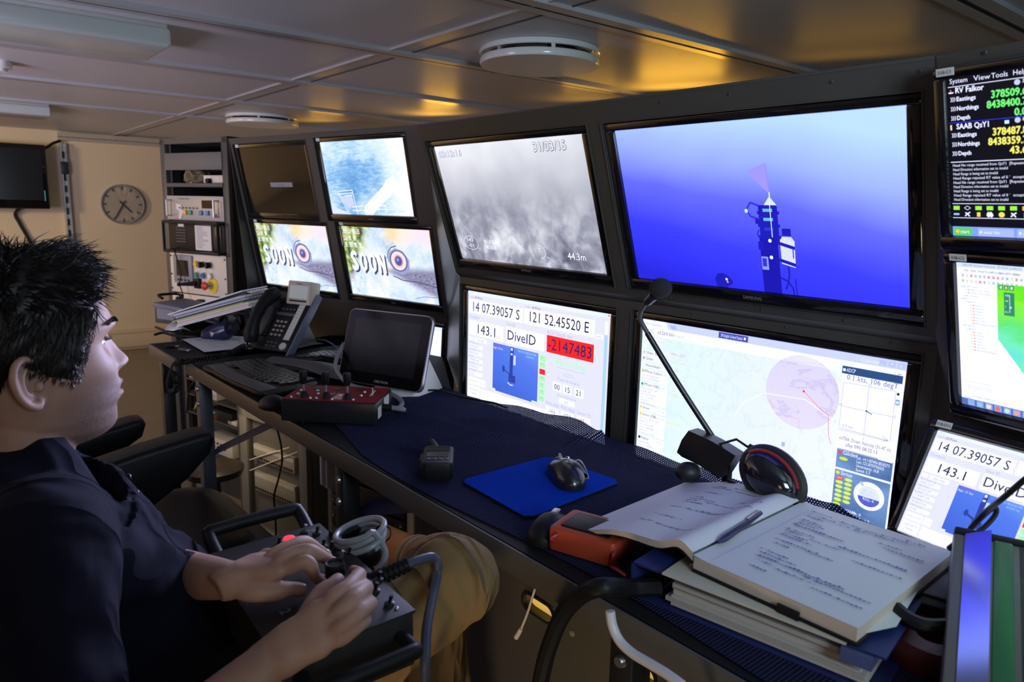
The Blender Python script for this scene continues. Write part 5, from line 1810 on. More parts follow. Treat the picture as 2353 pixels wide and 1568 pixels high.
# desk telephone
c0 = onz(568, 797, TZ + .012)
MP = tr(c0) @ rotz(-27)
t = thing('telephone', 'black desk telephone with a raised screen and coiled cord', 'telephone', MP @ tr(.1, 0, -.010))
IP = tr(-.1, 0, .010)
TL = IP @ rotx(52)            # slanted face: local x right, y up the slope, z outward
W_, H_ = .185, .215
MB().prism([(0, 0), (W_, 0), (W_, .03), (W_ + .004, H_), (0.004, H_), (0, .03)], -.032, 0, 'z', bev=.006, M=TL).build('body', M_BLK, t)
MB().prism([(.0, .0), (.16, .0), (.22, -.005), (.16, .012)], .02, W_ - .02, 'x', M=IP @ tr(0, 0, 0)).build('foot_plate', M_GREY, t)
MB().prism([(.05, .0), (.19, .0), (.12, .13), (.09, .12)], .04, W_ - .03, 'x', bev=.004, M=IP).build('stand', M_GREY, t)
MB().prism([(W_ - .002, -.03), (W_ + .006, -.02), (W_ + .010, H_ + .03), (W_ - .002, H_ - .01)], -.036, -.004, 'z', bev=.003, M=TL).build('side_wing', mat('blue grey plastic', (.13, .14, .20), .35, var=.05, vscale=30), t)
hs = MB().tube([TL @ Vector(p) for p in ((.030, .012, .020), (.030, .035, .036), (.030, .075, .050), (.030, .115, .054), (.030, .155, .050), (.030, .195, .036), (.030, .222, .018))], [.022, .027, .021, .019, .021, .028, .022], 14, smooth=6, flat=.8)
hs.build('handset', M_BLK, t)
MB().box(.006, .056, .05, .17, -.002, .006, bev=.004, M=TL).build('cradle', M_BLK2, t)
for j in range(4):
    for k in range(3):
        MB().ball((.082 + k * .019, .115 - j * .018, .001), (.0072, .0052, .003), M=TL, seg=12, ring=6).build('number_key', mat('number key', (.30, .26, .20), .4), t)
for j in range(2):
    for k in range(4):
        MB().box(.075 + k * .017, .087 + k * .017, .145 + j * .018, .153 + j * .018, 0, .003, M=TL, bev=.001).build('function_key', M_GREY, t)
MB().box(.146, .172, .045, .20, 0, .0025, M=TL).build('label_column', M_LABEL, t)
m = MB()
for j in range(12):
    m.box(.148, .162, .05 + j * .0125, .051 + j * .0125, .0025, .003, M=TL)
m.build('label_print', M_MGREY, t)
MB().lathe([(.0001, .004), (.013, .004), (.015, 0)], 22, M=TL @ tr(.158, .020, 0)).build('round_key', M_LABEL, t)
for k in range(6):
    MB().box(.08 + (k % 3) * .018, .092 + (k % 3) * .018, .012 + (k // 3) * .014, .019 + (k // 3) * .014, 0, .003, M=TL, bev=.001).build('soft_key', M_GREY, t)
DP = TL @ tr(.135, H_ - .025, .0) @ rotx(26)
ds = MB().box(-.055, .055, 0, .085, -.045, .004, bev=.004, M=DP).build('display_housing', mat('cream grey plastic', (.50, .43, .35), .4, var=.04, vscale=30), t)
MB().box(-.043, .043, .022, .068, .003, .0048, M=DP).build('display', mat('pale liquid crystal', (.50, .55, .50), .25, emis=(.55, .62, .6), estr=.12), ds)
MB().box(-.04, .04, .010, .016, .003, .0048, M=DP).build('display_keys', M_BLK, ds)
MB().text('Panasonic', .0055, DP @ tr(0, .073, .0047) @ rotx(-90), align='c').build('maker_lettering', M_INK, ds)
# coiled cord
hp = MP @ TL.translation
hb = MP @ rotz(0) @ Vector((.03, -.01, .02))
path = [t.matrix_world @ (TL @ Vector((.030, .0, .02)))] + [onz(x, y, TZ + .018) for x, y in ((556, 798), (530, 812), (490, 822), (445, 828), (418, 832))] + \
       [onpl(x, y, rotz(-50) @ tr(0, .665, 0)) for x, y in ((405, 836), (398, 850), (392, 868), (388, 885), (394, 900), (404, 896), (408, 880), (402, 862), (400, 845))]
sp_ = spline([Vector(p) for p in path], 60)
L = [0]
for a, b in zip(sp_, sp_[1:]):
    L.append(L[-1] + (b - a).length)
hel = []
ref = Vector((0, 0, 1))
for i, p in enumerate(sp_):
    tg = (sp_[min(i + 1, len(sp_) - 1)] - sp_[max(i - 1, 0)]).normalized()
    s1 = tg.cross(Vector((.3, .2, 1))).normalized()
    s2 = tg.cross(s1)
    ph = L[i] / .0105 * 2 * math.pi
    hel.append(p + (s1 * math.cos(ph) + s2 * math.sin(ph)) * .0085)
tag(MB().tube(hel, .0026, 5).build('coiled_cord', M_BLK), 'black coiled telephone cord looping off the far corner of the desk', 'cord')

# paper and usb sticks
A, B, C_, D_ = [onz(x, y, TZ + .005) for x, y in ((418, 781), (470, 811), (600, 801), (560, 771))]
m = MB()


def pgrid(P, nu=10, nv=8, lift=.0):
    a, b, c, d = P
    return lambda u, v: (a * (1 - u) * (1 - v) + b * (1 - u) * v + c * u * v + d * u * (1 - v)) + Vector((0, 0, lift * math.sin(u * 3.1) + lift * .6 * (1 - u) ** 2))


def sheet(name, lab, P, lift, marks=0, seed=1):
    o_ = sum(P, Vector()) / 4
    P = [p - o_ for p in P]
    f = pgrid(P, lift=lift)
    mb = MB().grid(f, 14, 10)
    mb.add([Vector(v) - Vector((0, 0, .0006)) for v in mb.v[:140]], [list(reversed(q)) for q in mb.f[:]])
    rr = random.Random(seed)
    for k in range(marks):
        v = .2 + .7 * (k // 3) / max(1, marks / 3)
        u = .15 + .25 * (k % 3) + .1 * rr.random()
        for s in range(5):
            u2 = u + .028
            mb.add([Vector(f(u, v)) + Vector((0, 0, .0006)), Vector(f(u2, v + .01 * rr.random())) + Vector((0, 0, .0006)), Vector(f(u2, v + .022)) + Vector((0, 0, .0006)), Vector(f(u, v + .018)) + Vector((0, 0, .0006))], [(0, 1, 2, 3)], 1)
            u = u2 + .006
    return tag(mb.build(name, [M_PAPER, mat('pencil grey', (.25, .25, .30), .6)], M=tr(o_)), lab, 'paper')


M_PAPER = mat('white paper', (0.64, 0.64, 0.68), 0.6, var=.02, vscale=12)
sheet('paper_sheet', 'white handwritten sheet lying left of the desk telephone', [A, B, C_, D_], .004, 12)
for lab, x, y, yw, mm in (('black memory stick with a steel plug beside the paper sheet', 395, 799, 10, M_BLK), ('small black memory stick nearest the desk edge by the paper', 424, 807, -20, M_GREY)):
    t = thing('memory_stick', lab, 'memory stick', desk_m(x, y, yw, TZ + .001))
    MB().box(-.022, .012, -.008, .008, 0, .009, bev=.002).build('stick_body', mm, t)
    MB().box(.012, .026, -.006, .006, .002, .007).build('stick_plug', M_STEEL, t)

# pile at the far left end
FB = ME @ tr(0, .42, TZ)
t = thing('field_case', 'grey instrument case with a raised lid at the far left desk corner', 'case', desk_m(356, 742, -24, TZ + .001))
MB().prism([(0, 0), (.15, 0), (.165, .062), (.0, .075)], 0, .16, 'y', bev=.006).build('case_body', M_GREY, t)
MB().box(-.005, .17, -.01, .17, .068, .090, bev=.006, M=roty(4)).build('case_lid', mat('blue grey case lid', (.16, .16, .20), .4, var=.05, vscale=30), t)
MB().box(.02, .12, -.004, 0, .02, .07).build('case_label', M_MGREY, t)
MB().tube([(-.005, .05, .10), (-.04, .06, .11), (-.05, .10, .11), (-.04, .15, .108), (-.005, .16, .10)], .006, 8, smooth=5).build('case_handle', M_BLK, t)
# leaning white folder with papers
q0 = onz(404, 753, TZ + .05)
q1 = aty(578, 706, q0.y - .06)
xa = (q1 - q0)
MFo = Matrix.Translation(q0)
ux = xa.normalized()
uy = Vector((0, 0, 1)).cross(ux).normalized()
uz_ = ux.cross(uy)
MFo = Matrix(((ux.x, uy.x, uz_.x, q0.x), (ux.y, uy.y, uz_.y, q0.y), (ux.z, uy.z, uz_.z, q0.z), (0, 0, 0, 1)))
Lf = xa.length
t = thing('folder', 'white folder stuffed with papers leaning over the far left pile', 'folder', MFo)
MB().box(0, Lf, 0, .17, 0, .004).build('lower_cover', M_WHITE, t)
MB().box(-.01, Lf - .012, -.006, .17, .052, .056, M=roty(-2.0)).build('upper_cover', M_WHITE, t)
z = .005
for k in range(9):
    hh = (.006, .003, .008, .004, .007, .003, .006, .004, .004)[k]
    c = ((.7, .7, .68), (.75, .30, .06), (.68, .68, .70), (.55, .55, .10), (.05, .05, .06), (.7, .7, .7), (.15, .2, .35), (.72, .7, .66), (.6, .6, .62))[k]
    e = rn.uniform(-.012, .012)
    MB().box(.004 + e, Lf - .015 + e, rn.uniform(-.004, .004), .165, z, z + hh).build('paper_stack', mat('sheaf %d' % k, c, .6, var=.06, vscale=120), t)
    z += hh
m = MB()
for k in range(7):
    m.tube([(Lf - .02 + .0, .02 + k * .02, .03), (Lf + .012, .02 + k * .02, .045), (Lf - .01, .02 + k * .02, .058)], .003, 6, smooth=3)
m.build('spiral_binding', M_STEEL, t)
P = [onz(378, 762, TZ + .02), onz(398, 764, TZ + .02), onz(440, 762, TZ + .045), onz(400, 740, TZ + .03)]
sheet('loose_paper', 'loose white sheet curling out under the white folder', P, .01)
# camera, bottle, dark cloth
t = thing('photo_camera', 'black photo camera with its lens to the front behind the telephone', 'camera', desk_m(548, 764, -35, TZ + .002))
MB().box(-.065, .065, 0, .05, 0, .085, bev=.012, seg=3).build('camera_body', M_BLK, t)
MB().prism([(-.025, .08), (.025, .08), (.018, .112), (-.018, .112)], .005, .05, 'y', bev=.004).build('viewfinder_hump', M_BLK, t)
MB().lathe([(.036, 0), (.038, .01), (.034, .02), (.037, .03), (.037, .06), (.030, .064), (.028, .05), (.0001, .048)], 28, M=tr(-.005, 0, .042) @ rotx(90)).build('lens', M_BLK2, t)
MB().ball((-.005, -.052, .042), (.024, .004, .024)).build('lens_glass', M_TVS, t)
t = thing('spray_bottle', 'dark blue bottle lying left of the black camera', 'bottle', desk_m(506, 764, -25, TZ + .034) @ roty(70))
MB().lathe([(.001, -.07), (.033, -.068), (.036, -.05), (.036, .03), (.028, .055), (.016, .06), (.016, .075), (.001, .076)], 24).build('bottle_body', mat('navy bottle', (.012, .018, .07), .25, var=.1, vscale=20), t)
MB().lathe([(.018, .062), (.018, .085), (.001, .088)], 20).build('bottle_cap', M_BLK, t)
MB().prism([(-.01, -.01), (.01, -.01), (0, .012)], -.0375, -.036, 'y').build('bottle_emblem', M_SILVERINK, t)
bmv = bmesh.new()
bmesh.ops.create_icosphere(bmv, subdivisions=4, radius=1)
for v in bmv.verts:
    k = 1 + .22 * math.sin(v.co.x * 9 + v.co.y * 5) * math.sin(v.co.z * 7 + v.co.x * 3) + .1 * math.sin(v.co.y * 17)
    v.co = Vector((v.co.x * .17 * k, v.co.y * .11 * k, max(0, v.co.z * .075 * k + .035)))
tag(MB().bm(bmv).build('dark_jacket', mat('black cloth', (.012, .012, .02), .8, var=.4, vscale=30, sheen=.3), M=desk_m(545, 742, -25, TZ + .001)), 'crumpled dark cloth heaped behind the black camera', 'cloth')
for k, (lab, pts) in enumerate((('black cables tangled along the far left of the desk front', ((355, 770), (375, 765), (400, 771), (450, 774), (500, 768), (540, 770), (590, 772))), ('second black cable snaking under the white folder', ((358, 752), (380, 760), (430, 766), (470, 760), (520, 764), (565, 758))))):
    tag(MB().tube([onz(x, y, TZ + .006 + .004 * (j % 2)) for j, (x, y) in enumerate(pts)], .005, 7, smooth=6).build('tangled_cable', M_BLK), lab, 'cable')
tag(MB().tube([onz(x, y, TZ + z_) for x, y, z_ in ((700, 792, .005), (722, 782, .02), (745, 783, .03), (768, 795, .03), (782, 815, .008))], .0035, 7, smooth=6).build('network_cable', mat('blue network cable', (.02, .05, .20), .4)), 'blue network cable arching behind the curved keyboard', 'cable')

# tablet on a wedge stand
M_TGL = mat('black tablet glass', (.005, .005, .006), .06, spec=.12)
c0, c1 = onz(775, 873, TZ + .022), onz(966, 905, TZ + .022)
v = c1 - c0
MTb = tr((c0 + c1) / 2) @ rotz(math.degrees(math.atan2(v.y, v.x)) + 0)
wt = v.length
t = thing('tablet', 'black touch tablet standing on a white wedge stand behind the red box', 'tablet', MTb @ tr(0, .03, -.022))
TT = tr(0, -.03, .022) @ rotx(-17)
ht = .212


def rrect(x0, x1, y0, y1, r_, n=5):
    o_ = []
    for cx_, cy_, a0 in ((x1 - r_, y0 + r_, -90), (x1 - r_, y1 - r_, 0), (x0 + r_, y1 - r_, 90), (x0 + r_, y0 + r_, 180)):
        for k in range(n + 1):
            a = rad(a0 + 90 * k / n)
            o_.append((cx_ + r_ * math.cos(a), cy_ + r_ * math.sin(a)))
    return o_


MB().prism(rrect(-wt / 2, wt / 2, 0, ht, .02), 0, .016, 'y', bev=.003, M=TT).build('body', mat('silver tablet rim', (.45, .45, .47), .2, metal=.8, var=.05, vscale=20), t)
MB().prism(rrect(-wt / 2 + .003, wt / 2 - .003, .003, ht - .003, .018), -.0012, .002, 'y', M=TT).build('glass_front', M_TGL, t)
MB().box(-wt / 2 + .03, wt / 2 - .03, -.0018, -.001, .035, ht - .025, M=TT).build('display', mat('dim tablet display', (.014, .014, .018), .1, var=.5, vscale=25, spec=.15), t)
MB().text('CRESTRON', .007, TT @ tr(.01, -.002, .010), align='c').build('maker_lettering', M_SILVERINK, t)
MB().prism([(-.055, 0), (.12, 0), (.10, .03), (.02, .14), (.01, .14), (.012, .025), (-.05, .008)], -.02, .12, 'x', bev=.002).build('wedge_stand', mat('white silver stand', (.70, .69, .68), .3, var=.03, vscale=20), t)
tag(MB().tube([aty(790, 790, c0.y + .05), aty(772, 830, c0.y - .02), aty(776, 856, c0.y - .05), onz(800, 882, TZ + .035), onz(835, 893, TZ + .03), onz(880, 897, TZ + .02)], .006, 9, smooth=7).build('grey_cable', M_MGREY), 'grey cable swinging down past the left of the tablet', 'cable')

# red control box
zt_ = .055
a0 = Vector((-.548, 1.672, TZ + .004))
MX = tr(a0) @ rotz(-5)
t = thing('joystick_box', 'black control box with a red face and three joysticks', 'control box', MX @ tr(.115, .07, 0))
IX = tr(-.115, -.07, 0)
MB().box(0, .232, 0, .15, .002, zt_, bev=.004, M=IX).build('enclosure', M_BLK2, t)
fp = MB().box(.003, .229, .003, .147, zt_, zt_ + .0015, M=IX).build('red_faceplate', mat('red anodised plate', (.20, .010, .014), .6, var=.12, vscale=40, spec=.12), t)
for x in (.045, .100, .153):
    j = MB().lathe([(.013, 0), (.011, .004), (.006, .012), (.004, .014)], 18, M=IX @ tr(x, .035, zt_ + .001)).build('joystick_boot', M_BLK, t)
    MB().cyl((x, .035, zt_ + .012), (x, .035, zt_ + .036), .0030, 10, M=IX).build('joystick_shaft', M_STEEL, j)
    MB().lathe([(.005, .032), (.0085, .037), (.0098, .056), (.0088, .063), (.0001, .065)], 16, M=IX @ tr(x, .035, zt_)).build('joystick_grip', M_BLK, j)
    MB().lathe([(.0001, .0003), (.012, .0003), (.0125, 0)], 18, M=IX @ tr(x + .005, .115, zt_ + .0016)).build('black_plug', M_BLK, t)
MB().prism([(.118, .02), (.142, .018), (.150, .04), (.148, .07), (.125, .075), (.118, .05)], zt_ + .0016, zt_ + .002, 'z', M=IX).build('worn_patch', mat('worn pinkish patch', (.50, .30, .26), .5, var=.2, vscale=120), t)
for x, y in ((.02, .02), (.025, .05), (.068, .018), (.072, .06), (.082, .02), (.122, .015), (.128, .055), (.172, .02), (.18, .06), (.02, .085), (.06, .09), (.178, .095)):
    MB().lathe([(.0001, .004), (.0025, .0035), (.004, .001), (.004, 0)], 10, M=IX @ tr(x, y, zt_ + .0015)).build('small_switch', M_STEEL, t)
MB().cyl((.205, .07, zt_), (.205, .07, zt_ + .02), .002, 8, M=IX).cyl((.205, .05, zt_ + .006), (.205, .09, zt_ + .008), .0022, 8, M=IX).build('toggle_lever', M_ALU, t)
MB().text('01', .018, IX @ tr(.100, .06, zt_ + .002) @ rotx(-90)).build('face_print', mat('pale print', (.55, .40, .40), .5), t)
MB().box(.232, .2325, .02, .05, .012, .04, M=IX).box(.232, .2325, .075, .12, .025, .05, M=IX).build('side_label', M_LABEL, t)
for x in (.03, .05, .19):
    MB().cyl((x, .012, -.002), (x, .012, .004), .007, 12, M=IX).build('rubber_foot', M_BLK, t)
cp = IX @ Vector((.232, .07, .028))
MB().tube([cp, cp + Vector((.022, 0, 0))], [.009, .0075], 12).build('cable_gland', M_BLK, t)
g0 = t.matrix_world @ (cp + Vector((.02, 0, 0)))
tag(MB().tube([g0, g0 + Vector((.03, .0, -.004)), onz(915, 940, TZ + .018), onz(924, 928, TZ + .016), onz(915, 915, TZ + .016), onz(895, 905, TZ + .014), onz(870, 898, TZ + .014)], .0062, 10, smooth=7).build('grey_cable', M_MGREY), 'grey cable looping from the right end of the red joystick box', 'cable')
bmv = bmesh.new()
bmesh.ops.create_icosphere(bmv, subdivisions=3, radius=1)
for v_ in bmv.verts:
    v_.co = Vector((v_.co.x * .05, v_.co.y * .035, max(-.002, v_.co.z * .03)))
tag(MB().bm(bmv).build('computer_mouse', M_BLK, M=desk_m(630, 935, -40, TZ + .002)), 'dark low mouse tucked against the left of the red joystick box', 'mouse')

# walkie talkie
zc_ = TZ + .010
w0, w1 = onz(966, 1106, zc_), onz(1041, 1108, zc_)
v = w1 - w0
MWk = tr((w0 + w1) / 2) @ rotz(math.degrees(math.atan2(v.y, v.x)) + 4)
hw = v.length / 2
t = thing('handheld_radio', 'black handheld radio lying on the netting with its aerial pointing away', 'radio', MWk @ tr(0, .05, 0))
IW = tr(0, -.05, 0)
MB().prism(rrect(-hw, hw, 0, .105, .012), 0, .036, 'z', bev=.005, M=IW).build('body', M_BLK, t)
MB().box(-hw + .010, hw - .010, .035, .062, .0355, .037, M=IW).build('display', mat('grey radio display', (.05, .05, .055), .2), t)
for k in range(4):
    MB().box(-hw + .009 + k * .0115, -hw + .018 + k * .0115, .020, .027, .0355, .038, bev=.001, M=IW).build('radio_button', M_GREY, t)
for k in range(6):
    MB().box(-hw + .008, hw - .008, .070 + k * .005, .0725 + k * .005, .0355, .037, M=IW).build('speaker_slot', M_BLK2, t)
MB().tube([IW @ Vector(p) for p in ((-.004, .10, .022), (-.010, .135, .022), (-.018, .165, .024))], [.010, .0085, .007], 12).build('aerial', M_BLK, t)
MB().cyl((hw - .014, .10, .02), (hw - .014, .116, .02), .008, 14, M=IW).build('volume_knob', M_BLK2, t)
MB().box(-hw - .004, -hw + .002, .04, .08, .008, .028, bev=.002, M=IW).build('talk_key', M_GREY, t)

# blue mouse pad and mouse
zp = TZ + .008
P = [onz(x, y, zp) for x, y in ((1052, 1104), (1213, 1195), (1432, 1108), (1262, 1047))]
o_ = sum(P, Vector()) / 4
Q = [p - o_ for p in P]
ol = []
for k in range(4):
    a, b, c = Q[k - 1], Q[k], Q[(k + 1) % 4]
    for s in range(6):
        f = s / 5
        p = b + (a - b).normalized() * .022 * (1 - f) + (c - b).normalized() * .022 * f
        q = b + ((a - b).normalized() + (c - b).normalized()) * .006
        ol.append(p * .6 + q * .4)
t = thing('mouse_pad', 'blue rounded mouse pad under the black mouse', 'mouse pad', tr(o_.x, o_.y, zp - .004))
MB().prism([(p.x, p.y) for p in ol], -.003, .0035, 'z').build('foam_base', M_BLK, t)
MB().prism([(p.x * .995, p.y * .995) for p in ol], .0035, .005, 'z', bev=.001).build('cloth_top', mat('royal blue cloth', (.004, .04, .40), .95, var=.08, vscale=60, bump=.15, bscale=1800, spec=.03), t, smooth=False)


def mouse_shape(m, M, L=.125, W=.07, H=.042):
    def f(u, v):
        a = u * 2 * math.pi
        t_ = v * math.pi / 2
        x, y = math.cos(a) * math.cos(t_), math.sin(a) * math.cos(t_)
        z = math.sin(t_)
        wv = W / 2 * (1 - .18 * math.cos(y * 2.6))
        hz = H * (z ** .75) * (1 - .28 * max(0, y) - .05 * max(0, -y))
        return (x * wv, y * L / 2, hz)
    return m.grid(f, 40, 14, M=M, wrapu=True)


MM = desk_m(1300, 1102, 14, zp + .002)
t = thing('computer_mouse', 'glossy black wireless mouse with a silver thumb scoop on the blue pad', 'mouse', MM)
mouse_shape(MB(), None).build('shell', mat('black glossy shell', (.012, .013, .018), .25, coat=.3, var=.2, vscale=30), t)
MB().grid(lambda u, v: ((.022 + .014 * math.sin(v * math.pi) - .003 * u, .045 - .075 * u, .026 - .022 * v + .006 * math.sin(u * math.pi))), 14, 8).build('thumb_scoop', mat('silver grey scoop', (.35, .36, .42), .25, metal=.6, var=.05, vscale=30), t)
MB().tube([(.030, .05, .012), (.031, .02, .030), (.031, -.015, .030), (.033, -.035, .012), (.034, -.01, .006)], .0014, 6, smooth=5).build('scoop_rim', M_STEEL, t)
MB().ball((0, .04, .028), (.004, .011, .010)).build('scroll_wheel', M_STEEL, t)
MB().tube([(-.012, .056, .018), (-.010, .030, .034), (-.008, .010, .040)], .0012, 6, smooth=4).tube([(.012, .056, .018), (.010, .030, .034), (.008, .010, .040)], .0012, 6, smooth=4).build('button_groove', M_STEEL, t)
MB().ball((-.004, -.012, .0405), (.0035, .003, .001)).text('Logitech', .003, tr(-.010, -.020, .0408) @ rotx(-90)).build('maker_mark', M_SILVERINK, t)

# second mouse and red meter under the notebook
t = thing('computer_mouse', 'dark mouse half under the open notebook beside the red meter', 'mouse', desk_m(1262, 1228, -25, TZ + .006))
mouse_shape(MB(), None, .105, .062, .036).build('shell', M_BLK, t)
MB().box(-.006, .006, .015, .035, .028, .0315, bev=.002).build('scroll_strip', M_STEEL, t)
M_ORG = mat('orange red rubber', (.42, .055, .02), .5, var=.12, vscale=40)
t = thing('hand_meter', 'orange red hand meter under the left page of the notebook', 'meter', desk_m(1352, 1268, -32, TZ + .006))
MB().prism(rrect(-.055, .055, -.03, .055, .008), 0, .038, 'z', bev=.005).build('rubber_holster', M_ORG, t)
MB().box(-.04, .04, -.018, .04, .037, .041, bev=.002).build('meter_face', M_BLK, t)
for k, (lab, pts) in enumerate((('red test lead looping from the meter under the notebook', ((1310, 1225, .03), (1285, 1228, .035), (1268, 1238, .03), (1285, 1246, .02), (1305, 1242, .02))), ('second red test lead trailing under the notebook to the binder', ((1400, 1255, .03), (1410, 1275, .03), (1405, 1300, .012), (1420, 1310, .01), (1440, 1325, .01))))):
    tag(MB().tube([onz(x, y, TZ + z_) for x, y, z_ in pts], .003, 7, smooth=6).build('test_lead', mat('red lead', (.38, .02, .03), .4)), lab, 'cable')

# blue binder with the open notebook on it
MBi = tr(.169, .916, TZ) @ rotz(-41)
LB, WB, HB = .318, .29, .050
M_BIND = mat('navy binder card', (.018, .028, .13), .45, var=.08, vscale=30)
t = thing('ring_binder', 'thick navy ring binder full of pages lying at the desk edge', 'binder', MBi @ tr(LB / 2, WB / 2, .002))
IB = tr(-LB / 2, -WB / 2, 0)
MB().box(0, LB, 0, WB, 0, .003, M=IB).build('back_cover', M_BIND, t)
MB().box(0, LB, 0, WB, HB - .003, HB, M=IB).build('front_cover', M_BIND, t)
MB().box(0, .003, 0, WB, 0, HB, M=IB).build('spine', M_BIND, t)
pg = MB()
z = .006
k = 0
while z < HB - .014:
    hh = rn.uniform(.003, .007)
    pg.box(.055 + rn.uniform(-.006, .004), LB - .02 + rn.uniform(-.008, .006), .010 + rn.uniform(-.004, .004), WB - .01, z, z + hh - .0004, mi=k % 3, M=IB)
    z += hh
    k += 1
pg.build('page_block', [mat('page edge one', (.60, .55, .49), .7, bump=.6, bscale=900), mat('page edge two', (.52, .47, .42), .7, bump=.6, bscale=900), mat('page edge three', (.64, .60, .54), .7, bump=.6, bscale=900)], t)
m = MB()
for y in (.04, .12, .2):
    m.tube([(.03, y, .006), (.05, y, .03), (.07, y, .055), (.10, y, .05)], .0018, 6, smooth=6, M=IB)
m.build('binder_ring', M_STEEL, t)
MB().box(.05, LB - .04, -.006, WB - .03, HB + .0005, HB + .0032, M=IB).build('manila_folder', mat('pale manila card', (.52, .49, .40), .6, var=.05, vscale=20), t)
MB().box(LB - .045, LB - .012, -.004, WB, HB - .02, HB - .004, M=IB).build('clear_pocket', mat('clear blue pocket', (.10, .12, .25), .15), t)

ZN = 1.0
S0 = Vector((.243, .886, ZN))
MNo = tr(S0) @ rotz(-48.8)
LN, WN = .292, .214
t = thing('notebook', 'open notebook with handwritten white pages resting on the navy binder', 'notebook', MNo @ tr(0, LN / 2, -.022))
IN = tr(0, -LN / 2, .022)
MB().box(.002, WN + .003, -.003, LN + .003, -.020, -.0165, M=IN).build('right_cover', M_BLK, t)
MB().box(.002, WN, 0, LN, -.0165, -.0005, M=IN).build('right_page_block', mat('cream page edges', (.58, .50, .42), .7, bump=.5, bscale=1200), t)


def zl(x, y):      # height of the left page
    k = -x / WN
    return .014 * math.exp(-((k - .10) / .10) ** 2) + .003 * math.sin(k * 5) - .032 * k * k - .006 * k + .006 * k * (y / LN) + .004 * math.exp(-((k - .6) / .2) ** 2)


def lp(dz, th=.0):
    return lambda u, v: (-WN * 1.02 * u, LN * v - .004 * u, zl(-WN * u, LN * v) - dz * (1 - .55 * u))


m = MB().grid(lp(0), 40, 12, M=IN)
n1 = len(m.v)
m.grid(lp(.012), 40, 12, M=IN)
for i in range(39):
    m.f.append([i, i + 1, n1 + i + 1, n1 + i]); m.mi.append(1)
    j = 11 * 40
    m.f.append([j + i, j + i + 1, n1 + j + i + 1, n1 + j + i]); m.mi.append(1)
for j in range(11):
    m.f.append([j * 40 + 39, (j + 1) * 40 + 39, n1 + (j + 1) * 40 + 39, n1 + j * 40 + 39]); m.mi.append(1)
m.build('left_page_block', [M_PAPER, mat('cream page edges', (.5, .5, .5))], t)
MB().grid(lambda u, v: (-WN * 1.03 * u, (LN + .006) * v - .003, zl(-WN * u, LN * v) - .0135 * (1 - .5 * u)), 40, 12, M=IN).build('left_cover', M_BLK, t)
MB().grid(lambda u, v: (.0005 + WN * u, LN * v, .0015 * math.exp(-(u / .04) ** 2)), 24, 12, M=IN).build('right_page', M_PAPER, t)
# handwriting
rr = random.Random(21)
m = MB()


def scrawl(x, y, n, hf, s=.0052, bold=1.0):
    for k in range(n):
        a, b = x + k * s, x + (k + .75) * s
        if b > WN - .012 or (x < 0 and b > -.012):
            break
        y0_, y1_ = y + rr.uniform(-.0012, .0012), y + rr.uniform(.001, .0038) * bold
        m.add([(a, y0_, hf(a, y0_)), (b, y0_, hf(b, y0_)), (b, y1_, hf(b, y1_)), (a, y1_, hf(a, y1_))], [(0, 1, 2, 3)], 0 if rr.random() < .7 else 1, M=IN)


hr = lambda x, y: .0022
hl_ = lambda x, y: zl(x, y) + .0008
for x, y, n in ((.03, .262, 6), (.03, .250, 8), (.032, .24, 5), (.075, .258, 12), (.078, .246, 7), (.10, .252, 10), (.13, .262, 8), (.16, .27, 5), (.035, .222, 6), (.036, .214, 7), (.037, .206, 6), (.035, .196, 14), (.036, .176, 8), (.037, .168, 5), (.075, .166, 8), (.04, .158, 7), (.04, .15, 9), (.042, .132, 12), (.09, .128, 7), (.05, .118, 4), (.11, .176, 22), (.14, .150, 26), (.045, .088, 8), (.05, .078, 10), (.055, .066, 22), (.055, .055, 6), (.09, .05, 10), (.12, .06, 24), (.14, .04, 12), (.06, .034, 5), (.15, .22, 10), (.14, .232, 6)):
    scrawl(x, y, n, hr, bold=1.6 if n in (14, 22) else 1)
for x, y, n in ((-.16, .255, 9), (-.162, .247, 12), (-.10, .258, 12), (-.09, .245, 8), (-.17, .222, 7), (-.13, .218, 6), (-.165, .19, 10), (-.168, .18, 16), (-.17, .17, 12), (-.168, .16, 14), (-.1, .172, 16), (-.17, .14, 6), (-.15, .13, 18), (-.08, .135, 10), (-.17, .09, 9), (-.12, .085, 8), (-.10, .05, 12), (-.16, .055, 10), (-.06, .20, 8)):
    scrawl(x, y, n, hl_)
m.build('handwriting', [mat('blue ink', (.12, .16, .42), .6), mat('grey ink', (.16, .16, .22), .6)], t)['kind'] = 'stuff'
MB().box(.0265, .0268, .004, LN - .004, .0016, .0019, M=IN).build('margin_rule', mat('pale rule', (.5, .5, .62), .6), t)
MB().box(.123, .150, -.0055, -.002, -.026, -.010, M=IN).build('elastic_tab', M_BLK, t)
p0, p1 = Vector((.283, .912, ZN + .007)), Vector((.372, 1.012, ZN + .008))
yw = math.degrees(math.atan2(p1.y - p0.y, p1.x - p0.x))
t = thing('ballpoint_pen', 'dark blue ballpoint pen lying in the notebook gutter', 'pen', tr(p0) @ rotz(yw))
Lp = (p1 - p0).length
MB().tube([(0, 0, 0), (.010, 0, 0), (.02, 0, 0), (Lp, 0, 0)], [.0016, .004, .0052, .0048], 14).build('barrel', mat('navy pen barrel', (.02, .025, .07), .25, var=.1, vscale=40), t)
MB().tube([(Lp - .045, .0, .0052), (Lp - .008, 0, .0062), (Lp - .004, 0, .004)], .0017, 8).build('clip', M_STEEL, t)
MB().tube([(Lp, 0, 0), (Lp + .006, 0, 0)], .003, 10).build('push_cap', M_STEEL, t)
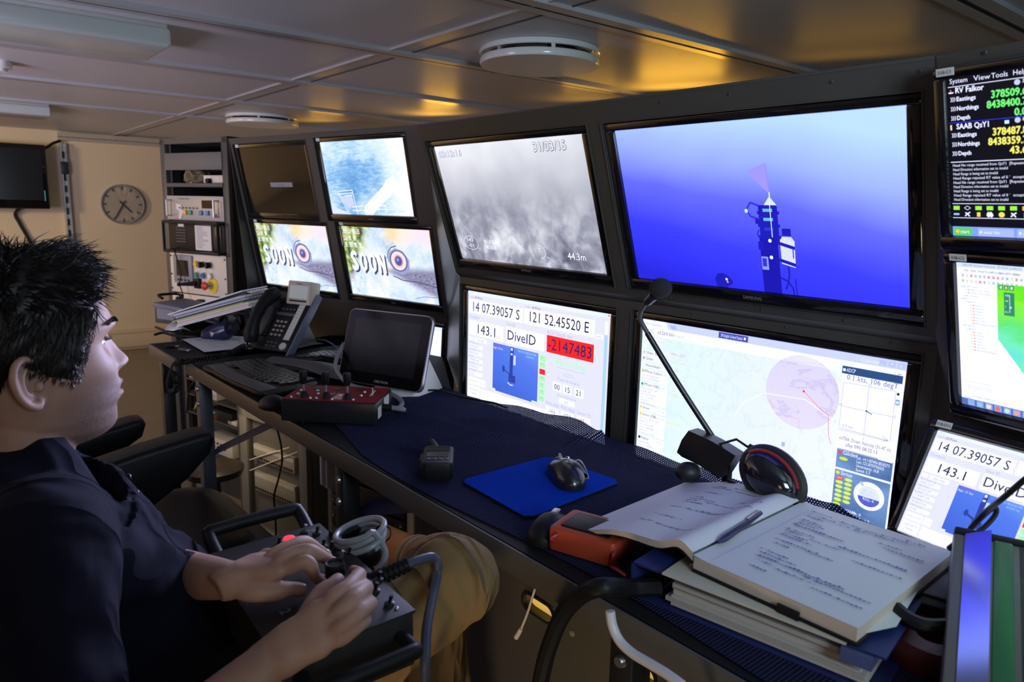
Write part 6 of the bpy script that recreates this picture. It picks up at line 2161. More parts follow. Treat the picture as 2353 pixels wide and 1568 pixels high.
# papers tucked under the notebook
P = [onz(1990, 1455, .985), onz(2060, 1440, .985), onz(2136, 1312, .985), onz(2085, 1285, .985)]
sheet('loose_paper', 'bluish loose sheet sticking out right of the notebook', P, .0)

# gooseneck microphone
D1 = rotz(-50) @ tr(0, 1.09, 0)
b0 = onpl(1672, 1075, D1)
t = thing('gooseneck_microphone', 'black gooseneck microphone leaning across the chart monitor', 'microphone', tr(b0.x, b0.y, TZ + .003))
I = t.matrix_world.inverted()
gp = lambda x, y, d: I @ onpl(x, y, rotz(-50) @ tr(0, d, 0))
MB().lathe([(.001, .03), (.03, .028), (.042, .02), (.045, 0)], 32).build('weighted_base', M_BLK, t)
MB().tube([(0, 0, .02), gp(1672, 1060, 1.09), gp(1662, 1040, 1.088)], .0085, 12, smooth=4).build('lower_socket', M_BLK, t)
MB().tube([gp(1664, 1045, 1.089), gp(1560, 885, 1.05), gp(1487, 765, 1.02)], .0052, 12, smooth=6).build('stem', mat('black stem', (.012, .014, .02), .3, var=.1, vscale=30), t)
MB().tube([gp(1489, 768, 1.021), gp(1473, 738, 1.012), gp(1471, 720, 1.005), gp(1480, 703, .998), gp(1492, 690, .992)], .0042, 12, smooth=6).build('flexible_neck', M_GREY, t)
hd = MB().tube([gp(1488, 694, .993), gp(1503, 680, .985)], [.0075, .0085], 14).build('capsule_collar', M_BLK2, t)
hc = gp(1518, 662, .978)
MB().ball(hc, (.0195, .0185, .017), seg=24, ring=16).build('foam_windscreen', mat('black foam', (.010, .009, .010), .9, bump=.8, bscale=700), t)

# headset
DH = rotz(-50) @ tr(0, 1.06, 0)
c0 = onpl(1622, 1040, DH)
t = thing('headset', 'black communication headset with a red striped ear cup by the microphone', 'headset', tr(c0.x, c0.y, TZ + .003))
I = t.matrix_world.inverted()
gp = lambda x, y, d: I @ onpl(x, y, rotz(-50) @ tr(0, d, 0))
rows_ = [((1582, 990), (1690, 1048)), ((1566, 1012), (1676, 1070)), ((1555, 1040), (1662, 1092)), ((1566, 1050), (1650, 1100))]
m = MB()
hpts = [[gp(*a, 1.055), gp((a[0] + b[0]) / 2, (a[1] + b[1]) / 2 - 4, 1.045), gp(*b, 1.04)] for a, b in rows_]
TK = NC * .028
fl = [p for r_ in hpts for p in spline(r_, 5)]
nn = len(fl) // 4
bk = [p + TK for p in fl]
m.add(fl + bk, [])
nf_ = len(fl)
for j in range(3):
    for i in range(nn - 1):
        m.f.append([j * nn + i, j * nn + i + 1, (j + 1) * nn + i + 1, (j + 1) * nn + i]); m.mi.append(0)
        m.f.append([nf_ + j * nn + i, nf_ + (j + 1) * nn + i, nf_ + (j + 1) * nn + i + 1, nf_ + j * nn + i + 1]); m.mi.append(0)
for i in range(nn - 1):
    m.f.append([i, nf_ + i, nf_ + i + 1, i + 1]); m.mi.append(0)
    m.f.append([3 * nn + i, 3 * nn + i + 1, nf_ + 3 * nn + i + 1, nf_ + 3 * nn + i]); m.mi.append(0)
for j in range(3):
    m.f.append([j * nn, (j + 1) * nn, nf_ + (j + 1) * nn, nf_ + j * nn]); m.mi.append(0)
    m.f.append([j * nn + nn - 1, nf_ + j * nn + nn - 1, nf_ + (j + 1) * nn + nn - 1, (j + 1) * nn + nn - 1]); m.mi.append(0)
m.build('headband_pad', mat('black leatherette', (.014, .013, .012), .35, var=.2, vscale=25, bump=.2, bscale=500), t)
MB().tube([gp(1600, 1000, 1.06), gp(1650, 1022, 1.05), gp(1692, 1010, 1.05), gp(1722, 1030, 1.05), gp(1760, 1055, 1.05)], .0022, 8).build('yoke_wire', M_BLK2, t)
MB().tube([gp(1722, 1026, 1.048), gp(1768, 1050, 1.046)], .0048, 10).tube([gp(1766, 1050, 1.046), gp(1800, 1075, 1.042), gp(1815, 1083, 1.04)], .007, 10).build('slider_rod', M_BLK2, t)
ec = gp(1772, 1098, 1.035)
Mec = tr(ec) @ rotz(-50) @ roty(31) @ rotx(-18)
cup = MB()


def ecf(u, v):
    a = u * 2 * math.pi
    r_ = math.sin(min(1, v) * math.pi / 2)
    return (.052 * r_ * math.cos(a), -.030 * math.cos(v * math.pi / 2), .034 * r_ * math.sin(a))


cup.grid(ecf, 36, 12, M=Mec, wrapu=True)
cup.build('ear_cup', mat('black glossy ear cup', (.010, .010, .016), .12, coat=.5, var=.2, vscale=20), t)
ring = [Vector((.050 * math.cos(a), -.008, .0335 * math.sin(a))) for a in np.linspace(.6, 3.0, 16)]
MB().tube([Mec @ p for p in ring], .0032, 8).build('red_stripe', mat('dark red stripe', (.28, .015, .03), .35), t)
MB().tube([Mec @ Vector((.050 * math.cos(a), .006, .035 * math.sin(a))) for a in np.linspace(0, 2 * math.pi, 36, endpoint=False)], .011, 10, closed=True).build('ear_cushion', mat('black cushion', (.012, .011, .012), .5, var=.2, vscale=30), t)
MB().ball(gp(1582, 1085, 1.04), (.024, .02, .018), seg=20, ring=12).build('second_ear_cushion', mat('black cushion', (.01, .01, .01)), t)
MB().tube([gp(1655, 1035, 1.06), gp(1672, 1055, 1.05), gp(1678, 1080, 1.045), gp(1674, 1105, 1.04), gp(1690, 1112, 1.04)], .0035, 8, smooth=5).build('lead', M_BLK, t)
tag(MB().tube([onz(1835, 1130, TZ + .02), onz(1850, 1142, TZ + .02), onz(1860, 1150, TZ + .012), onz(1880, 1158, TZ + .012)], .004, 8, smooth=5).build('headset_cable', M_BLK), 'short black cable behind the ear cup at the notebook back', 'cable')
tag(MB().tube([onz(x, y, TZ + .012) for x, y in ((968, 898), (1010, 898), (1060, 912), (1110, 922), (1140, 928), (1165, 938))], .003, 7, smooth=6).build('thin_cable', M_BLK), 'thin black cable running along the foot of the readout monitor', 'cable')

# right hand edge: rugged chassis with a glossy bevel, clutter between it and the binder
pA, pB = onz(2192, 1225, TZ + .128), onz(2166, 1545, TZ + .056)
ux = (pA - pB).normalized()
uy = Vector((-ux.y, ux.x, 0)).normalized()
uz_ = ux.cross(uy)
MRg = Matrix(((ux.x, uy.x, uz_.x, pB.x), (ux.y, uy.y, uz_.y, pB.y), (ux.z, uy.z, uz_.z, pB.z), (0, 0, 0, 1))) @ tr(0, 0, -.092)
LR = (pA - pB).length
t = thing('rugged_console', 'grey rugged console with a wide shiny blue-lit rim at the bottom right corner', 'console', MRg @ tr(LR / 2, 0, .001))
IR = tr(-LR / 2, 0, 0)
MB().box(-.05, LR, -.35, 0, .042, .092, bev=.003, M=IR).build('chassis', mat('warm grey shell', (.12, .115, .11), .4, var=.06, vscale=20), t)


sl = -.55
w1, w2 = .026, .026
z1_, z2_ = .0935, .0935
hh = w1 * sl
MB().box(LR - .05, LR - .02, -.33, -.02, -.07, .044, bev=.004, M=IR).build('rear_foot', M_BLK, t)
MB().add([(0 - .05, -.012, z1_), (LR, -.012, z1_), (LR, -.012 - w1, z1_ - hh), (-.05, -.012 - w1, z1_ - hh), (-.05, -.012, .05), (LR, -.012, .05), (LR, -.012 - w1, .05), (-.05, -.012 - w1, .05)],
         [(0, 3, 2, 1), (0, 1, 5, 4), (2, 3, 7, 6), (1, 2, 6, 5), (0, 4, 7, 3)], M=IR).build('glossy_bevel', mat('silver glossy bevel', (.62, .62, .66), .13, metal=.9, var=.03, vscale=30), t, smooth=False)
MB().box(-.05, LR, -.062, -.042, .08, .094, bev=.002, M=IR).build('satin_strip', mat('satin strip tinted as green reflection', (.03, .13, .06), .35, metal=.2, var=.05, vscale=30), t)  # green reflection of the sea bed map screen, put into the strip's colour
MB().box(-.05, LR, -.078, -.066, .08, .092, bev=.002, M=IR).build('inner_rail', M_GREY, t)
MB().box(-.04, LR - .012, -.34, -.082, .085, .0925, M=IR).build('recess_plate', M_BLK, t)
for k in range(8):
    MB().box(.02 + k * .038, .048 + k * .038, -.15, -.09, .092, .098, bev=.004, M=IR).build('louvre', M_BLK2, t)
MB().box(LR, LR + .012, -.35, 0, .042, .094, bev=.003, M=IR).build('end_cap', M_BLK, t)
for nm, lab, pts, r_ in (('black_wire', 'black wire rising from the rugged console past the tilted screen', ((2180, 1262, .10), (2215, 1232, .115), (2262, 1180, .15), (2305, 1145, .19), (2353, 1104, .22), (2400, 1070, .24)), .0035),
                         ('black_wire', 'looped black wire over the corner of the rugged console', ((2195, 1265, .10), (2225, 1240, .108), (2262, 1212, .12), (2286, 1185, .135), (2288, 1168, .145), (2272, 1175, .14), (2235, 1210, .12), (2190, 1255, .09)), .0032)):
    tag(MB().tube([onz(x, y, TZ + z_) for x, y, z_ in pts], r_, 8, smooth=7).build(nm, M_BLK), lab, 'cable')
t = thing('black_case', 'black case with a grey lid between the notebook and the rugged console', 'case', desk_m(2110, 1385, -38, TZ + .002))
MB().box(-.06, .05, -.10, .07, 0, .05, bev=.006).build('case_body', M_BLK, t)
MB().box(-.05, .04, -.08, .05, .05, .054, bev=.002).build('case_lid', mat('grey case lid', (.09, .085, .085), .5, var=.2, vscale=60), t)
MB().tube([(-.062, -.09, .058), (-.062, .06, .058), (.05, .06, .058)], .006, 8, smooth=0).build('case_handle', M_GREY, t)
for k, (lab, pts) in enumerate((('ribbed black hose curving behind the notebook corner', ((2095, 1258, .03), (2120, 1275, .04), (2160, 1300, .045), (2190, 1312, .04))), ('thick black cable curving between notebook and rugged console', ((2060, 1400, .06), (2090, 1425, .06), (2130, 1440, .06), (2185, 1440, .06))))):
    tag(MB().tube([onz(x, y, TZ + z_) for x, y, z_ in pts], .009, 9, smooth=7).build('thick_cable', M_BLK), lab, 'cable')
t = thing('tape_reel', 'dark red reel with a yellow tab at the bottom right', 'reel', desk_m(2140, 1520, 0, TZ + .002))
MB().lathe([(.02, .0), (.045, 0), (.047, .004), (.047, .030), (.045, .034), (.02, .034), (.02, 0)], 36).build('reel', mat('dark red plastic', (.12, .015, .02), .4, var=.1, vscale=30), t)
MB().ball((-.036, .028, .030), (.010, .010, .012)).build('yellow_tab', mat('yellow tab', (.55, .45, .03), .5), t)
# ================================================================ seats
M_LEA = mat('black leather', (0.008, 0.008, 0.010), 0.36, var=.2, vscale=30, bump=.25, bscale=500, spec=.22)
M_LEAG = mat('grey leather', (0.050, 0.050, 0.050), 0.36, var=.15, vscale=25, bump=.25, bscale=500)
PF = rotz(-50)                # local x = along the desk towards the camera end, y = towards the console


def sq(v, p):
    return math.copysign(abs(v) ** p, v)


def pad(mb, c, dims, p=.45, M=None, n=40, m_=18, top=None, mi=0):
    """soft rounded cushion"""
    def f(u, v):
        a, t_ = u * 2 * math.pi, (v - .5) * math.pi
        x = sq(math.cos(a), p) * sq(math.cos(t_), p)
        y = sq(math.sin(a), p) * sq(math.cos(t_), p)
        z = sq(math.sin(t_), p)
        q = Vector((x * dims[0], y * dims[1], z * dims[2]))
        if top:
            q.z += top(x, y, z)
        return Vector(c) + q
    return mb.grid(f, n, m_, M=M, wrapu=True, mi=mi)


def stitch(mb, pts, M=None, r=.0011):
    s = spline([Vector(p) for p in pts], 10)
    for a, b in list(zip(s, s[1:]))[::2]:
        mb.tube([a, b], r, 5, M=M)


def pilot_chair(label, a, d, zs, wid, dep, arms, yaw=0, backrest=True, fine=True):
    t = thing('pilot_chair', label, 'chair', PF @ tr(a, d, 0) @ rotz(yaw))
    MB().lathe([(.001, .06), (.30, .035), (.31, 0)], 40).build('floor_plate', M_BLK2, t)
    MB().tube([(0, 0, .03), (0, 0, zs - .16)], .045, 20).build('pedestal', M_BLK2, t)
    MB().box(-.16, .16, -.16, .16, zs - .19, zs - .15, bev=.01).build('seat_pan', M_BLK2, t)
    w, dd = wid / 2, dep / 2
    up = lambda x, y, z: (.018 * abs(x) ** 3 - .02 * max(0, y) ** 4 if z > 0 else 0)
    b = pad(MB(), (0, 0, zs - .085), (w, dd, .085), .42, top=up).build('seat_cushion', M_LEAG, t)
    pad(MB(), (0, -.02, zs - .035), (w * .80, dd * .90, .045), .45, top=up).build('seat_top_panel', M_LEA, t)
    if fine:
        pad(MB(), (w * .80, dd * .62, zs - .075), (w * .215, dd * .33, .055), .5).build('corner_patch', M_LEA, t)
        m = MB()
        stitch(m, [(w * 1.005, -dd * .8, zs - .06), (w * 1.005, -dd * .1, zs - .045), (w * .98, dd * .6, zs - .012), (w * .7, dd * .93, zs - .01)])
        stitch(m, [(w * 1.005, -dd * .6, zs - .12), (w * 1.005, 0, zs - .11), (w * 1.0, dd * .5, zs - .125), (w * .85, dd * .93, zs - .14)])
        m.build('stitching', mat('pale thread', (.25, .24, .22), .6), b)
    if backrest:
        Mb = tr(0, -dd - .02, zs - .02) @ rotx(14)
        pad(MB(), (0, 0, .30), (w * .92, .07, .32), .5, M=Mb).build('backrest', M_LEA, t)
        pad(MB(), (0, .05, .30), (w * .62, .035, .26), .5, M=Mb).build('back_panel', M_LEAG, t)
    for nm, x, z, y0, y1, th in arms:
        Ln = y1 - y0
        prof = [(y0, z - .035), (y0 + Ln * .45, z - .008), (y1 - .03, z + .012), (y1 - .006, z + .010), (y1, z - .004), (y1 - .012, z - .04), (y1 - Ln * .22, z - th * .55), (y1 - Ln * .5, z - th * .86), (y0 + .02, z - th), (y0, z - th)]
        ar = MB().prism([(p.x, p.y) for p in [Vector((*q, 0)) for q in prof]], x - .045, x + .045, 'x', bev=.014, seg=3).build('armrest', M_LEA, t)
        MB().tube([(x, y0 + .06, z - th * .7), (x * .96, y0 + .02, zs - .08)], .022, 10).build('armrest_support', M_BLK2, ar)
    return t


pilot_chair('empty black leather pilot chair beside the seated man', -1.98, .47, .58, .62, .50, (('n', .20, .885, -.24, .065, .17), ('f', -.31, .80, -.22, .03, .12)))
pilot_chair('black chair the man in the navy shirt sits in', -1.05, .28, .545, .54, .50, (), backrest=False, fine=False)

# ================================================================ hand control box on his lap
ZB = .955
BC = Vector((-.846, .362, 0))
MBX = PF @ tr(BC.x, BC.y, ZB) @ rotz(-3) @ rotx(2)
t = thing('pilot_control_box', 'black hand control box with handles and a red lit button on the man\'s lap', 'control box', MBX)
M_BOX = mat('matt black box', (.016, .016, .017), .45, var=.15, vscale=40, bump=.1, bscale=900)
LX, LY = .148, .082
MB().box(-LX, LX, -LY, LY, -.075, -.004, bev=.003).build('enclosure', M_BOX, t)
MB().box(-LX - .002, LX + .002, -LY - .002, LY + .002, -.004, 0, bev=.001).build('top_plate', M_BOX, t)
for sx in (-1, 1):
    hx = sx * (LX + .045)
    MB().tube([(sx * LX, LY - .02, -.03), (hx - sx * .01, LY - .02, -.026), (hx, LY - .035, -.022), (hx, -LY + .035, -.022), (hx - sx * .01, -LY + .02, -.026), (sx * LX, -LY + .02, -.03)] if sx > 0 else
              [(sx * LX, LY - .015, -.01), (hx, LY - .015, .008), (hx - .004, LY - .03, .012), (hx - .004, -LY + .03, .012), (hx, -LY + .015, .008), (sx * LX, -LY + .015, -.01)], .0095, 12, smooth=5).build('carry_handle', M_BLK, t)
IBX = MBX.inverted()
bx = lambda x, y, z=0: (lambda p: Vector((p.x, p.y, z)))(IBX @ onz(x, y, ZB))
p = bx(665, 1247)
rb = MB().lathe([(.011, 0), (.011, .004), (.009, .005)], 20, M=tr(p)).build('button_collar', M_STEEL, t)
MB().lathe([(.009, .004), (.008, .007), (.0001, .009)], 20, M=tr(p)).build('red_button', mat('lit red button', (.6, .01, .02), .3, emis=(1, .03, .06), estr=1.6), rb)
p = bx(774, 1378)
js = MB().lathe([(.022, 0), (.020, .006), (.012, .016), (.008, .022)], 24, M=tr(p)).build('joystick_boot', M_BLK, t)
MB().lathe([(.006, .018), (.0095, .024), (.0125, .034), (.0125, .046), (.0112, .050), (.0095, .0495), (.009, .048), (.0001, .048)], 24, M=tr(p)).build('joystick_knob', M_BLK, js)
for x, y in ((700, 1228), (728, 1232), (760, 1268), (785, 1290), (862, 1365), (895, 1395), (870, 1340), (800, 1285), (640, 1255), (742, 1262)):
    p = bx(x, y)
    sw = MB().lathe([(.0065, 0), (.0065, .003), (.004, .004)], 12, M=tr(p)).build('switch_nut', M_BLK2, t)
    MB().tube([p + Vector((0, 0, .003)), p + Vector((.003, .002, .014))], [.0018, .0026], 8).build('switch_lever', M_STEEL if x in (785, 700) else M_BLK, sw)
for x, y in ((770, 1253), (912, 1403), (640, 1452)):
    MB().ball(bx(x, y, .0005), (.003, .003, .0018), seg=10, ring=6).build('cover_screw', M_STEEL, t)
for x, y, s in ((710, 1222, 'TILT'), (690, 1240, 'LIGHT'), (772, 1275, 'MAN'), (640, 1405, '2')):
    MB().text(s, .007 if len(s) > 1 else .014, tr(bx(x, y, .0006)) @ rotz(8) @ rotx(-90)).build('panel_lettering', mat('grey print', (.30, .29, .27), .5), t)
m = MB()
p0, p1 = bx(835, 1352, -.025) + Vector((0, .012, 0)), None
cpath = [onz(835, 1345, .945), onz(870, 1330, .95), onz(905, 1312, .96), onz(940, 1296, .968), onz(975, 1284, .968), onz(996, 1282, .965), onz(1006, 1298, .955), onz(1003, 1330, .94), onz(990, 1390, .93), onz(980, 1450, .92), onz(977, 1520, .90), onz(976, 1600, .86)]
o = MB().tube(cpath, .0065, 10, smooth=7).build('control_cable', mat('blue grey cable', (.055, .06, .085), .35, var=.1, vscale=50))
tag(o, 'blue grey cable arching from the lap control box over the khaki knee', 'cable')
for nm, pa, pb, rr_ in (('strain_relief', cpath[0], cpath[3], .0115), ('strain_relief', onz(762, 1238, .955), onz(842, 1203, .965), .010)):
    m = MB()
    n_ = 9
    m.tube([pa, pb], .0075, 10)
    for k in range(n_):
        c = pa.lerp(pb, (k + .5) / n_)
        dv = (pb - pa).normalized() * .0028
        m.tube([c - dv, c + dv], rr_ * (1.1 - .25 * k / n_), 12)
    o2 = m.build('strain_relief', M_BLK, t)
    o2.matrix_parent_inverse = MBX.inverted()
# coiled grey cable tied in loops
ctr = onz(828, 1250, .955)
loop = []
for k in range(64):
    an = 2 * math.pi * k / 21.0
    lay = k / 21.0
    rx, ry = .040 + .003 * math.sin(2 * math.pi * lay / 3), .029 + .002 * lay
    loop.append(ctr + UC * (rx * math.cos(an)) + NC * (ry * math.sin(an)) + Vector((0, 0, .0085 * lay + .012 * math.sin(an + .6))))
loop += [onz(885, 1268, .955), onz(878, 1298, .945), onz(862, 1312, .94)]
o = MB().tube(loop, .0047, 10, smooth=3).build('grey_cable_coil', mat('pale grey cable', (.26, .26, .27), .35, var=.06, vscale=50))
tag(o, 'pale grey cable coiled beside the orange sock on the lap box', 'cable')
for k in (3, 12):
    c = loop[k]
    MB().tube([c + Vector((.012 * math.cos(a), .012 * math.sin(a) * .4, .011 * math.sin(a) + .006)) for a in np.linspace(0, 2 * math.pi, 10, endpoint=False)], .0015, 5, closed=True).build('cable_tie', M_BLK, o)
pad(MB(), onz(828, 1268, .935), (.032, .026, .022), .7).build('coil_tie_pad', M_BLK, o)

# ================================================================ the seated man
PO = Vector((-1.05, .20, 0))
MPE = PF @ tr(PO)
man = thing('person', 'seated man in navy polo shirt and khaki trousers holding a control box', 'person', MPE)
L = lambda a, d, z: Vector((a, d, z)) - PO
LW = lambda p: (MPE.inverted() @ Vector(p))          # world -> man
ona = lambda x, y, a: (lambda q: LW(q))(CAM + ray(x, y) * (a / ray(x, y).dot(UC)))
lz_ = lambda x, y, z: LW(onz(x, y, z))

M_SKIN = mat('warm skin', (0.40, 0.235, 0.165), 0.56, sss=.2, spec=.35)
nt = M_SKIN.node_tree
b = nt.nodes['Principled BSDF']
HY = 12
HO = L(-1.052, .115, 1.225)
MH = tr(HO) @ rotz(HY)
tc = nd(nt, 'TexCoord')
vm = nd(nt, 'VectorMath', operation='DISTANCE')
cj = MH @ Vector((.03, .06, -.055))
vm.inputs[1].default_value = cj
nt.links.new(tc.outputs['Object'], vm.inputs[0])
nzf = noise(nt, tc.outputs['Object'], 260, 2)
beard = mathn(nt, 'MULTIPLY', ramp(nt, vm.outputs['Value'], [(.040, (.85, .85, .85)), (.085, (0, 0, 0))]), mathn(nt, 'ADD', .5, nzf))
big = noise(nt, tc.outputs['Object'], 22, 3)
skin = ramp(nt, big, [(.3, (.36, .20, .14)), (.7, (.45, .27, .19))])
nt.links.new(mixc(nt, beard, skin, (.17, .115, .09)), b.inputs['Base Color'])
fb = nd(nt, 'Bump')
fb.inputs['Strength'].default_value = .25
fb.inputs['Distance'].default_value = .0008
nt.links.new(noise(nt, tc.outputs['Object'], 420, 3), fb.inputs['Height'])
nt.links.new(fb.outputs[0], b.inputs['Normal'])

itp = lambda z, tab: float(np.interp(z, [q[0] for q in tab][::-1], [q[1] for q in tab][::-1]))
T_F = [(.139, .0), (.134, .028), (.127, .044), (.115, .060), (.100, .0715), (.083, .0785), (.070, .083), (.060, .0855), (.050, .0825), (.040, .0785), (.02, .080), (.006, .083), (-.008, .0875), (-.018, .090), (-.029, .0905), (-.040, .089), (-.049, .085), (-.060, .0855), (-.072, .0845), (-.080, .081), (-.087, .073), (-.093, .056), (-.098, .030)]
T_B = [(.139, .0), (.134, -.034), (.125, -.056), (.11, -.077), (.08, -.096), (.05, -.101), (.02, -.098), (-.01, -.088), (-.04, -.076), (-.07, -.068), (-.098, -.06)]
T_W = [(.139, .0), (.134, .028), (.125, .045), (.11, .060), (.09, .070), (.06, .0765), (.03, .0755), (.0, .072), (-.03, .066), (-.055, .060), (-.075, .050), (-.09, .036), (-.098, .022)]
T_N = [(.062, 0), (.052, .0015), (.043, .005), (.032, .0115), (.02, .018), (.010, .0245), (.005, .0265), (.000, .025), (-.004, .019), (-.008, .009), (-.012, .002), (-.016, 0)]
g2 = lambda x, s: math.exp(-(x / s) ** 2)


def head(phi, z, out=0.0):
    c = -.012
    F, B, W = itp(z, T_F), itp(z, T_B), itp(z, T_W)
    sn, cs = math.sin(phi), math.cos(phi)
    if cs >= 0:
        n_ = .88
        x, y = W * sq(sn, n_), c + (F - c) * sq(cs, n_)
    else:
        x, y = W * sn, c + (c - B) * cs
    if cs > 0:
        ax = abs(x)
        wn = .0085 + .0045 * g2(z - .001, .012)
        y += itp(z, T_N) * g2(x, wn)
        y += .006 * g2(z + .001, .006) * g2(ax - .0135, .0045)                      # nostril wings
        y -= .0045 * g2(z + .0075, .0025) * g2(ax - .008, .0035)                    # nostrils
        mk = g2(x, .021)
        y += (.0072 * g2(z + .0225, .0045) + .0085 * g2(z + .0385, .0055) - .003 * g2(z + .0300, .0022)) * mk
        y -= .0125 * g2(z - .036, .0125) * g2(ax - .033, .017)                      # eye sockets
        y += .0045 * g2(z - .058, .008) * g2(ax - .028, .022)                       # brow ridge
        x += math.copysign(.004 * g2(z - .008, .018) * g2(ax - .058, .02), x)       # cheek bones
        y += .002 * g2(z - .008, .02) * g2(ax - .045, .02)
        y -= .003 * g2(z + .02, .015) * g2(ax - .05, .015)
        y += .003 * g2(z + .072, .012) * g2(x, .018)                                # chin
    if out:
        r_ = Vector((x, y - c, (z - .03) * .9))
        q = r_.normalized() * out
        return Vector((x + q.x, y + q.y, z + q.z))
    return Vector((x, y, z))


ZR = [.1389 - .2369 * (k / 99) for k in range(100)]
bodym = MB()
bodym.grid(lambda u, v: head(u * 2 * math.pi, ZR[int(round(v * 99))]), 140, 100, M=MH, wrapu=True)
n0 = len(bodym.v)
bodym.f.append([n0 - 140 + i for i in range(140)])
bodym.mi.append(0)
# eyelids
for sx in (-1, 1):
    bodym.ball(MH @ Vector((sx * .0335, .0503, .0440)), .0136, seg=24, ring=16)
    bodym.ball(MH @ Vector((sx * .0335, .0488, .0275)), .0134, seg=24, ring=16)
# neck
bodym.tube([MH @ Vector((0, -.018, -.03)), MH @ Vector((0, -.024, -.075)), L(-1.05, .085, 1.115), L(-1.05, .075, 1.06), L(-1.05, .08, 1.0)], [.054, .058, .060, .068, .09], 28, smooth=5)
# ears
for sx in (-1, 1):
    ME_ = MH @ tr(sx * .0715, -.034, .006) @ rotz(sx * 20) @ rotx(10) @ Matrix.Diagonal((sx * .84, .84, .84, 1))
    hel = [(.004, .014, .012), (.006, .010, .028), (.008, -.004, .037), (.011, -.020, .033), (.013, -.029, .017), (.012, -.028, -.001), (.009, -.021, -.017), (.006, -.010, -.030), (.004, .002, -.034), (.002, .008, -.026)]
    bodym.tube([ME_ @ Vector(q) for q in hel], [.0035, .0042, .0044, .0046, .0046, .0042, .0042, .0055, .0062, .004], 10, smooth=4)
    bodym.tube([ME_ @ Vector(q) for q in ((.008, -.004, .022), (.010, -.014, .016), (.010, -.017, .002), (.008, -.012, -.012), (.006, -.003, -.017))], [.0028, .0036, .0038, .0036, .003], 8, smooth=4)
    bodym.tube([ME_ @ Vector(q) for q in ((.005, .010, -.002), (.007, .008, -.008), (.005, .006, -.014))], .0038, 8)
    bodym.add([ME_ @ Vector(q) for q in ((.0, .010, .020), (.003, -.004, .034), (.007, -.020, .028), (.009, -.026, .01), (.007, -.022, -.012), (.003, -.008, -.028), (.0, .006, -.026)) for q in (q, (q[0] - .006, q[1], q[2]))],
              [(0, 2, 4, 6, 8, 10, 12), (13, 11, 9, 7, 5, 3, 1)] + [(2 * k, 2 * k + 1, (2 * k + 3) % 14, (2 * k + 2) % 14) for k in range(7)])


def finger(pts, r0, r1, m=None, wr=None):
    m = m or bodym
    a_ = pts[0].lerp(wr, .42) - Vector((0, 0, .008)) if wr is not None else pts[0] - (pts[1] - pts[0]).normalized() * .02
    b_ = pts[0].lerp(wr, .16) - Vector((0, 0, .002)) if wr is not None else pts[0] - (pts[1] - pts[0]).normalized() * .01
    pts = [a_, b_] + list(pts)
    m.tube(pts, [r0 * .6, r0 * .92, r0 * 1.06, r0 * .96, r0 * .98, r1 * 1.04, r1], 14, smooth=4)
    m.ball(pts[-1], r1 * 1.0, seg=12, ring=8)


def palm(wr, kn, th_w, th_k, side, m=None):
    """soft palm between the wrist centre and the four knuckles"""
    m = m or bodym
    a, b_ = kn[0], kn[-1]
    mid = (a + b_) / 2
    ax = (b_ - a)
    hw = ax.length / 2
    ax.normalize()
    fwd = (mid - wr).normalized()
    nrm = ax.cross(fwd).normalized()
    rows = []
    for k, (f, w_, t_) in enumerate(((-.42, .018, th_w * .80), (-.25, .0225, th_w * .95), (0, .0250, th_w * .97), (.18, .0275, th_w * .98), (.45, hw * .86 + .008, th_k * 1.22), (.70, hw + .0085, th_k * 1.08), (.90, hw + .005, th_k * .80), (1.0, hw + .001, th_k * .45))):
        c = wr.lerp(mid, f)
        rows.append([c + ax * (w_ * sq(math.cos(q), .8)) + nrm * (t_ * sq(math.sin(q), .8)) for q in np.linspace(0, 2 * math.pi, 24, endpoint=False)])
    vs = [p for r_ in rows for p in r_]
    fs = [(j * 24 + i, j * 24 + (i + 1) % 24, (j + 1) * 24 + (i + 1) % 24, (j + 1) * 24 + i) for j in range(7) for i in range(24)]
    fs += [tuple(range(24))[::-1], tuple(168 + i for i in range(24))]
    m.add(vs, fs)


# right arm and hand (near the camera)
rS, rE = L(-.868, .085, 1.055), L(-.70, .06, .835)
rW = lz_(628, 1512, .962)
bodym.tube([rS.lerp(rE, .5), rE, rE.lerp(rW, .35), rE.lerp(rW, .7), rW], [.047, .046, .045, .034, .0215], 20, smooth=5)
kR = [lz_(768, 1372, 1.010), lz_(786, 1402, 1.004), lz_(792, 1435, .994), lz_(786, 1466, .980)]
palm(rW, kR, .021, .0135, 1)
finger([kR[0], lz_(800, 1350, 1.013), lz_(822, 1326, 1.004), lz_(826, 1318, .990), lz_(812, 1312, .985)], .0098, .0072, wr=rW)
finger([kR[1], lz_(818, 1372, 1.010), lz_(840, 1352, .995), lz_(836, 1352, .978), lz_(818, 1350, .972)], .0100, .0075, wr=rW)
finger([kR[2], lz_(828, 1404, 1.000), lz_(850, 1388, .984), lz_(842, 1392, .968), lz_(822, 1392, .964)], .0096, .0072, wr=rW)
finger([kR[3], lz_(820, 1440, .986), lz_(838, 1426, .972), lz_(832, 1432, .960), lz_(812, 1434, .960)], .0086, .0064, wr=rW)
# thumb reaching the joystick
finger([lz_(690, 1448, .975), lz_(715, 1402, .990), lz_(742, 1364, .998), lz_(765, 1345, 1.002), lz_(776, 1334, 1.002)], .0125, .0088)
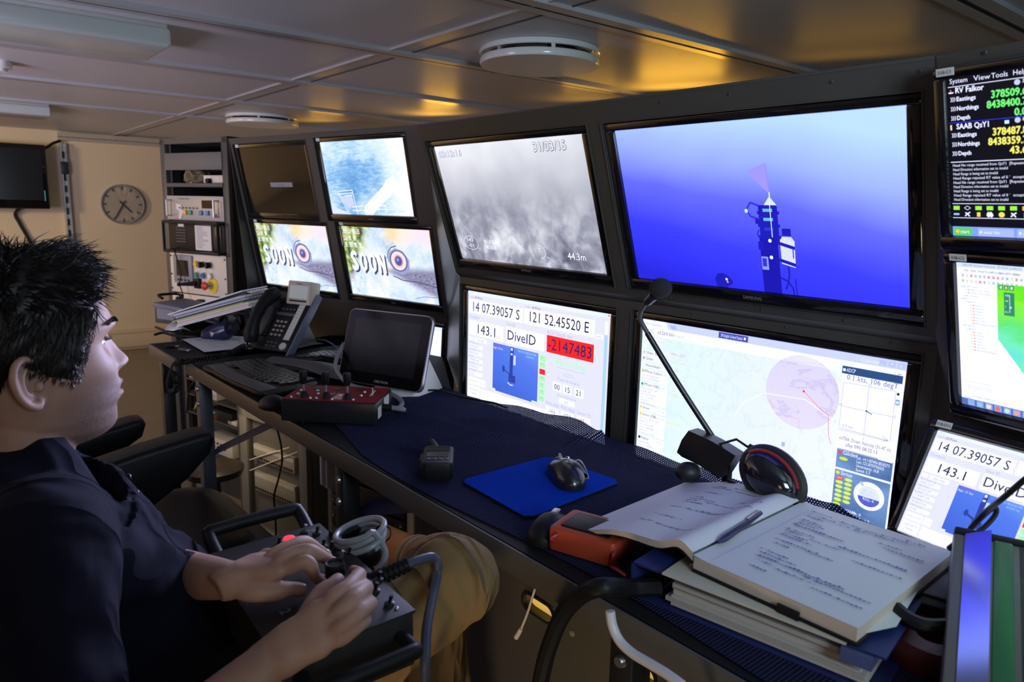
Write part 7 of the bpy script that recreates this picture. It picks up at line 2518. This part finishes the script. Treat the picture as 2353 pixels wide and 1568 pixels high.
# left arm and hand
lS, lE = L(-1.232, .085, 1.055), L(-1.30, .20, .84)
lW = lz_(538, 1335, .985)
bodym.tube([lS.lerp(lE, .5), lE, lE.lerp(lW, .35), lE.lerp(lW, .7), lW], [.046, .045, .044, .033, .0212], 20, smooth=5)
kL = [lz_(668, 1302, 1.004), lz_(652, 1285, 1.010), lz_(632, 1276, 1.006), lz_(610, 1276, .994)]
palm(lW, kL, .020, .0135, -1)
finger([kL[0], lz_(698, 1292, 1.010), lz_(712, 1300, 1.004), lz_(722, 1322, .985), lz_(736, 1334, .972)], .0098, .0072, wr=lW)
finger([kL[1], lz_(690, 1268, 1.014), lz_(715, 1268, 1.012), lz_(748, 1284, .992), lz_(774, 1298, .974)], .0098, .0072, wr=lW)
finger([kL[2], lz_(668, 1256, 1.010), lz_(700, 1247, 1.006), lz_(730, 1262, .988), lz_(752, 1278, .970)], .0096, .0070, wr=lW)
finger([kL[3], lz_(642, 1276, .992), lz_(668, 1278, .984), lz_(690, 1286, .974), lz_(706, 1292, .968)], .0084, .0062, wr=lW)
finger([lz_(570, 1358, .978), lz_(608, 1362, .976), lz_(642, 1358, .974), lz_(668, 1354, .972), lz_(690, 1356, .968)], .0125, .0088)
body = bodym.build('body', M_SKIN, man)
md = body.modifiers.new('fuse', 'REMESH')
md.mode = 'VOXEL'
md.voxel_size = .0021
md.use_smooth_shade = True
sm = body.modifiers.new('soften', 'SMOOTH')
sm.factor = .5
sm.iterations = 5
# nails
m_n = mat('finger nail', (.50, .33, .27), .3)
for tip, prev_, up_ in ((lz_(774, 1298, .974), lz_(748, 1284, .992), 1), (lz_(736, 1334, .972), lz_(722, 1322, .985), 1), (lz_(748, 1276, .970), lz_(728, 1260, .988), 1), (lz_(690, 1356, .968), lz_(668, 1354, .972), 1)):
    dv = (tip - prev_).normalized()
    sd = dv.cross(Vector((0, 0, 1))).normalized()
    nn_ = sd.cross(dv).normalized()
    c = tip + nn_ * .0064
    Mx = Matrix(((sd.x, dv.x, nn_.x, c.x), (sd.y, dv.y, nn_.y, c.y), (sd.z, dv.z, nn_.z, c.z), (0, 0, 0, 1)))
    MB().ball((0, 0, 0), (.0048, .006, .0016), M=Mx, seg=12, ring=6).build('fingernail', m_n, man)
# eyes, brows, lips
for sx in (-1, 1):
    e = MB().ball((0, 0, 0), .0122, M=MH @ tr(sx * .0335, .0532, .0360), seg=20, ring=14).build('eyeball', mat('eye white', (.62, .60, .58), .15, coat=.5), man)
    MB().ball((0, .0100, .0003), (.0056, .0030, .0056), M=MH @ tr(sx * .0335, .0532, .0360), seg=16, ring=8).build('iris', mat('dark iris', (.03, .02, .014), .1, coat=.5), e)
rr = random.Random(9)
for sx in (-1, 1):
    m = MB()
    for k in range(150):
        f = rr.random()
        x = sx * (.013 + .043 * f)
        z_ = .0600 + .005 * math.sin(f * 2.6) + rr.uniform(-.0034, .0034) * (1.1 - .6 * f)
        ph = math.asin(min(.99, abs(x) / itp(z_, T_W)) ** (1 / .88)) * sx
        p = head(ph, z_) + Vector((0, .0006, 0))
        q = p + Vector((sx * .006, .0012 - .003 * f, .0022 - .003 * f))
        m.tube([p, p.lerp(q, .5) + Vector((0, .0008, 0)), q], [.0006, .0005, .0002], 4, M=MH, caps=False)
    m.build('eyebrow', mat('black brown hair', (.012, .009, .008), .5), man)
    m = MB()
    for k in range(11):
        a = .4 + 2.3 * k / 10
        p = Vector((sx * (.0335 + .0145 * math.cos(a)), .0605 + .0035 * math.sin(a), .0395 + .0020 * math.sin(a)))
        m.tube([p, p + Vector((sx * .0015, .006, .0012)), p + Vector((sx * .002, .0085, .0035))], [.0005, .0004, .0001], 4, M=MH, caps=False)
    m.build('eyelashes', mat('black brown hair', (.012, .009, .008), .5), man)
m = MB()
for z0_, z1_ in ((-.0175, -.0285), (-.0315, -.0435)):
    def lip(u, v, z0_=z0_, z1_=z1_):
        x = -.0215 + .043 * u
        z_ = z0_ + (z1_ - z0_) * (.5 + (v - .5) * (1 - (abs(x) / .0225) ** 2.2))
        z_ -= .001 * abs(x) / .02
        ph = math.copysign(math.asin(min(.99, abs(x) / itp(z_, T_W)) ** (1 / .88)), x)
        return head(ph, z_) + Vector((0, .0010 * (1 - (abs(x) / .0225) ** 2) - .0004, 0))
    m.grid(lip, 22, 8, M=MH)
m.build('lips', mat('muted lips', (.34, .15, .13), .4), man)

# hair: a cap and many tapered locks
M_HAIR = mat('black brown hair', (.010, .008, .007), .6, bump=.4, bscale=160, spec=.25)


def cover(phi, z):
    """how far below (negative) or above the hair line a scalp point lies"""
    c = abs(((phi + math.pi) % (2 * math.pi)) - math.pi)
    line = float(np.interp(c, [0, .55, .85, 1.05, 1.22, 1.36, 1.50, 1.95, 2.3, 2.8, 3.15], [.104, .107, .094, .060, .014, -.004, .004, .022, -.015, -.060, -.066]))
    return z - line


m = MB()
nph, nzz = 96, 60
hz = [.1389 - .212 * (k / (nzz - 1)) for k in range(nzz)]


def hair_pt(phi, z, th):
    k = min(1, max(0, cover(phi, z) / .022))
    bump_ = .003 * math.sin(phi * 9 + z * 60) * math.sin(z * 130 + phi * 4)
    c = math.cos(phi)
    top = max(0, (z - .07) / .07)
    return head(phi, z, (th * (.55 + .45 * min(1, top * 2)) + .006 * top + (.004 * top if c > 0 else 0)) * k ** .6 + bump_ * k - .002 * (1 - k))


idx = {}
for j, z_ in enumerate(hz):
    for i in range(nph):
        ph = 2 * math.pi * i / nph
        idx[(i, j)] = len(m.v)
        m.v.append(tuple(MH @ hair_pt(ph, z_, .0085)))
for j in range(nzz - 1):
    for i in range(nph):
        ph = 2 * math.pi * (i + .5) / nph
        if cover(ph, (hz[j] + hz[j + 1]) / 2) > -.002:
            m.f.append([idx[(i, j)], idx[((i + 1) % nph, j)], idx[((i + 1) % nph, j + 1)], idx[(i, j + 1)]])
            m.mi.append(0)
m.f.append([idx[(i, 0)] for i in range(nph)][::-1])
m.mi.append(0)
rr = random.Random(31)
made = 0
while made < 5200:
    ph = rr.uniform(-math.pi, math.pi)
    z_ = -.066 + .204 * rr.random() ** .75
    cv_ = cover(ph, z_)
    if cv_ < .001:
        continue
    made += 1
    k = min(1, cv_ / .03)
    p = head(ph, z_, .004)
    q2 = head(ph, z_, .02)
    nrm = (q2 - p).normalized()
    c = math.cos(ph)
    top = max(0, (z_ - .06) / .08)
    flow = Vector((math.sin(ph) * .5, .55 * (1 if c > -.3 else -.2), -.75 + 1.25 * top)) + Vector((rr.uniform(-.45, .45), rr.uniform(-.35, .35), rr.uniform(-.3, .4)))
    if c > .45 and z_ > .085:
        flow = Vector((rr.uniform(-.5, .5), .75, rr.uniform(-.1, 1.0)))
    elif top < .35:
        flow = Vector((rr.uniform(-.1, .1), -.35 + rr.uniform(-.3, .3), -.9))
    ln = (.012 + .011 * top + (.009 if c > .2 and top > .3 else 0)) * (.4 + .6 * k) * rr.uniform(.7, 1.35)
    fl = (flow - nrm * flow.dot(nrm) * .6).normalized()
    lift = (.10 + .55 * top) * rr.uniform(.5, 1.3)
    p1 = p + nrm * ln * .35 + fl * ln * .4
    p2 = p + (nrm * lift + fl).normalized() * ln
    p3 = p2 + (fl + Vector((0, 0, -.3)) + nrm * .1).normalized() * ln * .5
    m.tube([p, p1, p2, p3], [.0012, .0010, .0007, .0001] if top > .3 else [.0006, .0006, .0004, .0001], 3, M=MH, caps=False)
m.build('hair', M_HAIR, man, angle=60)

# ---------------------------------------------------------------- shirt
M_SHIRT = mat('navy polo cotton', (0.0065, 0.0072, 0.0165), .9, var=.12, vscale=25, bump=.4, bscale=1100, spec=.15)


def fold_bump(m, sc_, dist, depth, rot):
    """long soft cloth folds under the weave"""
    nt = m.node_tree
    b = nt.nodes['Principled BSDF']
    tc = nd(nt, 'TexCoord')
    mp = nd(nt, 'Mapping')
    mp.inputs['Scale'].default_value = sc_
    mp.inputs['Rotation'].default_value = (rad(rot), rad(20), rad(rot))
    nt.links.new(tc.outputs['Object'], mp.inputs[0])
    n = nd(nt, 'TexNoise')
    n.inputs['Scale'].default_value = 1.0
    n.inputs['Detail'].default_value = 1.5
    n.inputs['Distortion'].default_value = dist
    nt.links.new(mp.outputs[0], n.inputs['Vector'])
    rg = mathn(nt, 'POWER', mathn(nt, 'SUBTRACT', 1.0, mathn(nt, 'ABSOLUTE', mathn(nt, 'MULTIPLY', mathn(nt, 'SUBTRACT', n.outputs['Fac'], .5), 4.0))), 1.6)
    bp = nd(nt, 'Bump')
    bp.inputs['Strength'].default_value = 1.0
    bp.inputs['Distance'].default_value = depth
    nt.links.new(rg, bp.inputs['Height'])
    old = b.inputs['Normal'].links[0].from_node if b.inputs['Normal'].links else None
    if old:
        nt.links.new(bp.outputs[0], old.inputs['Normal'])
    else:
        nt.links.new(bp.outputs[0], b.inputs['Normal'])


fold_bump(M_SHIRT, (9, 3, 5), .8, .022, 25)
sm_ = MB()
SP = [(.150, 1.108, .070, .062), (.128, 1.098, .100, .075), (.105, 1.078, .150, .092), (.105, 1.040, .182, .105), (.125, .985, .182, .112), (.150, .930, .178, .116), (.180, .880, .175, .120), (.215, .825, .174, .125), (.250, .765, .178, .130), (.272, .705, .185, .132), (.270, .640, .188, .125), (.262, .600, .180, .11)]


def torso(u, v):
    k = v * (len(SP) - 1)
    i = min(int(k), len(SP) - 2)
    f = k - i
    f = f * f * (3 - 2 * f) * .5 + f * .5
    d, z, w, h = [SP[i][q] * (1 - f) + SP[i + 1][q] * f for q in range(4)]
    # direction of the spine
    j0, j1 = max(i - 0, 0), min(i + 1, len(SP) - 1)
    sd, sz = SP[j1][0] - SP[j0][0], SP[j1][1] - SP[j0][1]
    n_ = math.hypot(sd, sz)
    fx, fz = -sz / n_, sd / n_           # forward, across the spine
    a = u * 2 * math.pi
    x = w * sq(math.cos(a), .85)
    y = h * sq(math.sin(a), .85)
    wr = 0
    fr_ = max(0, math.sin(a))
    if v > .3:
        q_ = (1 - abs(math.sin(9 * (v + .30 * abs(math.cos(a))) + 1.5 * math.cos(a)))) ** 2.2
        q2_ = (1 - abs(math.sin(7 * math.cos(a) + 10 * v + 1))) ** 2.5
        wr = (.015 * q_ + .012 * q2_) * (.35 + .65 * fr_) * min(1, (v - .3) * 5)
    y += wr
    return L(-1.05 + x, d + fx * y, z + fz * y)


sm_.grid(torso, 150, 110, wrapu=True)
n_ = len(sm_.v)
sm_.f.append([n_ - 150 + i for i in range(150)])
sm_.mi.append(0)
sm_.f.append([i for i in range(150)][::-1])
sm_.mi.append(0)
for s_, e_, sg in ((rS, rE, 1), (lS, lE, -1)):
    ctr_ = L(-1.05, .10, 1.05)
    hem = s_.lerp(e_, .80)
    sm_.tube([ctr_.lerp(s_, .55) + Vector((0, 0, -.01)), s_ + Vector((-sg * .012, 0, .004)), s_.lerp(e_, .25), s_.lerp(e_, .5), hem], [.088, .076, .070, .066, .062], 30, smooth=6)
shirt = sm_.build('polo_shirt', M_SHIRT, man)
md = shirt.modifiers.new('fuse', 'REMESH')
md.mode = 'VOXEL'
md.voxel_size = .0038
md.use_smooth_shade = True
s2 = shirt.modifiers.new('soften', 'SMOOTH')
s2.factor = .5
s2.iterations = 4
tx = bpy.data.textures.new('cloth folds', 'CLOUDS')
tx.noise_scale = .09
tx.noise_depth = 2
dm = shirt.modifiers.new('folds', 'DISPLACE')
dm.texture = tx
dm.strength = .016
dm.texture_coords = 'LOCAL'


def collar(u, v):
    an = rad(38) + u * rad(284)          # 0 is straight ahead, open at the throat
    r_ = .066 + .017 * v ** 1.3
    fwd_ = math.cos(an)
    zz_ = 1.140 - .035 * (fwd_ * .5 + .5) - .040 * v
    return L(-1.05 + r_ * 1.05 * math.sin(an), .098 + r_ * 1.0 * fwd_, zz_)


mc = MB().grid(collar, 60, 10)
col_ = mc.build('collar', M_SHIRT, man)
so = col_.modifiers.new('thickness', 'SOLIDIFY')
so.thickness = .004
m = MB()
for k in range(3):
    v_ = .06 + .055 * k
    p = torso(.25, .10 + v_)
    m.ball(p + Vector((0, .006, .004)), (.0055, .003, .0055), seg=12, ring=6)
    MB().ball(p + Vector((0.0, .006, .004)), (.0055, .003, .0055), seg=12, ring=6).build('shirt_button', mat('navy button', (.01, .01, .02), .3), man)

# ---------------------------------------------------------------- trousers, socks, shoes
M_KHA = mat('khaki cotton twill', (0.225, 0.142, 0.058), .8, var=.12, vscale=14, bump=.3, bscale=900, spec=.2)
fold_bump(M_KHA, (5, 9, 3), .9, .020, 30)
tm = MB()
hipR, hipL = L(-.95, .29, .685), L(-1.15, .29, .655)
kneeR = ona(1043, 1333, -.80)
ankR = ona(995, 1300, -.93)
kneeL, ankL = L(-1.13, .735, .715), L(-1.12, .80, .20)
tm.ball(L(-1.05, .275, .635), (.185, .13, .10), seg=30, ring=20)
tm.tube([hipR, hipR.lerp(kneeR, .5) + Vector((.0, 0, -.005)), kneeR + Vector((0, -.015, -.008))], [.090, .074, .062], 30, smooth=8)
tm.ball(kneeR, (.068, .066, .064), seg=30, ring=20)
tm.tube([kneeR, kneeR.lerp(ankR, .3), kneeR.lerp(ankR, .62), ankR], [.066, .062, .056, .052], 30, smooth=8)
tm.tube([hipL, hipL.lerp(kneeL, .5), kneeL], [.098, .086, .072], 30, smooth=8)
tm.ball(kneeL, .072, seg=26, ring=18)
tm.tube([kneeL, kneeL.lerp(ankL, .4), ankL], [.070, .068, .062], 28, smooth=8)
tro = tm.build('trousers', M_KHA, man)
md = tro.modifiers.new('fuse', 'REMESH')
md.mode = 'VOXEL'
md.voxel_size = .004
md.use_smooth_shade = True
s2 = tro.modifiers.new('soften', 'SMOOTH')
s2.factor = .5
s2.iterations = 5
tx2 = bpy.data.textures.new('twill folds', 'CLOUDS')
tx2.noise_scale = .075
tx2.noise_depth = 2
dm = tro.modifiers.new('folds', 'DISPLACE')
dm.texture = tx2
dm.strength = .014
dm.texture_coords = 'LOCAL'
ax_ = (ankR - kneeR).normalized()
foot = ona(890, 1262, -1.10)
ax_ = (foot - ankR).normalized()
M_SOCK = mat('orange ribbed sock', (.62, .24, .06), .85, var=.15, vscale=60, bump=.5, bscale=300)
sk = MB().tube([ankR - ax_ * .02, ankR.lerp(foot, .5), foot + ax_ * .03], [.040, .036, .042], 24, smooth=6)
sk.build('sock', M_SOCK, man)
m = MB()
for k in range(2):
    c = ankR + ax_ * (.040 + .016 * k)
    MB().tube([c - ax_ * .0018, c + ax_ * .0018], 0.0425, 24).build('sock_band', mat('pale sock band', (.55, .40, .22), .85), man)


def shoe(u, v, c=None, fw_=None, up_=None):
    a = u * 2 * math.pi
    s_ = math.sin(v * math.pi) ** .45
    sd_ = fw_.cross(up_)
    ln = -.085 + .265 * v
    w_ = (.036 + .008 * math.sin(v * 3.1)) * s_
    hh = (.050 - .022 * v) * s_
    return c + fw_ * ln + sd_ * (w_ * sq(math.cos(a), .8)) + up_ * (hh * sq(math.sin(a), .8))


upv = -ax_
fwv = Vector((.45, .65, -.62))
fwv = (fwv - upv * fwv.dot(upv)).normalized()
MB().grid(lambda u, v: shoe(u, v, foot + ax_ * .022 + Vector((0, 0, -.012)), fwv, upv), 32, 24, wrapu=True).build('shoe', M_LEA, man)
MB().grid(lambda u, v: shoe(u, v, foot + ax_ * .040 + Vector((0, 0, -.016)), fwv, upv) , 32, 24, wrapu=True).build('shoe_sole', mat('grey rubber sole', (.05, .05, .05), .7), man)
MB().tube([ankL + Vector((0, 0, .04)), ankL + Vector((0, .01, -.10))], [.040, .042], 20).build('sock', M_SOCK, man)
MB().grid(lambda u, v: shoe(u, v, L(-1.12, .84, .055), Vector((0, 1, 0)), Vector((0, 0, 1))), 32, 24, wrapu=True).build('shoe', M_LEA, man)
